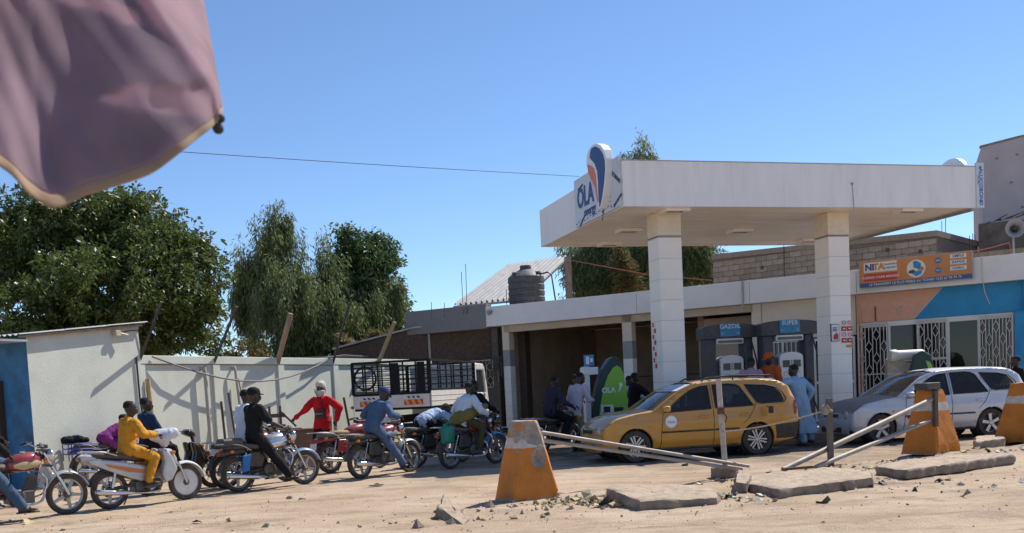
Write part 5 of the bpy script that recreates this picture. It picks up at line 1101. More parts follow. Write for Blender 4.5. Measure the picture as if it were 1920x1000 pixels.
MB().xloft([(-.30, 0, .80, .12, .02, 4), (-.28, 0, .84, .15, .07, 4), (.05, 0, .84, .15, .07, 4), (.07, 0, .80, .12, .02, 4)]).build('box_cushion', M_SEATB, B['chrome'], smooth=45)
MB().prism([(.02, .62), (.16, .64), (.12, .36), (.0, .34)], -.20, -.15).build('cloth_bag', mat('blue_cloth', (.03, .16, .42), .8), B['chrome'], bevel=.015)
_q = Vector((-4.62, 16.52, 0)) + Vector((-.42, .75, 0)); B['redwhite'] = motorcycle('red and white motorcycle behind the man in black', _q, _q + BD * 1.27, M_RED, M_BLK, 'cast', side=M_WHITEP, tankp=M_WHITEP)
B['tail'] = motorcycle('red tailed motorcycle with empty cloth covered saddle', (-3.63, 19.64, 0), Vector((-3.63, 19.64, 0)) + BD * 1.27, M_RED, M_RED, 'cast', side=M_RED, plate=True, seatm=mat('grey_saddle', (.12, .125, .13), .7))
MB().xloft([(.1, 0, .80, .12, .03, 3), (.14, 0, .80, .13, .045, 3), (.42, 0, .79, .13, .05, 3), (.46, 0, .79, .11, .03, 3)]).build('saddle_cloth', mat('ochre_cloth', (.42, .26, .09), .9), B['tail'], smooth=45)
B['maroon'] = motorcycle('maroon motorcycle ridden by the man in blue overalls', (-2.78, 18.0, 0), (-1.88, 19.12, 0), mat('bike_maroon', (.20, .012, .02), .3, coat=.4, dust=.2), M_GREYF, 'cast', tankp=M_GREYF)
B['rack'] = motorcycle('motorcycle with long chrome rack under the man slumped in pale blue', (-1.95, 20.05, 0), Vector((-1.95, 20.05, 0)) + BD * 1.27, M_BLK, M_BLK, 'cast')
B['olive'] = motorcycle('black motorcycle with blue mudguard ridden by the man in olive trousers', (-1.21, 19.23, 0), (-.33, 20.15, 0), mat('bike_maroon', (.20, .012, .02), .3), mat('guard_blue', (.12, .25, .5), .3, .3), 'cast')
B['shade1'] = motorcycle('dark motorcycle with round chrome headlight at the edge of the canopy shade', (-1.05, 21.75, 0), Vector((-1.05, 21.75, 0)) + BD * 1.27, M_BLK, M_BLK, 'cast')
B['shade2'] = motorcycle('dark motorcycle in the shade ridden by the man in dark purple', (.62, 22.1, 0), Vector((.62, 22.1, 0)) + Vector((.85, .52, 0)) * 1.27, M_BLK, M_BLK, 'cast')
B['shade3'] = motorcycle('dark motorcycle behind the taxi bonnet beside the canopy column', (3.0, 24.6, 0), (4.2, 25.0, 0), M_BLK, M_BLK, 'cast')
_o = B['olive'].matrix_basis @ Vector((-.28, -.24, .70))
jc = thing('jerry_can', 'green plastic jerry can hanging on the rear of the motorcycle', 'jerry can', _o, B['olive'].rotation_euler.z)
MB().xloft([(-.13, 0, .0, .055, .15, 4), (-.11, 0, .0, .07, .17, 4), (.11, 0, .0, .07, .17, 4), (.13, 0, 0, .055, .15, 4)], 16).build('body', mat('green_plastic', (.01, .20, .13), .4), jc, smooth=45)
MB().lathe([(.03, .16), (.03, .21), (.01, .215)], 12, 'Z', (-.07, 0, 0)).build('cap', mat('green_plastic', (.01, .20, .13), .4), jc); MB().tube(smooth_path([(-.03, 0, .16), (0, 0, .22), (.08, 0, .22), (.11, 0, .15)], 4), .013, 6).build('handle', mat('green_plastic', (.01, .20, .13), .4), jc)
# ================================================================== people: each body one continuous surface, clothes over it
M_SKIN = mat('dark_skin', (.040, .022, .015), .45, var=.12, scale=20); M_HAIR = mat('black_hair', (.008, .007, .007), .9); M_EYE = mat('eye_white', (.45, .43, .40), .3)
M_SANDAL = mat('sandal_leather', (.05, .035, .025), .7)
def cloth(name, col, var=.10, rough=.85): return mat('cloth_' + name, col, rough, var=var, scale=9, bump=.25, bscale=60, spec=.2)
def cone(mb, a, b, ra, rb, n=12):
    a, b = Vector(a), Vector(b); ax = b - a; L = ax.length
    if L < 1e-6: return mb.ball(a, ra, n)
    t = ax / L; u = t.orthogonal().normalized(); w = t.cross(u); rings = []
    prof = [(-math.sin(q) * ra, math.cos(q) * ra) for q in (1.5, 1.05, .5)] + [(0, ra)] + [(L * k / 3, ra + (rb - ra) * k / 3) for k in (1, 2)] + [(L, rb)] + [(L + math.sin(q) * rb, math.cos(q) * rb) for q in (.5, 1.05, 1.5)]
    for o, r in prof: rings.append([a + t * o + (u * math.cos(2 * math.pi * j / n) + w * math.sin(2 * math.pi * j / n)) * r for j in range(n)])
    return mb.rings(rings)
def oval(mb, st, n=16):
    """st: (centre, half width vector, half depth vector)"""
    rs = [[Vector(c) + Vector(a) * math.cos(2 * math.pi * j / n) + Vector(b) * math.sin(2 * math.pi * j / n) for j in range(n)] for c, a, b in st]
    return mb.rings(rs)
def fused(mb, name, m, parent, voxel, folds=0.0, fsc=6.0, seed=0, smooth_it=4):
    """melt the pieces into one continuous surface"""
    me = mb.mesh(name, m, True, fix=True); o = bpy.data.objects.new('tmp', me); COL.objects.link(o)
    r_ = o.modifiers.new('r', 'REMESH'); r_.mode = 'VOXEL'; r_.voxel_size = voxel; r_.use_smooth_shade = True
    s_ = o.modifiers.new('s', 'SMOOTH'); s_.iterations = smooth_it; s_.factor = .5
    dg = bpy.context.evaluated_depsgraph_get(); out = bpy.data.meshes.new_from_object(o.evaluated_get(dg)); out.name = name
    bpy.data.objects.remove(o); bpy.data.meshes.remove(me)
    if folds > 0:
        n = len(out.vertices); co = np.empty(n * 3); out.vertices.foreach_get('co', co); co = co.reshape(-1, 3); nn = np.empty(n * 3); out.vertices.foreach_get('normal', nn); nn = nn.reshape(-1, 3)
        f = np.abs(wob(co * np.array([1, 1, .55]), fsc, seed)); f = (.5 - f) * 1.6
        co += nn * (f * folds)[:, None]; out.vertices.foreach_set('co', co.ravel()); out.update()
    out.polygons.foreach_set('use_smooth', [True] * len(out.polygons))
    q = bpy.data.objects.new(name, out); COL.objects.link(q); q.parent = parent; return q
def ik(a, b, l1, l2, pole):
    a, b = Vector(a), Vector(b); d = b - a; L = min(d.length, (l1 + l2) * .999); t = d.normalized(); b2 = a + t * L
    x = (l1 * l1 - l2 * l2 + L * L) / (2 * L); h = math.sqrt(max(0, l1 * l1 - x * x)); p = Vector(pole); p = (p - t * p.dot(t)).normalized()
    return a + t * x + p * h, b2
PN = [0]
def person(label, loc, heading, pelvis=(0, 0, .93), lean=0.0, lean2=None, yaw=0.0, head=(0, 0), hands=None, feet=None, k=1.0, top=None, bottom=None, sleeves='long', skirt=0.0, hair=True, cap=None, scarf=None,
           voxel=.012, poles=None, shoe=None, knee=None, roll=0.0, shorts=False, grip=True, group='people waiting at the station'):
    """pelvis, hands and feet in the person's own frame (x ahead, y left, z up)"""
    PN[0] += 1; seed = PN[0]
    t = thing('person', label, 'person', loc, heading, group)
    P = Vector(pelvis); lean2 = lean if lean2 is None else lean2
    def sv(l): return Vector((math.sin(l), math.sin(roll) * math.cos(l), math.cos(l) * math.cos(roll))).normalized()
    s1, s2 = sv(lean), sv(lean2); lat = Vector((-math.sin(yaw), math.cos(yaw), 0)); hl = Vector((0, 1, 0))
    waist = P + s1 * .16 * k; chest = waist + s1.lerp(s2, .6).normalized() * .17 * k; sh = chest + s2 * .15 * k; nb = sh + s2 * .05 * k
    hy, hp = head; hd = Vector((math.sin(lean2 * .4 + hp), 0, math.cos(lean2 * .4 + hp))); nt_ = nb + (hd + s2).normalized() * .055 * k; hc = nt_ + hd * .10 * k
    fwd = lambda l, ax: ax.cross(l).normalized()
    S = {1: sh + lat * .188 * k - s2 * .02, -1: sh - lat * .188 * k - s2 * .02}; H = {1: P + hl * .085 * k, -1: P - hl * .085 * k}
    hands = hands or {}; feet = feet or {}; poles = poles or {}
    E_, Wr, Kn, An = {}, {}, {}, {}
    for s in (1, -1):
        h = Vector(hands.get(s, (P.x + .04, s * .27 * k, P.z - .10)))
        E_[s], Wr[s] = ik(S[s], h, .285 * k, .26 * k, poles.get(s, (-.5, s * .6, -.5)))
        f = Vector(feet.get(s, (P.x, s * .10, .085)))
        Kn[s], An[s] = ik(H[s], f, .43 * k, .42 * k, (knee or {}).get(s, (1, s * .25, .15)))
    b = MB()
    # trunk
    def ring(c, w, d, up_, ax): f_ = fwd(up_, ax); return (c, ax * w * k, f_ * d * k)
    def trunk(mb, g=0.0, top_=True):
        st = [ring(P - s1 * .11 * k, .10 + g, .085 + g, s1, hl), ring(P - s1 * .03 * k, .155 + g, .112 + g, s1, hl), ring(P + s1 * .07 * k, .145 + g, .105 + g, s1, hl), ring(waist, .13 + g, .095 + g, s1, hl.lerp(lat, .4).normalized()), ring(chest - s1 * .05, .15 + g, .11 + g, s2, lat), ring(chest + s2 * .05 * k, .165 + g, .112 + g, s2, lat), ring(sh - s2 * .02, .15 + g, .088 + g, s2, lat), ring(sh + s2 * .035 * k, .085 + g * .6, .062 + g * .6, s2, lat)]
        if top_: st.append(ring(nb + s2 * .02 * k, .058 + g * .3, .055 + g * .3, s2, lat))
        return oval(mb, st)
    trunk(b); cone(b, nb, nt_ + hd * .03, .054 * k, .050 * k)
    # head with brow, nose, jaw, ears
    fd = Matrix.Rotation(hy, 3, 'Z') @ Vector((math.cos(hp + lean2 * .35), 0, -math.sin(hp + lean2 * .35))); hx = fd.cross(hd).normalized() * -1; hx = hd.cross(fd).normalized(); fd = hx.cross(hd).normalized()
    kb = k; k = k * 1.10
    def hp3(x, y, z, k=k): return hc + fd * x * k + hx * y * k + hd * z * k
    oval(b, [(hp3(.015, 0, -.115), hx * .03 * k, fd * .035 * k), (hp3(.018, 0, -.10), hx * .047 * k, fd * .06 * k), (hp3(.012, 0, -.05), hx * .065 * k, fd * .083 * k), (hp3(.0, 0, .0), hx * .073 * k, fd * .094 * k), (hp3(-.006, 0, .05), hx * .074 * k, fd * .096 * k), (hp3(-.01, 0, .09), hx * .062 * k, fd * .08 * k), (hp3(-.012, 0, .112), hx * .035 * k, fd * .045 * k)])
    cone(b, hp3(.085, 0, .02), hp3(.108, 0, -.028), .010 * k, .017 * k, 8); b.ball(hp3(.098, 0, -.062), (.018 * k, .022 * k, .012 * k), 8); b.ball(hp3(.085, 0, .030), (.014 * k, .045 * k, .012 * k), 8)
    for s in (1, -1): b.ball(hp3(-.005, s * .076, -.005), (.022 * k, .012 * k, .032 * k), 8)
    k = kb
    # limbs, hands with five fingers, feet
    for s in (1, -1):
        cone(b, S[s], E_[s], .052 * k, .040 * k); cone(b, E_[s], Wr[s], .041 * k, .027 * k)
        fdir = (Wr[s] - E_[s]).normalized(); pal = Wr[s] + fdir * .05 * k; sd = Vector((0, -s, 0)); sd = (sd - fdir * sd.dot(fdir)).normalized(); dn = fdir.cross(sd).normalized(); dn = dn if dn.z < 0 else -dn
        oval(b, [(Wr[s] - fdir * .01, sd * .026 * k, dn * .02 * k), (Wr[s] + fdir * .04 * k, sd * .038 * k, dn * .016 * k), (Wr[s] + fdir * .085 * k, sd * .040 * k, dn * .015 * k), (Wr[s] + fdir * .095 * k, sd * .034 * k, dn * .011 * k)], 12)
        for q, (o, ln) in enumerate(((-.031, .068), (-.0105, .080), (.0105, .075), (.030, .060))):
            r0 = Wr[s] + fdir * .082 * k + sd * o * k; m1 = r0 + (fdir * .8 + dn * .6).normalized() * ln * .5 * k; m2 = m1 + ((-fdir * .25 + dn) if grip else (fdir * .5 + dn * .6)).normalized() * ln * .5 * k
            cone(b, r0, m1, .0095 * k, .0088 * k, 8); cone(b, m1, m2, .0088 * k, .0078 * k, 8)
        th0 = Wr[s] + fdir * .035 * k + sd * .034 * k; th1 = th0 + (sd * .7 + fdir * .7).normalized() * .04 * k; th2 = th1 + (fdir + dn * .6).normalized() * .034 * k
        cone(b, th0, th1, .012 * k, .010 * k, 8); cone(b, th1, th2, .010 * k, .009 * k, 8)
        cone(b, H[s], Kn[s], .078 * k, .055 * k); cone(b, Kn[s], An[s], .054 * k, .036 * k)
        toe = Vector((1, s * .18, 0)).normalized(); a = An[s]; fz = Vector((a.x, a.y, a.z - .045 * k))
        oval(b, [(fz - toe * .06 * k, Vector((0, .028, 0)) * k, Vector((0, 0, .035)) * k), (fz - toe * .03 * k, Vector((0, .035, 0)) * k, Vector((0, 0, .042)) * k), (fz + toe * .08 * k, Vector((0, .042, 0)) * k, Vector((0, 0, .03)) * k), (fz + toe * .15 * k, Vector((0, .045, 0)) * k, Vector((0, 0, .018)) * k), (fz + toe * .19 * k, Vector((0, .03, 0)) * k, Vector((0, 0, .012)) * k)], 12)
        sm_ = shoe or M_SANDAL
        so = MB(); oval(so, [(fz - toe * .08 * k + Vector((0, 0, -.034 * k)), Vector((0, .035, 0)) * k, Vector((0, 0, .012))), (fz + toe * .06 * k + Vector((0, 0, -.034 * k)), Vector((0, .048, 0)) * k, Vector((0, 0, .012))), (fz + toe * .20 * k + Vector((0, 0, -.034 * k)), Vector((0, .04, 0)) * k, Vector((0, 0, .012)))], 12)
        so.build('sandal', sm_, t, smooth=40); st_ = MB().tube([fz + toe * .09 * k + Vector((0, y, z)) for y, z in ((-.05, -.03), (-.045, .015), (0, .036), (.045, .015), (.05, -.03))], .008, 6).build('sandal_strap', sm_, t)
    fused(b, 'body', M_SKIN, t, voxel, seed=seed, smooth_it=3)
    k = kb * 1.10
    for s in (1, -1): MB().ball(hp3(.087, s * .030, .008), (.008 * k, .012 * k, .008 * k), 8).build('eye', M_EYE, t, smooth=True)
    if hair: oval(MB(), [(hp3(-.045, 0, .0), hx * .074 * k, fd * .058 * k), (hp3(-.028, 0, .05), hx * .0765 * k, fd * .082 * k), (hp3(-.016, 0, .09), hx * .0655 * k, fd * .0805 * k), (hp3(-.014, 0, .116), hx * .038 * k, fd * .046 * k)]).build('hair', M_HAIR, t, smooth=60)
    if cap:
        c_ = oval(MB(), [(hp3(-.008, 0, .035), hx * .083 * k, fd * .105 * k), (hp3(-.008, 0, .075), hx * .083 * k, fd * .103 * k), (hp3(-.012, 0, .11), hx * .07 * k, fd * .085 * k), (hp3(-.012, 0, .135), hx * .03 * k, fd * .035 * k)]).build('cap', cap, t, smooth=60)
        o = MB().prism([(.06, -.07), (.12, -.065), (.165, -.03), (.17, 0), (.165, .03), (.12, .065), (.06, .07)], .0, .008, axis='Z').build('cap_peak', cap, t)
        o.matrix_local = Matrix.Translation(hp3(0, 0, .045)) @ Matrix((fd, hx, hd)).transposed().to_4x4() @ Matrix.Rotation(R(10), 4, 'Y')
    if scarf:
        sc = MB(); oval(sc, [(nb + s2 * -.01, lat * .085 * k, fwd(s2, lat) * .085 * k), (hp3(-.005, 0, -.13), hx * .07 * k, fd * .075 * k), (hp3(.01, 0, -.09), hx * .077 * k, fd * .10 * k), (hp3(.006, 0, -.045), hx * .085 * k, fd * .108 * k), (hp3(.0, 0, -.028), hx * .084 * k, fd * .100 * k)]); fused(sc, 'face_scarf', scarf, t, .011, .006, 16, seed)
        sc = MB(); oval(sc, [(hp3(-.05, 0, -.10), hx * .07 * k, fd * .05 * k), (hp3(-.04, 0, -.02), hx * .090 * k, fd * .07 * k), (hp3(-.012, 0, .045), hx * .093 * k, fd * .108 * k), (hp3(-.01, 0, .10), hx * .085 * k, fd * .10 * k), (hp3(-.014, 0, .145), hx * .04 * k, fd * .05 * k)]); fused(sc, 'head_scarf', scarf, t, .011, .006, 16, seed + 2)
    k = kb
    if top:
        c_ = MB(); trunk(c_, .03)
        for s in (1, -1):
            cone(c_, S[s], E_[s].lerp(S[s], .15) if sleeves == 'short' else E_[s], .076 * k, .068 * k)
            if sleeves == 'long': cone(c_, E_[s], E_[s].lerp(Wr[s], .93), .064 * k, .047 * k)
        if skirt > 0:
            dz = Vector((0, 0, -1)); f0 = fwd(s1, hl); mk = (Kn[1] + Kn[-1]) / 2; ma = (An[1] + An[-1]) / 2; spread = max(.11, abs(Kn[1].y - Kn[-1].y) / 2 + .09); sa = max(.12, abs(An[1].y - An[-1].y) / 2 + .06)
            end = P.lerp(mk, min(1, skirt)) if skirt <= 1 else mk.lerp(ma, skirt - 1); dx1 = abs(Kn[1].x - Kn[-1].x) / 2; dx2 = abs(An[1].x - An[-1].x) / 2
            c2 = [(P + s1 * .06, hl * .17 * k, f0 * .13 * k), (P - s1 * .05, hl * .185 * k, f0 * .145 * k), (P.lerp(mk, .5), hl * (.19) * k, Vector((1, 0, 0)) * (.15 + dx1 * .5) * k)]
            if skirt > 1: c2 += [(mk, hl * (spread + .06) * k, Vector((1, 0, 0)) * (.15 + dx1)), (end, hl * (sa + .06) * k, Vector((1, 0, 0)) * (.15 + dx1 * .5 + dx2 * .5))]
            else: c2 += [(end, hl * .2 * k, Vector((1, 0, 0)) * (.15 + dx1 * skirt))]
            oval(c_, c2)
        fused(c_, 'shirt' if skirt < .5 else 'robe', top, t, .012, .017, 8, seed, 2)
        oc = MB(); cc = nb + s2 * .0
    if bottom:
        c_ = MB(); oval(c_, [ring(P - s1 * .12 * k, .12, .10, s1, hl), ring(P - s1 * .03 * k, .17, .125, s1, hl), ring(P + s1 * .09 * k, .152, .115, s1, hl)])
        for s in (1, -1):
            cone(c_, H[s], Kn[s], .102 * k, .080 * k)
            if not shorts: cone(c_, Kn[s], Kn[s].lerp(An[s], .93), .078 * k, .066 * k)
        fused(c_, 'trousers', bottom, t, .012, .016, 9, seed + 3, 2)
    return t
def rider(label, bike, px=.30, pz=.90, reach=(.80, 1.03), gripy=.33, ground=-1, footx=.50, gx=.55, rest=(), gy=.36, **kw):
    """someone sitting on a motorcycle; ground: which foot stands on the street (-1 the near one, 1 the far one, 2 both, 0 none)"""
    h = bike.rotation_euler.z; loc = bike.matrix_basis @ Vector((px, 0, 0)); loc.z = 0
    feet = {}
    for s in (1, -1): feet[s] = (gx - px, s * gy, .085) if ground in (s, 2) else (footx - px, s * .20, .385)
    hands = {s: (reach[0] - px - .09, s * gripy, reach[1] + .02) for s in (1, -1)}
    hands.update(kw.pop('hands', {})); feet.update(kw.pop('feet', {}))
    return person(label, loc, h, pelvis=(0, 0, pz), hands=hands, feet=feet, **kw)
JEANS = cloth('jeans', (.055, .095, .15)); BLACKC = cloth('black', (.012, .012, .014)); WHITEC = cloth('white', (.66, .68, .70), .05); OLIVE = cloth('olive', (.075, .065, .03)); KHAKI = cloth('khaki', (.26, .19, .10)); DARKP = cloth('dark_plum', (.04, .032, .055)); NAVYC = cloth('navy', (.015, .035, .075)); YEL = cloth('marigold', (.56, .25, .025)); PURP = cloth('purple', (.20, .035, .18)); REDC = cloth('scarlet', (.52, .012, .018)); OVERALL = cloth('blue_overall', (.075, .12, .20)); PALEB = cloth('pale_blue', (.38, .48, .62), .06); ROBEB = cloth('sky_robe', (.27, .43, .58), .06); PINKC = cloth('dusty_pink', (.42, .27, .29)); ORC = cloth('orange_shirt', (.52, .10, .025)); LILAC = cloth('lilac_white', (.52, .46, .52), .06); OFFW = cloth('off_white', (.55, .50, .43)); CAPB = cloth('cap_blue', (.03, .05, .16))
rider('person in dark top and blue jeans on the red motorcycle at the left edge', B['red'], .10, .9, top=BLACKC, bottom=JEANS, lean=-.05, gx=.62, hands={-1: (.36, -.2, .92)})
rider('boy in marigold yellow tunic and trousers sitting on the silver scooter', B['silver'], .32, .88, reach=(.75, 1.06), gripy=.28, ground=0, footx=.52, top=YEL, bottom=YEL, lean=.10, lean2=.2, head=(-.55, .05), k=.90, skirt=.55)
rider('person in purple bent low over the blue motorcycle behind the boy in yellow', B['blue'], .40, .90, reach=(.95, 1.0), ground=0, top=PURP, bottom=PURP, lean=1.0, lean2=1.15, head=(-.3, -.5), k=.92)
rider('boy in navy t-shirt sitting upright on the black scooter', B['black'], .05, .90, ground=0, top=NAVYC, bottom=BLACKC, lean=.02, lean2=.06, head=(-.15, .05), k=.94, sleeves='short', hands={1: (.30, .18, .92), -1: (.30, -.16, .92)})
rider('man all in black with black cap on the chrome tanked motorcycle', B['chrome'], .36, .92, top=BLACKC, bottom=BLACKC, lean=-.02, lean2=.10, head=(-.1, .05), cap=BLACKC, ground=2, gx=.85, gy=.40, sleeves='short')
rider('man in white shirt behind the rider in black', B['redwhite'], .42, .92, top=WHITEC, bottom=KHAKI, lean=.10, lean2=.15, head=(-.3, .1), ground=0, reach=(.85, 1.03))
_rp = Vector(at(606, 868)); _rp = Vector((-4.05, 21.3, 0))
red = person('person in scarlet pullover, white headscarf and face cloth standing behind the motorcycles', _rp, R(-120), pelvis=(0, 0, .98), top=REDC, bottom=BLACKC, scarf=OFFW, hair=False, k=1.07, yaw=-.1, head=(.25, .0), hands={-1: (.18, -.62, 1.10), 1: (-.05, .34, 1.02)}, poles={-1: (-.4, -.3, -.6), 1: (-.5, .9, 0)}, feet={1: (.0, .13, .09), -1: (0, -.13, .09)}, skirt=.25)
bg_ = thing('shoulder_bag', 'small dark shoulder bag on the person in scarlet', 'bag', red.matrix_basis @ Vector((.17, .10, 1.17)), R(-120))
MB().xloft([(-.04, 0, 0, .11, .08, 5), (-.02, 0, 0, .13, .10, 5), (.03, 0, 0, .13, .10, 5), (.045, 0, 0, .11, .08, 5)], 16).build('pouch', cloth('bag', (.07, .04, .045)), bg_, smooth=45)
MB().tube([(-.02, .10, .08), (-.01, .02, .25), (-.03, -.14, .48), (-.10, -.20, .53)], .009, 6).build('strap', BLACKC, bg_); MB().lohi((.045, -.1, .0), (.05, .1, .012)).build('zip', M_STEEL, bg_)
rider('man in blue overalls and blue cap leaning on the maroon motorcycle', B['maroon'], .36, .92, top=OVERALL, bottom=OVERALL, lean=.35, lean2=.62, head=(-.15, .25), cap=CAPB, hair=False, ground=-1, gx=.80, gy=.42, reach=(.82, 1.08))
rider('person in pale blue shirt slumped forward over the racked motorcycle', B['rack'], .22, .93, top=PALEB, bottom=BLACKC, lean=1.05, lean2=1.5, head=(0, .4), ground=0, reach=(.92, 1.05))
om = rider('man in white shirt and olive trousers riding beside the orange post', B['olive'], .34, .93, top=cloth('white_blue', (.55, .60, .66), .06), bottom=OLIVE, lean=.35, lean2=.52, head=(-.1, .1), ground=0, reach=(.85, 1.02), footx=.62, shoe=M_GREYAL)
jk = MB(); oval(jk, [(om.matrix_basis @ Vector((-.16, 0, .96)), Vector((.12, -.12, 0)), Vector((0, 0, .10))), (om.matrix_basis @ Vector((.02, -.06, 1.03)), Vector((.15, -.15, 0)), Vector((0, 0, .14))), (om.matrix_basis @ Vector((.25, -.10, 1.10)), Vector((.12, -.12, 0)), Vector((0, 0, .11))), (om.matrix_basis @ Vector((.50, -.12, 1.17)), Vector((.08, -.08, 0)), Vector((0, 0, .07))), (om.matrix_basis @ Vector((.58, -.12, 1.19)), Vector((.06, -.06, 0)), Vector((0, 0, .06)))])
jko = fused(jk, 'jacket', cloth('yellow_olive', (.20, .16, .045)), None, .013, .02, 9, 5); tag(jko, 'yellow olive jacket lying in the lap of the man with olive trousers', 'jacket')
rider('person in black on the dark motorcycle beside the cab of the truck', B['shade1'], .30, .93, top=BLACKC, bottom=BLACKC, lean=.12, lean2=.2, head=(-.1, .05), ground=0)
rider('man in dark plum shirt on a motorcycle in the canopy shade', B['shade2'], .34, .95, top=DARKP, bottom=BLACKC, lean=.15, lean2=.3, head=(-.2, .1), ground=0)
person('person in loose lilac white shirt standing by the green pump with back turned', aty(1081, 790, 22.6) * Vector((1, 1, 0)), R(40), pelvis=(0, 0, .98), top=LILAC, bottom=KHAKI, lean=.1, lean2=.3, head=(-.3, .25), hands={1: (.35, .2, 1.15), -1: (.38, -.16, 1.15)}, k=1.04, skirt=.3, shorts=True)
person('dark clad person deep in the garage shade', aty(1082, 780, 28.0) * Vector((1, 1, 0)), R(60), pelvis=(0, 0, .98), top=BLACKC, bottom=BLACKC, k=1.05, head=(.2, 0))
person('person in light blue shirt stooping behind the green pump', aty(1166, 790, 25.0) * Vector((1, 1, 0)), R(20), pelvis=(0, 0, .93), top=PALEB, bottom=BLACKC, lean=.15, lean2=.5, head=(-.2, .3), hands={-1: (.5, -.25, 1.15), 1: (.45, .2, 1.15)}, k=1.0)
person('person in black sitting beyond the taxi bonnet', B['shade3'].matrix_basis @ Vector((.1, 0, 0)), B['shade3'].rotation_euler.z, pelvis=(0, 0, .95), top=BLACKC, bottom=BLACKC, lean=.1, head=(.3, 0), feet={1: (.2, .25, .385), -1: (.2, -.25, .385)}, hands={1: (.45, .33, 1.05), -1: (.45, -.33, 1.05)})
stp = MB().lohi((4.9, 21.25, 0), (7.6, 22.6, .24)).build('concrete_island', M_CONC, bevel=.03); tag(stp, 'low concrete pump island behind the taxi', 'kerb', None, 'thing')
person('person in dusty pink shirt seen over the taxi roof', (5.35, 21.75, .24), R(80), pelvis=(0, 0, .93), top=PINKC, bottom=BLACKC, lean=.1, lean2=.25, head=(.1, .2), k=.97, sleeves='short')
att = person('pump attendant in orange shirt and orange cap behind the taxi', (5.85, 21.9, .24), R(-150), pelvis=(0, 0, .95), top=ORC, bottom=BLACKC, head=(-.2, .25), cap=ORC, lean=.05, lean2=.15, k=1.03, sleeves='short', yaw=-2.9 * 0)
text_mb('OLA', .09, .003, Matrix.Translation((-.155, .0, 1.30)) @ Matrix.Rotation(R(-90), 4, 'Z')).build('shirt_print', M_NAVY, att)
person('man in long sky blue robe leaning an arm on the taxi roof', (6.12, 20.75, 0), R(115), pelvis=(.0, 0, .93), top=ROBEB, bottom=ROBEB, lean=.10, lean2=.16, head=(.3, .15), hands={1: (.12, .72, 1.46), -1: (.05, -.22, .95)}, poles={1: (-.1, .2, -.8)}, feet={1: (-.02, -.04, .085), -1: (.12, -.38, .085)}, roll=.16, skirt=1.62, k=1.0)
person('person in dark clothes at the right edge beyond the silver car', aty(1916, 760, 23.4) * Vector((1, 1, 0)), R(170), pelvis=(0, 0, .90), top=BLACKC, bottom=BLACKC, lean=.2, k=1.0)
_d = silver.matrix_basis @ Vector((-1.25, .36, 0)); person('driver sitting inside the silver car', (_d.x, _d.y, .0), silver.rotation_euler.z, pelvis=(0, 0, .72), top=DARKP, bottom=BLACKC, lean=-.25, lean2=-.1, feet={1: (.75, .12, .38), -1: (.75, -.12, .38)}, hands={1: (.42, .16, .98), -1: (.42, -.16, .98)}, k=.93)
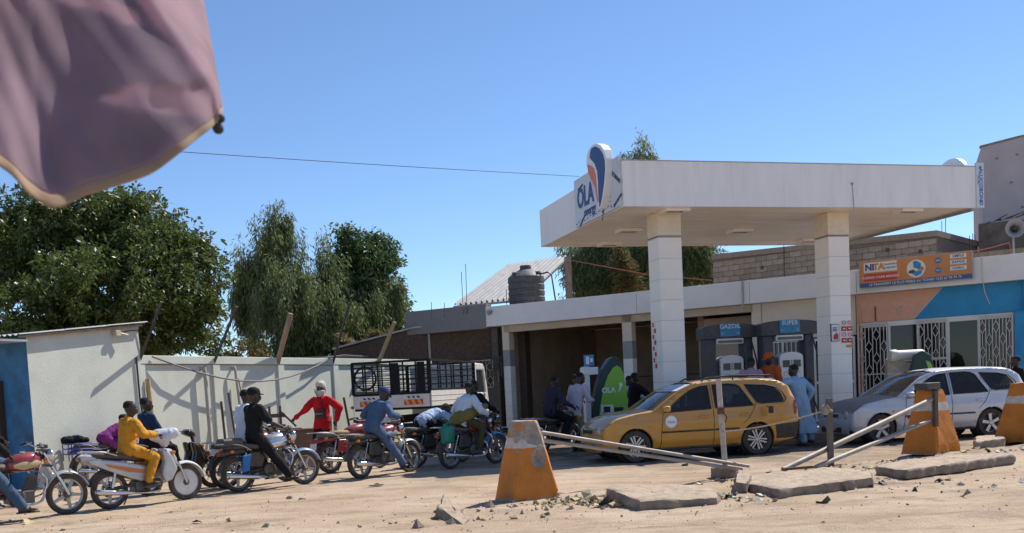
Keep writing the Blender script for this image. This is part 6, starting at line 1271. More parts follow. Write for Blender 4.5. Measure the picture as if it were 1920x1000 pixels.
# ================================================================== broken median: posts, slabs, pipes
def banded(name, chips, seed, scar=None):
    """orange concrete paint with a white band, flaking to bare concrete"""
    m = bpy.data.materials.new(name); m.use_nodes = True; N = m.node_tree.nodes; L = m.node_tree.links; b = N['Principled BSDF']; b.inputs['Roughness'].default_value = .8
    tc = N.new('ShaderNodeTexCoord'); sx = N.new('ShaderNodeSeparateXYZ'); L.new(tc.outputs['Object'], sx.inputs[0])
    def nz(s, det=5, ro=.6, off=0):
        mp = N.new('ShaderNodeMapping'); mp.inputs['Location'].default_value = (seed * 3.1 + off, seed, off); L.new(tc.outputs['Object'], mp.inputs[0])
        n = N.new('ShaderNodeTexNoise'); n.inputs['Scale'].default_value = s; n.inputs['Detail'].default_value = det; n.inputs['Roughness'].default_value = ro; L.new(mp.outputs[0], n.inputs['Vector']); return n.outputs['Fac']
    def mr(f, a, c, lo=0, hi=1):
        r = N.new('ShaderNodeMapRange'); r.inputs[1].default_value = a; r.inputs[2].default_value = c; r.inputs[3].default_value = lo; r.inputs[4].default_value = hi; L.new(f, r.inputs[0]); return r.outputs[0]
    def mx(f, a, c):
        x = N.new('ShaderNodeMix'); x.data_type = 'RGBA'; L.new(f, x.inputs[0])
        for i, v in ((6, a), (7, c)):
            if hasattr(v, 'is_linked'): L.new(v, x.inputs[i])
            else: x.inputs[i].default_value = (*v, 1)
        return x.outputs[2]
    def mth(op, a, c):
        x = N.new('ShaderNodeMath'); x.operation = op; x.use_clamp = op in ('MULTIPLY', 'ADD')
        for i, v in ((0, a), (1, c)):
            if hasattr(v, 'is_linked'): L.new(v, x.inputs[i])
            else: x.inputs[i].default_value = v
        return x.outputs[0]
    zz = mth('ADD', sx.outputs['Z'], mr(nz(7), 0, 1, -.02, .02)); zz.node.use_clamp = False
    orange = mx(mr(nz(3, 6), .3, .7), (.50, .155, .015), (.62, .22, .03)); orange = mx(mr(nz(14, 6, .7), .55, .72, 0, .5), orange, (.28, .12, .04))
    white = mx(mr(nz(9, 6), .35, .7), (.62, .58, .52), (.45, .38, .32))
    band = mth('MULTIPLY', mr(zz, .735, .745), mr(zz, .885, .875)); c = mx(band, orange, white)
    ch = mr(nz(5.5, 8, .62, 5), chips, chips + .02); hi = mr(zz, .75, 1.1, 0, .20); lo_ = mr(zz, .10, .0, 0, .4)
    n2 = nz(5.5, 8, .62, 5); s1 = mth('ADD', n2, hi); s1.node.use_clamp = False; s2 = mth('ADD', s1, lo_); s2.node.use_clamp = False
    if scar:
        for pt, r0 in scar:
            vd = N.new('ShaderNodeVectorMath'); vd.operation = 'DISTANCE'; L.new(tc.outputs['Object'], vd.inputs[0]); vd.inputs[1].default_value = pt
            s2 = mth('ADD', s2, mr(vd.outputs['Value'], r0 * 1.5, r0 * .5, 0, .45)); s2.node.use_clamp = False
    chip = mr(s2, chips, chips + .02); c = mx(chip, c, mx(mr(nz(20), .3, .7), (.42, .35, .29), (.24, .19, .15)))
    L.new(c, b.inputs['Base Color']); bp = N.new('ShaderNodeBump'); bp.inputs['Strength'].default_value = .5; bp.inputs['Distance'].default_value = .02; hgt = mth('SUBTRACT', nz(30, 5), chip); hgt.node.use_clamp = False; L.new(hgt, bp.inputs['Height']); L.new(bp.outputs[0], b.inputs['Normal']); return m
def bollard(label, loc, rz, chips, seed, w=.74, d=.62, h=1.10, tw=.31, td=.27, notch=False):
    """squat concrete post: a tapered four sided block with knocked corners"""
    rs = []; n = 30
    for k in range(n + 1):
        t = k / n; a, c = (w * (1 - t) + tw * t) / 2, (d * (1 - t) + td * t) / 2; ch = .03 + .012 * t; z = h * t
        if k == n: ch += .02
        ring = []
        cor = [(a - ch, -c), (a, -c + ch), (a, c - ch), (a - ch, c), (-a + ch, c), (-a, c - ch), (-a, -c + ch), (-a + ch, -c)]
        for i in range(8):
            p, q = cor[i], cor[(i + 1) % 8]; m_ = 18 if i % 2 else 2
            for j in range(m_): ring.append((p[0] + (q[0] - p[0]) * j / m_, p[1] + (q[1] - p[1]) * j / m_, z))
        rs.append(ring)
    mb = MB().rings(rs); o = mb.build('concrete_post', banded('orange_post_%d' % seed, chips, seed, [((.10, -.23, .60), .11), ((.05, -.18, .92), .11), ((-.24, -.16, .9), .07)] if notch else None), smooth=35)
    me = o.data; co = np.array([v.co[:] for v in me.vertices]); nn = np.array([v.normal[:] for v in me.vertices])
    dsp = wob(co, 5, seed) * .008 + wob(co, 16, seed + 3) * .004
    if notch:      # a broken hollow on the near right face and knocked foot
        q = np.exp(-(((co[:, 0] - .10) / .07) ** 2 + ((co[:, 2] - .60) / .11) ** 2)) * (co[:, 1] < 0) ; dsp -= .085 * q * (1 + .5 * wob(co, 18, 2))
        q = np.exp(-(((co[:, 0] - .06) / .06) ** 2 + ((co[:, 2] - .92) / .14) ** 2)) * (co[:, 1] < 0); dsp -= .04 * q * (1 + .6 * wob(co, 18, 3))
    dsp -= .05 * np.clip(wob(co, 6, seed + 5), 0, 1) * (co[:, 2] < .12)
    co += nn * dsp[:, None]; me.vertices.foreach_set('co', co.ravel()); me.update()
    o.location = loc; o.rotation_euler = (0, 0, rz); return tag(o, label, 'post', 'orange concrete posts along the median')
b1 = bollard('battered orange concrete post with broken hollow, the nearest one', Vector((.18, 13.30, -.03)), R(26), .62, 1, notch=True)
b2 = bollard('orange concrete post with iron bracket holding two pipes', Vector((7.28, 17.1, .04)), R(38), .80, 2, w=.80, d=.70, h=1.10, tw=.38, td=.32)
b3 = bollard('orange concrete post cut by the right edge of the picture', Vector((9.75, 18.7, .03)), R(38), .82, 3, w=.92, d=.78, h=1.12, tw=.44, td=.36)
_top = b2.matrix_basis @ Vector((-.12, -.02, 1.10))
br = thing('iron_bracket', 'dark iron bracket with plate bolted to the orange post', 'bracket', _top, R(30))
MB().lohi((-.16, -.12, .0), (.20, .14, .12)).build('top_plate', M_DARK, br, bevel=.01); MB().lohi((-.20, -.30, -.62), (-.12, -.24, .02)).lohi((-.20, -.30, -.02), (-.12, -.1, .03)).build('hanger', M_DARK, br)
M_PIPE = mat('galvanised_pipe', (.33, .30, .27), .6, .35, var=.2, scale=6, dust=.3, stain=.3, staincol=(.2, .12, .08))
def pipe(label, a, b, r=.028, m=M_PIPE, name='barrier_pipe', cat='pipe', mid=None): return tag(MB().tube([a] + (mid or []) + [b], r, 12).build(name, m, smooth=40), label, cat)
_pb = aty(1344, 912, 14.9); PB = Vector((3.21, 14.95, 0))
e1 = Vector((3.45, 14.75, .15)); s1 = b1.matrix_basis @ Vector((.24, .02, .93))
pipe('upper barrier pipe sloping from the nearest orange post to the ground', s1, e1 + Vector((.10, .05, .02)), .026); pipe('lower barrier pipe sloping from the nearest orange post to the ground', s1 + Vector((.03, .0, -.11)), e1 + Vector((-.02, -.02, -.02)), .026)
lp = thing('wire_loop', 'bent wire loop tying the pipes to the nearest orange post', 'wire', s1); MB().tube(smooth_path([(-.05, -.05, -.13), (-.06, -.06, -.02), (0, -.02, .05), (.05, .02, .02), (.03, .02, -.12)], 5), .008, 6).build('wire', M_STEEL, lp, smooth=True)
e2, e3 = at(1468, 881, .10), at(1530, 876, .10)
s2 = b2.matrix_basis @ Vector((-.34, -.22, .94)); s3 = s2 + Vector((-.05, 0, -.36))
pipe('upper grey pipe sloping down from the bracketed orange post', s2, e2, .042); pipe('lower grey pipe sloping down from the bracketed orange post', s3, e3, .036)
M_REDW = mat('flaked_red_paint', (.46, .40, .35), .75, var=.3, scale=7, stain=1.0, staincol=(.17, .05, .035), bump=.3)
pp_ = thing('barrier_stand', 'rusty red and white iron post in a concrete filled drum before the taxi', 'post', PB)
MB().tube([(.02, 0, .1), (-.04, 0, 1.5)], .042, 12).build('post', M_REDW, pp_, smooth=40); MB().box((-.025, -.03, 1.02), (.1, .05, .1)).tube([(.02, -.04, .98), (.06, -.05, .92), (.03, -.05, .84)], .012, 6).build('clasp', M_RUST, pp_)
MB().lathe([(.17, 0), (.20, .02), (.20, .15), (.18, .17), (.05, .165)], 22, 'Z').build('drum_foot', M_CONC, pp_, smooth=40)
p2 = thing('iron_post', 'plain grey square iron post standing on the median slab', 'post', at(1558, 876, .06)); MB().lohi((-.04, -.04, 0), (.04, .04, 1.06)).build('post', mat('grey_iron', (.11, .10, .095), .6, .4, dust=.3), p2); MB().prism([(.2 * math.cos(a) * (1 + .2 * math.sin(3 * a)), .17 * math.sin(a)) for a in np.linspace(0, 6.0, 12)], -.05, .02, axis='Z').build('foot_plate', M_CONC, p2)
ra, rb_ = PB + Vector((0, -.05, .70)), Vector(p2.location) + Vector((-.02, -.06, .90))
M_ROPE = mat('sisal_rope', (.42, .34, .24), .9, var=.25, scale=30, bump=.4, bscale=120)
tag(MB().tube([ra.lerp(rb_, t) - Vector((0, 0, .05 * 4 * t * (1 - t))) for t in np.linspace(0, 1, 12)], .011, 6).build('rope', M_ROPE), 'slack rope strung between the two iron posts', 'rope')
kn = MB(); [kn.tube(smooth_path([(rb_ + Vector((random.uniform(-.10, .03), random.uniform(-.05, .05), random.uniform(-.07, .07)))) for _ in range(4)], 4), .016, 6) for _ in range(6)]
tag(kn.build('rope_knot', M_ROPE), 'bulky rope knot on the plain grey iron post', 'rope')
def slab(label, pts, h, lift, seed, tilt=(0, 0), name='kerb_slab'):
    """a broken concrete slab with uneven edges"""
    rim = []
    for i in range(len(pts)):
        a, b = Vector(pts[i]), Vector(pts[(i + 1) % len(pts)]); n = max(2, int((b - a).length / .06))
        for k in range(n): rim.append(a.lerp(b, k / n))
    c = sum((Vector(p) for p in pts), Vector((0, 0))) / len(pts); rs = []
    for z, sc in ((0, .985), (h * .33, 1.0), (h * .72, 1.0), (h * .93, .985), (h, .96), (h, .8), (h, .55), (h, .28)):
        rs.append([(c.x + (p.x - c.x) * sc, c.y + (p.y - c.y) * sc, z) for p in rim])
    mb = MB().rings(rs); o = mb.build(name, M_CONC, smooth=38); me = o.data; co = np.array([v.co[:] for v in me.vertices]) - np.array([c.x, c.y, 0]); nn = np.array([v.normal[:] for v in me.vertices])
    side = np.abs(nn[:, 2]) < .6; d = wob(co, 5, seed) * .035 + wob(co, 14, seed) * .016 + wob(co, 33, seed) * .007
    co += nn * (d * np.where(side, 1.2, .45))[:, None]; me.vertices.foreach_set('co', co.ravel()); me.update()
    o.location = (c.x, c.y, lift); o.rotation_euler = (tilt[0], tilt[1], 0); return tag(o, label, 'slab', 'broken slabs of the median', 'thing')
def G2(*q): return [(at(x, y).x, at(x, y).y) for x, y in q]
slab('tilted concrete slab right of the nearest orange post', G2((1198, 957), (1345, 946), (1346, 934), (1300, 928), (1148, 932), (1134, 938)), .15, -.02, 1, (R(2), R(2)))
slab('long flat concrete slab carrying the foot of the pipes', G2((1462, 935), (1638, 914), (1632, 902), (1560, 894), (1400, 906), (1380, 917)), .15, -.02, 2, (0, R(-1)))
slab('rough edged slab below the bracketed orange post', G2((1700, 902), (1902, 872), (1895, 868), (1790, 870), (1660, 886), (1640, 894)), .13, .02, 3, (0, 0))
slab('low kerb piece behind the bracketed orange post', G2((1830, 850), (1885, 842), (1880, 832), (1830, 838)), .16, .03, 4)
slab('thin broken kerb strip joining the nearest orange post and the tilted slab', G2((1050, 945), (1136, 936), (1134, 925), (1046, 932)), .08, -.02, 5)
slab('lone upturned kerb fragment at the bottom of the picture', G2((822, 972), (868, 986), (880, 978), (830, 958)), .13, -.03, 6, (R(6), R(8)))
slab('small square kerb stub left of the long flat slab', G2((1380, 925), (1402, 928), (1410, 905), (1385, 900)), .17, -.02, 7)
wb = tag(MB().box((0, 0, 0), (.5, .06, .035)).build('iron_scrap', M_RUST), 'flat rusty scrap bar lying by the end of the pipes', 'scrap'); wb.location = at(1497, 878, .12); wb.rotation_euler = (0, 0, .25)

# ================================================================== litter and stones
def bits(name, label, cen, n, size, mats, flat=.3, seed=1, leafy=False):
    rg = np.random.default_rng(seed); mb = MB(); cc = np.array(cen)[rg.integers(len(cen), size=n)]; XX = cc[:, 0] + rg.normal(size=n) * cc[:, 2]; YY = cc[:, 1] + rg.normal(size=n) * cc[:, 3]; ZZ = ground_height(XX, YY)
    for i in range(n):
        x, y, z = float(XX[i]), float(YY[i]), float(ZZ[i]); s = size * rg.lognormal(0, .5); q = Euler((rg.normal() * .4, rg.normal() * .4, rg.uniform(0, 6.3)))
        mb.mi = int(rg.integers(len(mats)))
        if leafy:
            M = Matrix.Translation((x, y, z + s * .2)) @ q.to_matrix().to_4x4(); u = rg.normal(size=6) * .35 * s
            mb.add([(-s, -s * .5, u[0]), (0, -s * .6, u[1]), (s, -s * .4, u[2]), (s * .9, s * .5, u[3]), (0, s * .5, u[4]), (-s, s * .6, u[5])], [(0, 1, 4, 5), (1, 2, 3, 4)], M)
        else:
            M = Matrix.Translation((x, y, z)) @ q.to_matrix().to_4x4(); k = rg.uniform(.6, 1.2, 6) * s
            mb.add([(k[0], 0, 0), (0, k[1], 0), (-k[2], 0, 0), (0, -k[3], 0), (0, 0, k[4] * flat * 2), (0, 0, -k[5] * flat)], [(0, 1, 4), (1, 2, 4), (2, 3, 4), (3, 0, 4), (1, 0, 5), (2, 1, 5), (3, 2, 5), (0, 3, 5)], M)
    o = mb.build(name, mats, fix=False); return tag(o, label, None, None, 'stuff')
M_ST = [mat('pebble_%d' % i, c, .9, var=.2) for i, c in enumerate(((.36, .28, .21), (.22, .17, .13), (.46, .38, .3)))]
M_LIT = [mat('litter_white', (.62, .60, .56), .7), mat('litter_green', (.30, .37, .31), .7), mat('litter_tan', (.46, .35, .2), .8), mat('litter_dark', (.05, .05, .05), .7), mat('litter_straw', (.48, .38, .22), .9)]
bits('pebbles', 'scattered pebbles and crumbs of earth', [(2, 11.5, 5, 1.5), (-4, 13, 3, 2), (5, 13.5, 3, 1.5), (8, 15, 3, 1.2), (-1, 11, 3, .8)], 1500, .009, M_ST, .5, 3)
bits('rubble', 'broken concrete rubble along the median', [(1.2, 12.5, .7, .15), (4.5, 13.2, .7, .3), (6.2, 15.0, .9, .3), (0, 12.0, .8, .2), (-.6, 11.4, .5, .15), (3.3, 14.4, .3, .2)], 170, .026, [M_CONC, M_ST[0], M_ST[1]], .6, 5)
bits('litter', 'torn plastic and paper litter along the median', [(6.3, 15.3, .9, .25), (7.6, 16.4, .5, .15), (4.4, 12.9, .6, .25), (2.7, 12.2, .4, .2), (1.1, 12.35, .5, .15), (9.0, 16.6, .8, .3)], 240, .038, M_LIT, .3, 7, True)
bits('litter', 'few paper scraps blown over the open street', [(2, 14, 5, 3), (-4, 13.5, 3, 1.2), (6, 11.8, 3, .8)], 90, .035, M_LIT, .3, 9, True)
bits('straw', 'dry straw and dead grass tufts by the slabs', [(.9, 12.45, .5, .12), (1.4, 12.2, .4, .1), (5.6, 14.7, .5, .2), (3.9, 13.0, .4, .1)], 500, .03, [M_LIT[4], M_LIT[2]], .2, 12, True)
# wooden stall things by the person in scarlet
st = thing('wooden_bench_stack', 'upturned wooden stool lying on a brown hawker stall beside the person in scarlet', 'stool', (-5.25, 22.6, .86), R(20))
M_OLDW = mat('old_dark_wood', (.15, .095, .06), .9, var=.3, scale=7, bump=.3)
for x in (-.24, .0): MB().bar((x, 0, .0), (x, .0, .52), .05, .05).build('leg', M_OLDW, st)
for z in (.05, .30): MB().bar((-.3, 0, z), (.1, 0, z), .05, .09).build('rail', M_OLDW, st)
MB().bar((.02, 0, .38), (.34, 0, .03), .05, .04).build('brace', M_OLDW, st); MB().lohi((-.38, -.2, -.04), (.45, .2, -.005)).build('seat', M_OLDW, st)
cs_ = thing('hawker_stall', 'low brown plywood stall box behind the motorcycles', 'stall', (-5.0, 22.5, 0), R(15)); M_PLY = mat('brown_ply', (.19, .12, .08), .85, var=.2)
MB().lohi((-.5, -.3, .12), (.7, .3, .80)).build('box', M_PLY, cs_, bevel=.01); MB().lohi((-.6, -.36, .80), (.8, .36, .835)).build('top', M_OLDW, cs_)
for x in (-.42, .62): MB().lohi((x - .04, -.28, 0), (x + .04, -.2, .12)).build('foot', M_OLDW, cs_)
cb = thing('concrete_block', 'grey brown concrete block lying under the stall', 'block', (-4.55, 21.7, .0), R(30)); MB().lohi((-.2, -.12, 0), (.2, .12, .3)).build('body', M_CONC, cb, bevel=.02)
tb = thing('wooden_trestle', 'crossed wooden trestle leaning near the black iron stakes', 'trestle', W3(2.3, .9, 0), R(40))
for a, b in (((-.5, 0, .02), (.3, .1, .75)), ((-.2, .1, .75), (.6, 0, .02)), ((-.6, .05, .55), (.55, .05, .62))): MB().bar(a, b, .05, .035).build('beam', M_OLDW, tb)
# plastic bag on the scooter, sandal in the road, shopping on the blue bike
bag = MB(); c_ = B['silver'].matrix_basis @ Vector((.86, -.12, 1.03)); cone(bag, c_ + Vector((-.08, -.06, .02)), c_ + Vector((.13, .05, .05)), .10, .085); cone(bag, c_, c_ + Vector((.0, .0, -.08)), .12, .08)
tag(fused(bag, 'plastic_bag', mat('white_polythene', (.62, .66, .74), .35, var=.05, transl=.2), None, .016, .010, 12, 3, 2), 'bulging white plastic bag on the silver scooter handlebar', 'bag')
sd_ = thing('flip_flop', 'lone dark flip-flop lying on the sand before the maroon motorcycle', 'sandal', at(705, 911, .008), R(35)); MB().xloft([(-.12, 0, .01, .03, .008, 3), (-.05, 0, .01, .038, .009, 3), (.08, 0, .01, .045, .009, 3), (.13, 0, .01, .03, .008, 3)], 12).build('sole', M_BLACK, sd_); MB().tube([(-.02, -.04, .01), (.02, -.02, .04), (.07, 0, .015), (.02, .02, .04), (-.02, .04, .01)], .007, 6).build('strap', M_BLACK, sd_)
bu = MB(); c_ = B['blue'].matrix_basis @ Vector((-.2, 0, .93)); cone(bu, c_ + Vector((-.16, -.1, -.02)), c_ + Vector((.02, .06, .0)), .08, .07); cone(bu, c_ + Vector((.02, .06, .0)), c_ + Vector((.16, .16, -.03)), .07, .045); tag(fused(bu, 'black_bundle', BLACKC, None, .014, .022, 14, 4, 2), 'black bundle tied on the blue motorcycle carrier', 'bundle')
# ================================================================== trees
def tree(name, label, base, lobes, n, leaf, m, trunk_h, tr, droop=.3, seed=1, cluster=9, spread=.28, limbs=7, sub=(.42, .42, .36), per=26):
    """lobes: (centre, radii) of the crown; leaves grow in sprays spread through the lobes"""
    rg = np.random.default_rng(seed); t = thing(name, label, 'tree', base, 0, 'trees behind the walls'); b0 = Vector(base)
    vol = np.array([l[1][0] * l[1][1] * l[1][2] for l in lobes]) ** .75; ns = max(6, n // cluster // per); pick = rg.choice(len(lobes), ns, p=vol / vol.sum())
    C = np.array([l[0] for l in lobes])[pick]; Rr = np.array([l[1] for l in lobes])[pick]
    d = rg.normal(size=(ns, 3)); d /= np.linalg.norm(d, axis=1)[:, None]; rad = rg.uniform(0.15, 1, ns) ** .38
    sc_ = C + d * Rr * (rad * (1 + .5 * wob(d * 2.6 + C * 1.3, 1.7, seed)) * .92)[:, None]      # boughs: clumps of twigs
    keep = wob(sc_, .8, seed + 2) > -.5; sc_, d = sc_[keep], d[keep]; ns = len(sc_); big = rg.lognormal(0, .4, ns); k_ = np.repeat(np.arange(ns), per)
    o_ = rg.normal(size=(len(k_), 3)); o_ /= np.linalg.norm(o_, axis=1)[:, None]; o_ *= rg.uniform(0, 1, len(k_))[:, None] ** .45
    tips = sc_[k_] + o_ * np.array(sub) * big[k_][:, None]; d = o_ * .6 + d[k_] * .6
    m_ = len(tips); ci = np.repeat(np.arange(m_), cluster); N_ = len(ci)
    ax = d[ci] * .7 + rg.normal(size=(N_, 3)) * .75; ax[:, 2] -= droop * 2.2; ax /= np.linalg.norm(ax, axis=1)[:, None]
    off = rg.normal(size=(N_, 3)); off /= np.linalg.norm(off, axis=1)[:, None]; off *= (rg.uniform(0, 1, N_) ** .5 * spread)[:, None]; off[:, 2] -= droop * rg.uniform(0, 1.0, N_) * spread * 3
    p = tips[ci] + off; ln = leaf[0] * rg.lognormal(0, .25, N_); wd = leaf[1] * rg.lognormal(0, .2, N_)
    sd = np.cross(ax, rg.normal(size=(N_, 3))); sd /= np.linalg.norm(sd, axis=1)[:, None]
    up = np.cross(sd, ax)
    a = p; b_ = p + ax * (ln * .45)[:, None] + sd * wd[:, None] + up * (wd * .3)[:, None]; c = p + ax * ln[:, None]; e = p + ax * (ln * .45)[:, None] - sd * wd[:, None] + up * (wd * .3)[:, None]
    V = np.stack([a, b_, c, e], 1).reshape(-1, 3) - np.array(base)
    me = bpy.data.meshes.new('crown'); me.vertices.add(N_ * 4); me.vertices.foreach_set('co', V.ravel()); me.loops.add(N_ * 4); me.loops.foreach_set('vertex_index', np.arange(N_ * 4)); me.polygons.add(N_); me.polygons.foreach_set('loop_start', np.arange(N_) * 4); me.update(calc_edges=True); me.materials.append(m)
    o = bpy.data.objects.new('crown', me); COL.objects.link(o); o.parent = t; o['kind'] = 'stuff'
    top = np.array([l[0] for l in lobes]).mean(0) - np.array(base); tk_ = MB(); fork = Vector((top[0] * .25, top[1] * .25, trunk_h))
    tk_.tube([(0, 0, -.1), (0, 0, trunk_h * .4), fork], [tr * 1.25, tr, tr * .8], 12); tk_.build('trunk', mat('bark', (.10, .075, .055), .95, var=.3, bump=.8, bscale=14, stretch=(1, 1, .3)), t, smooth=True)
    idx_ = rg.choice(len(lobes), min(limbs, len(lobes)), replace=False)
    for i in idx_:
        q = Vector(lobes[i][0]) - b0; mid = fork.lerp(q, .5) + Vector(rg.normal(size=3) * .25)
        MB().tube([fork - Vector((0, 0, .2)), mid, q], [tr * .55, tr * .35, tr * .12], 8).build('limb', mat('bark', (.1, .075, .055), .95), t, smooth=True)
    return t
M_MANGO = mat('mango_leaf', (.105, .140, .038), .42, isl=.5, transl=.34, spec=.5); M_WEEP = mat('weeping_leaf', (.17, .21, .085), .6, isl=.4, transl=.42); M_DEEP = mat('deep_leaf', (.085, .145, .05), .45, isl=.45, transl=.36); M_DRY = mat('dry_leaf', (.17, .14, .05), .7, isl=.5, transl=.35)
def lobe(x, y, Y_, rx, ry=None, dep=None): c = aty(x, y, Y_); k = Y_ / F_PX; return ((c.x, c.y, c.z), (rx * k, (dep or rx) * k, (ry or rx) * k))
Yl = 33.0
L1 = [lobe(40, 450, Yl, 130, 110), lobe(160, 440, Yl + 1, 130, 100), lobe(250, 430, Yl, 90, 85), lobe(300, 500, Yl - 1, 95, 90), lobe(200, 540, Yl - 2, 140, 90), lobe(60, 570, Yl - 1.5, 130, 80), lobe(350, 570, Yl - 1, 75, 70), lobe(372, 470, Yl, 32, 36), lobe(400, 540, Yl, 34, 38), lobe(395, 620, Yl, 50, 40), lobe(-90, 480, Yl, 130, 120), lobe(280, 610, Yl - 1, 100, 50), lobe(420, 645, Yl + 2, 40, 26), lobe(120, 640, Yl - 1.6, 170, 55), lobe(262, 385, Yl + 1, 40, 30), lobe(325, 430, Yl, 50, 50)]
tree('mango_tree', 'huge dense dark mango tree filling the left behind the shed', (-11.5, 34, 0), L1, 150000, (.17, .036), M_MANGO, 3.2, .34, .28, 1, 10, .17, 10)
Yw = 47.0
L2 = [lobe(520, 455, Yw, 42, 52), lobe(500, 515, Yw, 60, 62), lobe(540, 560, Yw - 1, 75, 75), lobe(578, 510, Yw, 34, 52), lobe(580, 590, Yw - 1, 62, 70), lobe(475, 560, Yw, 38, 60), lobe(606, 485, Yw, 22, 34), lobe(625, 530, Yw, 26, 40), lobe(528, 418, Yw, 17, 26), lobe(492, 440, Yw, 14, 24), lobe(462, 490, Yw, 24, 45), lobe(612, 580, Yw - 1, 42, 62), lobe(560, 640, Yw - 1, 60, 55), lobe(650, 620, Yw - 1, 50, 50)]
tree('weeping_tree', 'tall loose weeping tree, left of the pair behind the wall', (-10.4, 47.5, 0), L2, 80000, (.26, .024), M_WEEP, 4, .3, .95, 2, 12, .24, sub=(.38, .38, .85))
L3 = [lobe(650, 462, Yw + 2, 24, 38), lobe(680, 470, Yw + 2, 36, 45), lobe(648, 520, Yw + 2, 44, 60), lobe(704, 520, Yw + 2, 50, 64), lobe(722, 580, Yw + 2, 40, 50), lobe(670, 580, Yw + 1.6, 62, 70), lobe(738, 620, Yw + 2, 36, 46), lobe(690, 640, Yw + 1.6, 60, 40), lobe(705, 450, Yw + 2, 22, 26)]
tree('bushy_tree', 'darker bushy tree, right of the pair behind the wall', (-7.2, 49.5, 0), L3, 60000, (.22, .045), M_DEEP, 4, .3, .35, 3, 10, .20, sub=(.5, .5, .45))
L3b = [lobe(700, 560, Yw + .3, 40, 75), lobe(660, 600, Yw, 40, 60), lobe(738, 560, Yw + .6, 24, 50)]
tree('weeping_tree', 'light green hanging foliage in front of the darker bushy tree', (-6.6, 48.2, 0), L3b, 16000, (.26, .024), M_WEEP, 3.5, .2, .9, 8, 12, .24, 3, sub=(.36, .36, .8))
Yc = 48.0
L4 = [lobe(1200, 330, Yc, 40, 50), lobe(1200, 420, Yc, 90, 70), lobe(1120, 500, Yc, 62, 50), lobe(1180, 500, Yc - 1, 80, 60), lobe(1090, 480, Yc, 38, 55), lobe(1300, 500, Yc, 58, 45), lobe(1260, 470, Yc, 60, 60), lobe(1320, 470, Yc, 40, 25), lobe(1140, 540, Yc, 70, 30), lobe(1205, 300, Yc, 28, 24)]
tree('weeping_tree', 'large weeping tree behind the canopy, its top showing above', (6.4, 49, 0), L4, 80000, (.28, .026), M_WEEP, 4, .35, .8, 4, 12, .26, sub=(.42, .42, .8))
L5 = [lobe(1172, 500, Yc - 4, 16, 28), lobe(1180, 530, Yc - 4, 18, 22), lobe(1165, 478, Yc - 4, 10, 14)]
tree('dry_bush', 'pale yellow green sapling against the dark tree behind the tank', (5.0, 44, 0), L5, 2600, (.36, .022), M_DRY, 3.4, .06, .1, 5, 10, .22, 3, sub=(.2, .2, .35), per=12)
L6 = [lobe(450, 655, 52, 40, 16), lobe(480, 650, 53, 30, 18)]
tree('low_shrub', 'small olive shrub on the skyline between the two left trees', (-14.2, 52, 0), L6, 4000, (.3, .04), M_DRY, 2.6, .1, .3, 6, 10, .22, 2, per=14)
L7 = [lobe(712, 628, 42, 10, 14), lobe(648, 640, 42, 14, 12)]
tree('low_shrub', 'small dry shrub at the eaves of the brown brick building', (-5.9, 42.5, 0), L7, 1500, (.26, .03), M_DRY, 2.6, .05, .3, 7, 10, .16, 2, sub=(.14, .14, .2), per=10)
# ================================================================== market parasol close to the camera, upper left
ps = thing('parasol', 'mauve cloth market parasol hanging into the upper left corner', 'parasol', (-1.55, 2.05, 0))
M_MAUVE = mat('mauve_cloth', (.70, .56, .61), .9, var=.12, scale=5, bump=.2, bscale=160, transl=.78); M_HEM = mat('tan_hem', (.42, .28, .18), .9, var=.10, scale=8, transl=.25)
def V_(x, y, Y_): return aty(x, y, Y_)
# hem line of the hanging corner, from the rib tip leftwards (each point with its own distance)
hem = smooth_path([V_(420, 212, 2.02), V_(402, 238, 1.98), V_(372, 262, 1.94), V_(335, 292, 1.90), V_(285, 328, 1.87), V_(225, 350, 1.86), V_(165, 368, 1.84), V_(105, 392, 1.80), V_(60, 368, 1.77), V_(18, 326, 1.75), V_(-50, 290, 1.75), V_(-140, 330, 1.78), V_(-260, 300, 1.85)], 6)
topc = smooth_path([V_(372, -60, 2.25), V_(345, -75, 2.25), V_(310, -85, 2.24), V_(270, -95, 2.22), V_(225, -100, 2.2), V_(180, -105, 2.18), V_(130, -110, 2.16), V_(80, -115, 2.14), V_(30, -120, 2.12), V_(-20, -125, 2.12), V_(-80, -130, 2.14), V_(-160, -130, 2.2), V_(-260, -130, 2.3)], 6)
nu, nv = len(hem), 46; toward = -C_F; grid_ = []
eye = Vector((0, 0, EYE))
def px_of(p): v = Vector(p) - eye; w_ = v.dot(C_F); return PP[0] + F_PX * v.dot(C_R) / w_, PP[1] - F_PX * v.dot(C_U) / w_
for j in range(nv + 1):
    v = j / nv
    for i in range(nu):
        u = i / (nu - 1); h, tt = hem[i], topc[i]; p = tt.lerp(h, v)
        uc = max(.03, .36 - .40 * v)
        back = .42 * max(0, 1 - u / uc) ** 1.3 * (1 - v) ** .5                                # the edge falls away from a crease
        b = .06 * math.sin(math.pi * v) * math.sin(math.pi * min(1, u * 1.6))                 # belly of the wind-filled cloth
        cr = .018 * math.exp(-((u - uc) / .03) ** 2)
        dv = v - (.70 - .10 * u + .03 * math.sin(u * 12)); f1 = (math.exp(-(dv / .09) ** 2) if dv < 0 else math.exp(-(dv / .04) ** 2)) * max(0, 1 - ((u - .16) / .2) ** 2)
        f2 = .010 * math.sin(u * 30 + v * 5) * (1 - v) + .007 * math.sin(u * 19 - v * 9) + .004 * math.sin(u * 53 + v * 21)
        d_ = p - eye; p = eye + d_ * (1 + (back - b - cr - .022 * f1 - f2) / d_.length)
        grid_.append(p - ps.location)
fs = [(j * nu + i, j * nu + i + 1, (j + 1) * nu + i + 1, (j + 1) * nu + i) for j in range(nv) for i in range(nu - 1)]
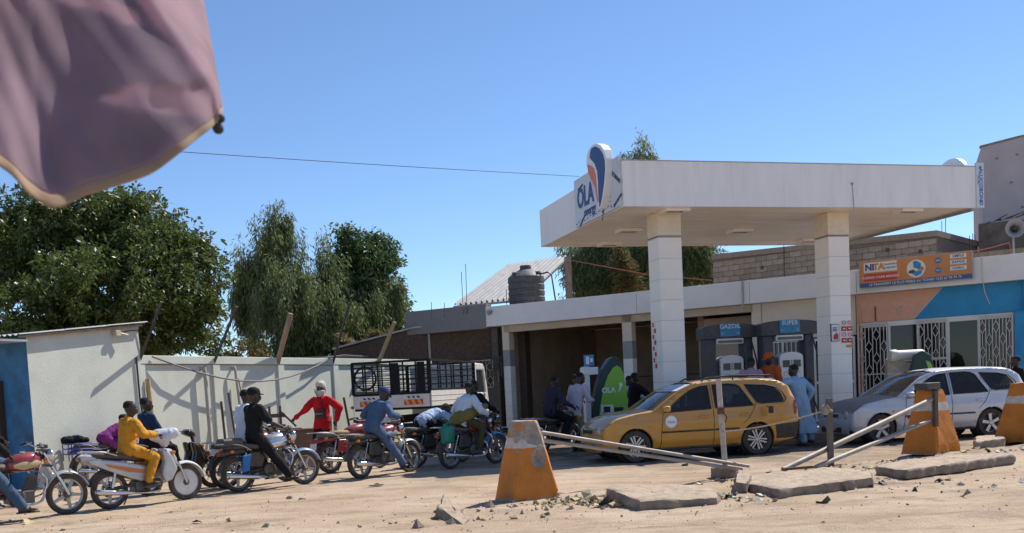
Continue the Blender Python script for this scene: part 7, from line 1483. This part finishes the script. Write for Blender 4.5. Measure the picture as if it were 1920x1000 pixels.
def thick(o, th): s_ = o.modifiers.new('t', 'SOLIDIFY'); s_.thickness = th; s_.offset = 0; u_ = o.modifiers.new('s', 'SUBSURF'); u_.levels = 1; u_.render_levels = 1; return o
k0 = nv - 2
thick(MB().add(grid_, [f for f in fs if f[0] // nu < k0]).build('cloth_panel', M_MAUVE, ps, smooth=True), .0025)
hm = grid_[k0 * nu:(nv + 1) * nu]; hm = [Vector(p) + (toward * .004) for p in hm]
thick(MB().add(hm, [(j * nu + i, j * nu + i + 1, (j + 1) * nu + i + 1, (j + 1) * nu + i) for j in range(nv - k0) for i in range(nu - 1)]).build('hem', M_HEM, ps, smooth=True), .006)
# unseen layer added behind the cloth to block sun; gaps shape the light patches
def inside(pt, poly):
    x, y = pt; r_ = False
    for i in range(len(poly)):
        (x1, y1), (x2, y2) = poly[i], poly[i - 1]
        if (y1 > y) != (y2 > y) and x < (x2 - x1) * (y - y1) / (y2 - y1) + x1: r_ = not r_
    return r_
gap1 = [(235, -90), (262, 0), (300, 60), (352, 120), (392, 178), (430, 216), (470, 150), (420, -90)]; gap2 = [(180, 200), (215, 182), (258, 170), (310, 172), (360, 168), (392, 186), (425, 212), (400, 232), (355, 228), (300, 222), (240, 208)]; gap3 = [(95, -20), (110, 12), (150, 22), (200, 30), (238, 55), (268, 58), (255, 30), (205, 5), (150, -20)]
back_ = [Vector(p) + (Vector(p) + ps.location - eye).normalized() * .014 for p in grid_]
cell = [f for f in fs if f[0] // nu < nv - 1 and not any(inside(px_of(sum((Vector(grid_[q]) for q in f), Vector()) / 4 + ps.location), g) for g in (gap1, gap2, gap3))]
thick(MB().add(back_, cell).build('sun_blocker_cloth', mat('sun_blocker_cloth', (.12, .085, .10), .95), ps, smooth=True), .002)
# the rest of the roof outside the picture: crown, ribs, pole
apex = Vector((-1.55, 2.05, 2.75)); L0 = ps.location
rim_ = [V_(372, -60, 2.25), V_(-260, -130, 2.3)] + [apex + Vector((1.15 * math.cos(a), 1.15 * math.sin(a), -.38)) for a in (2.5, 3.3, 4.1, 4.9)]
for i in range(len(rim_)):
    a, b = rim_[i], rim_[(i + 1) % len(rim_)]
    thick(MB().add([apex - L0, a - L0, a.lerp(b, .5) - L0 - Vector((0, 0, .03)), b - L0], [(0, 1, 2, 3)]).build('cloth_panel', M_MAUVE, ps), .002)
    MB().tube([apex - L0 - Vector((0, 0, .02)), a - L0 - Vector((0, 0, .01))], .006, 6).build('rib', M_STEEL, ps)
MB().ball(V_(409, 241, 2.0) - L0, .0115, 12).ball(V_(414, 222, 2.0) - L0, .009, 10).tube([V_(414, 222, 2.0) - L0, V_(409, 241, 2.0) - L0], .004, 6).build('rib_knob', M_BLACK, ps, smooth=True)
MB().tube([(0, 0, 0), (0, 0, 2.76)], .02, 12).build('pole', M_STEEL, ps, smooth=True); MB().lathe([(.22, 0), (.24, .03), (.22, .1), (.05, .12)], 20, 'Z').build('pole_foot', M_CONC, ps)
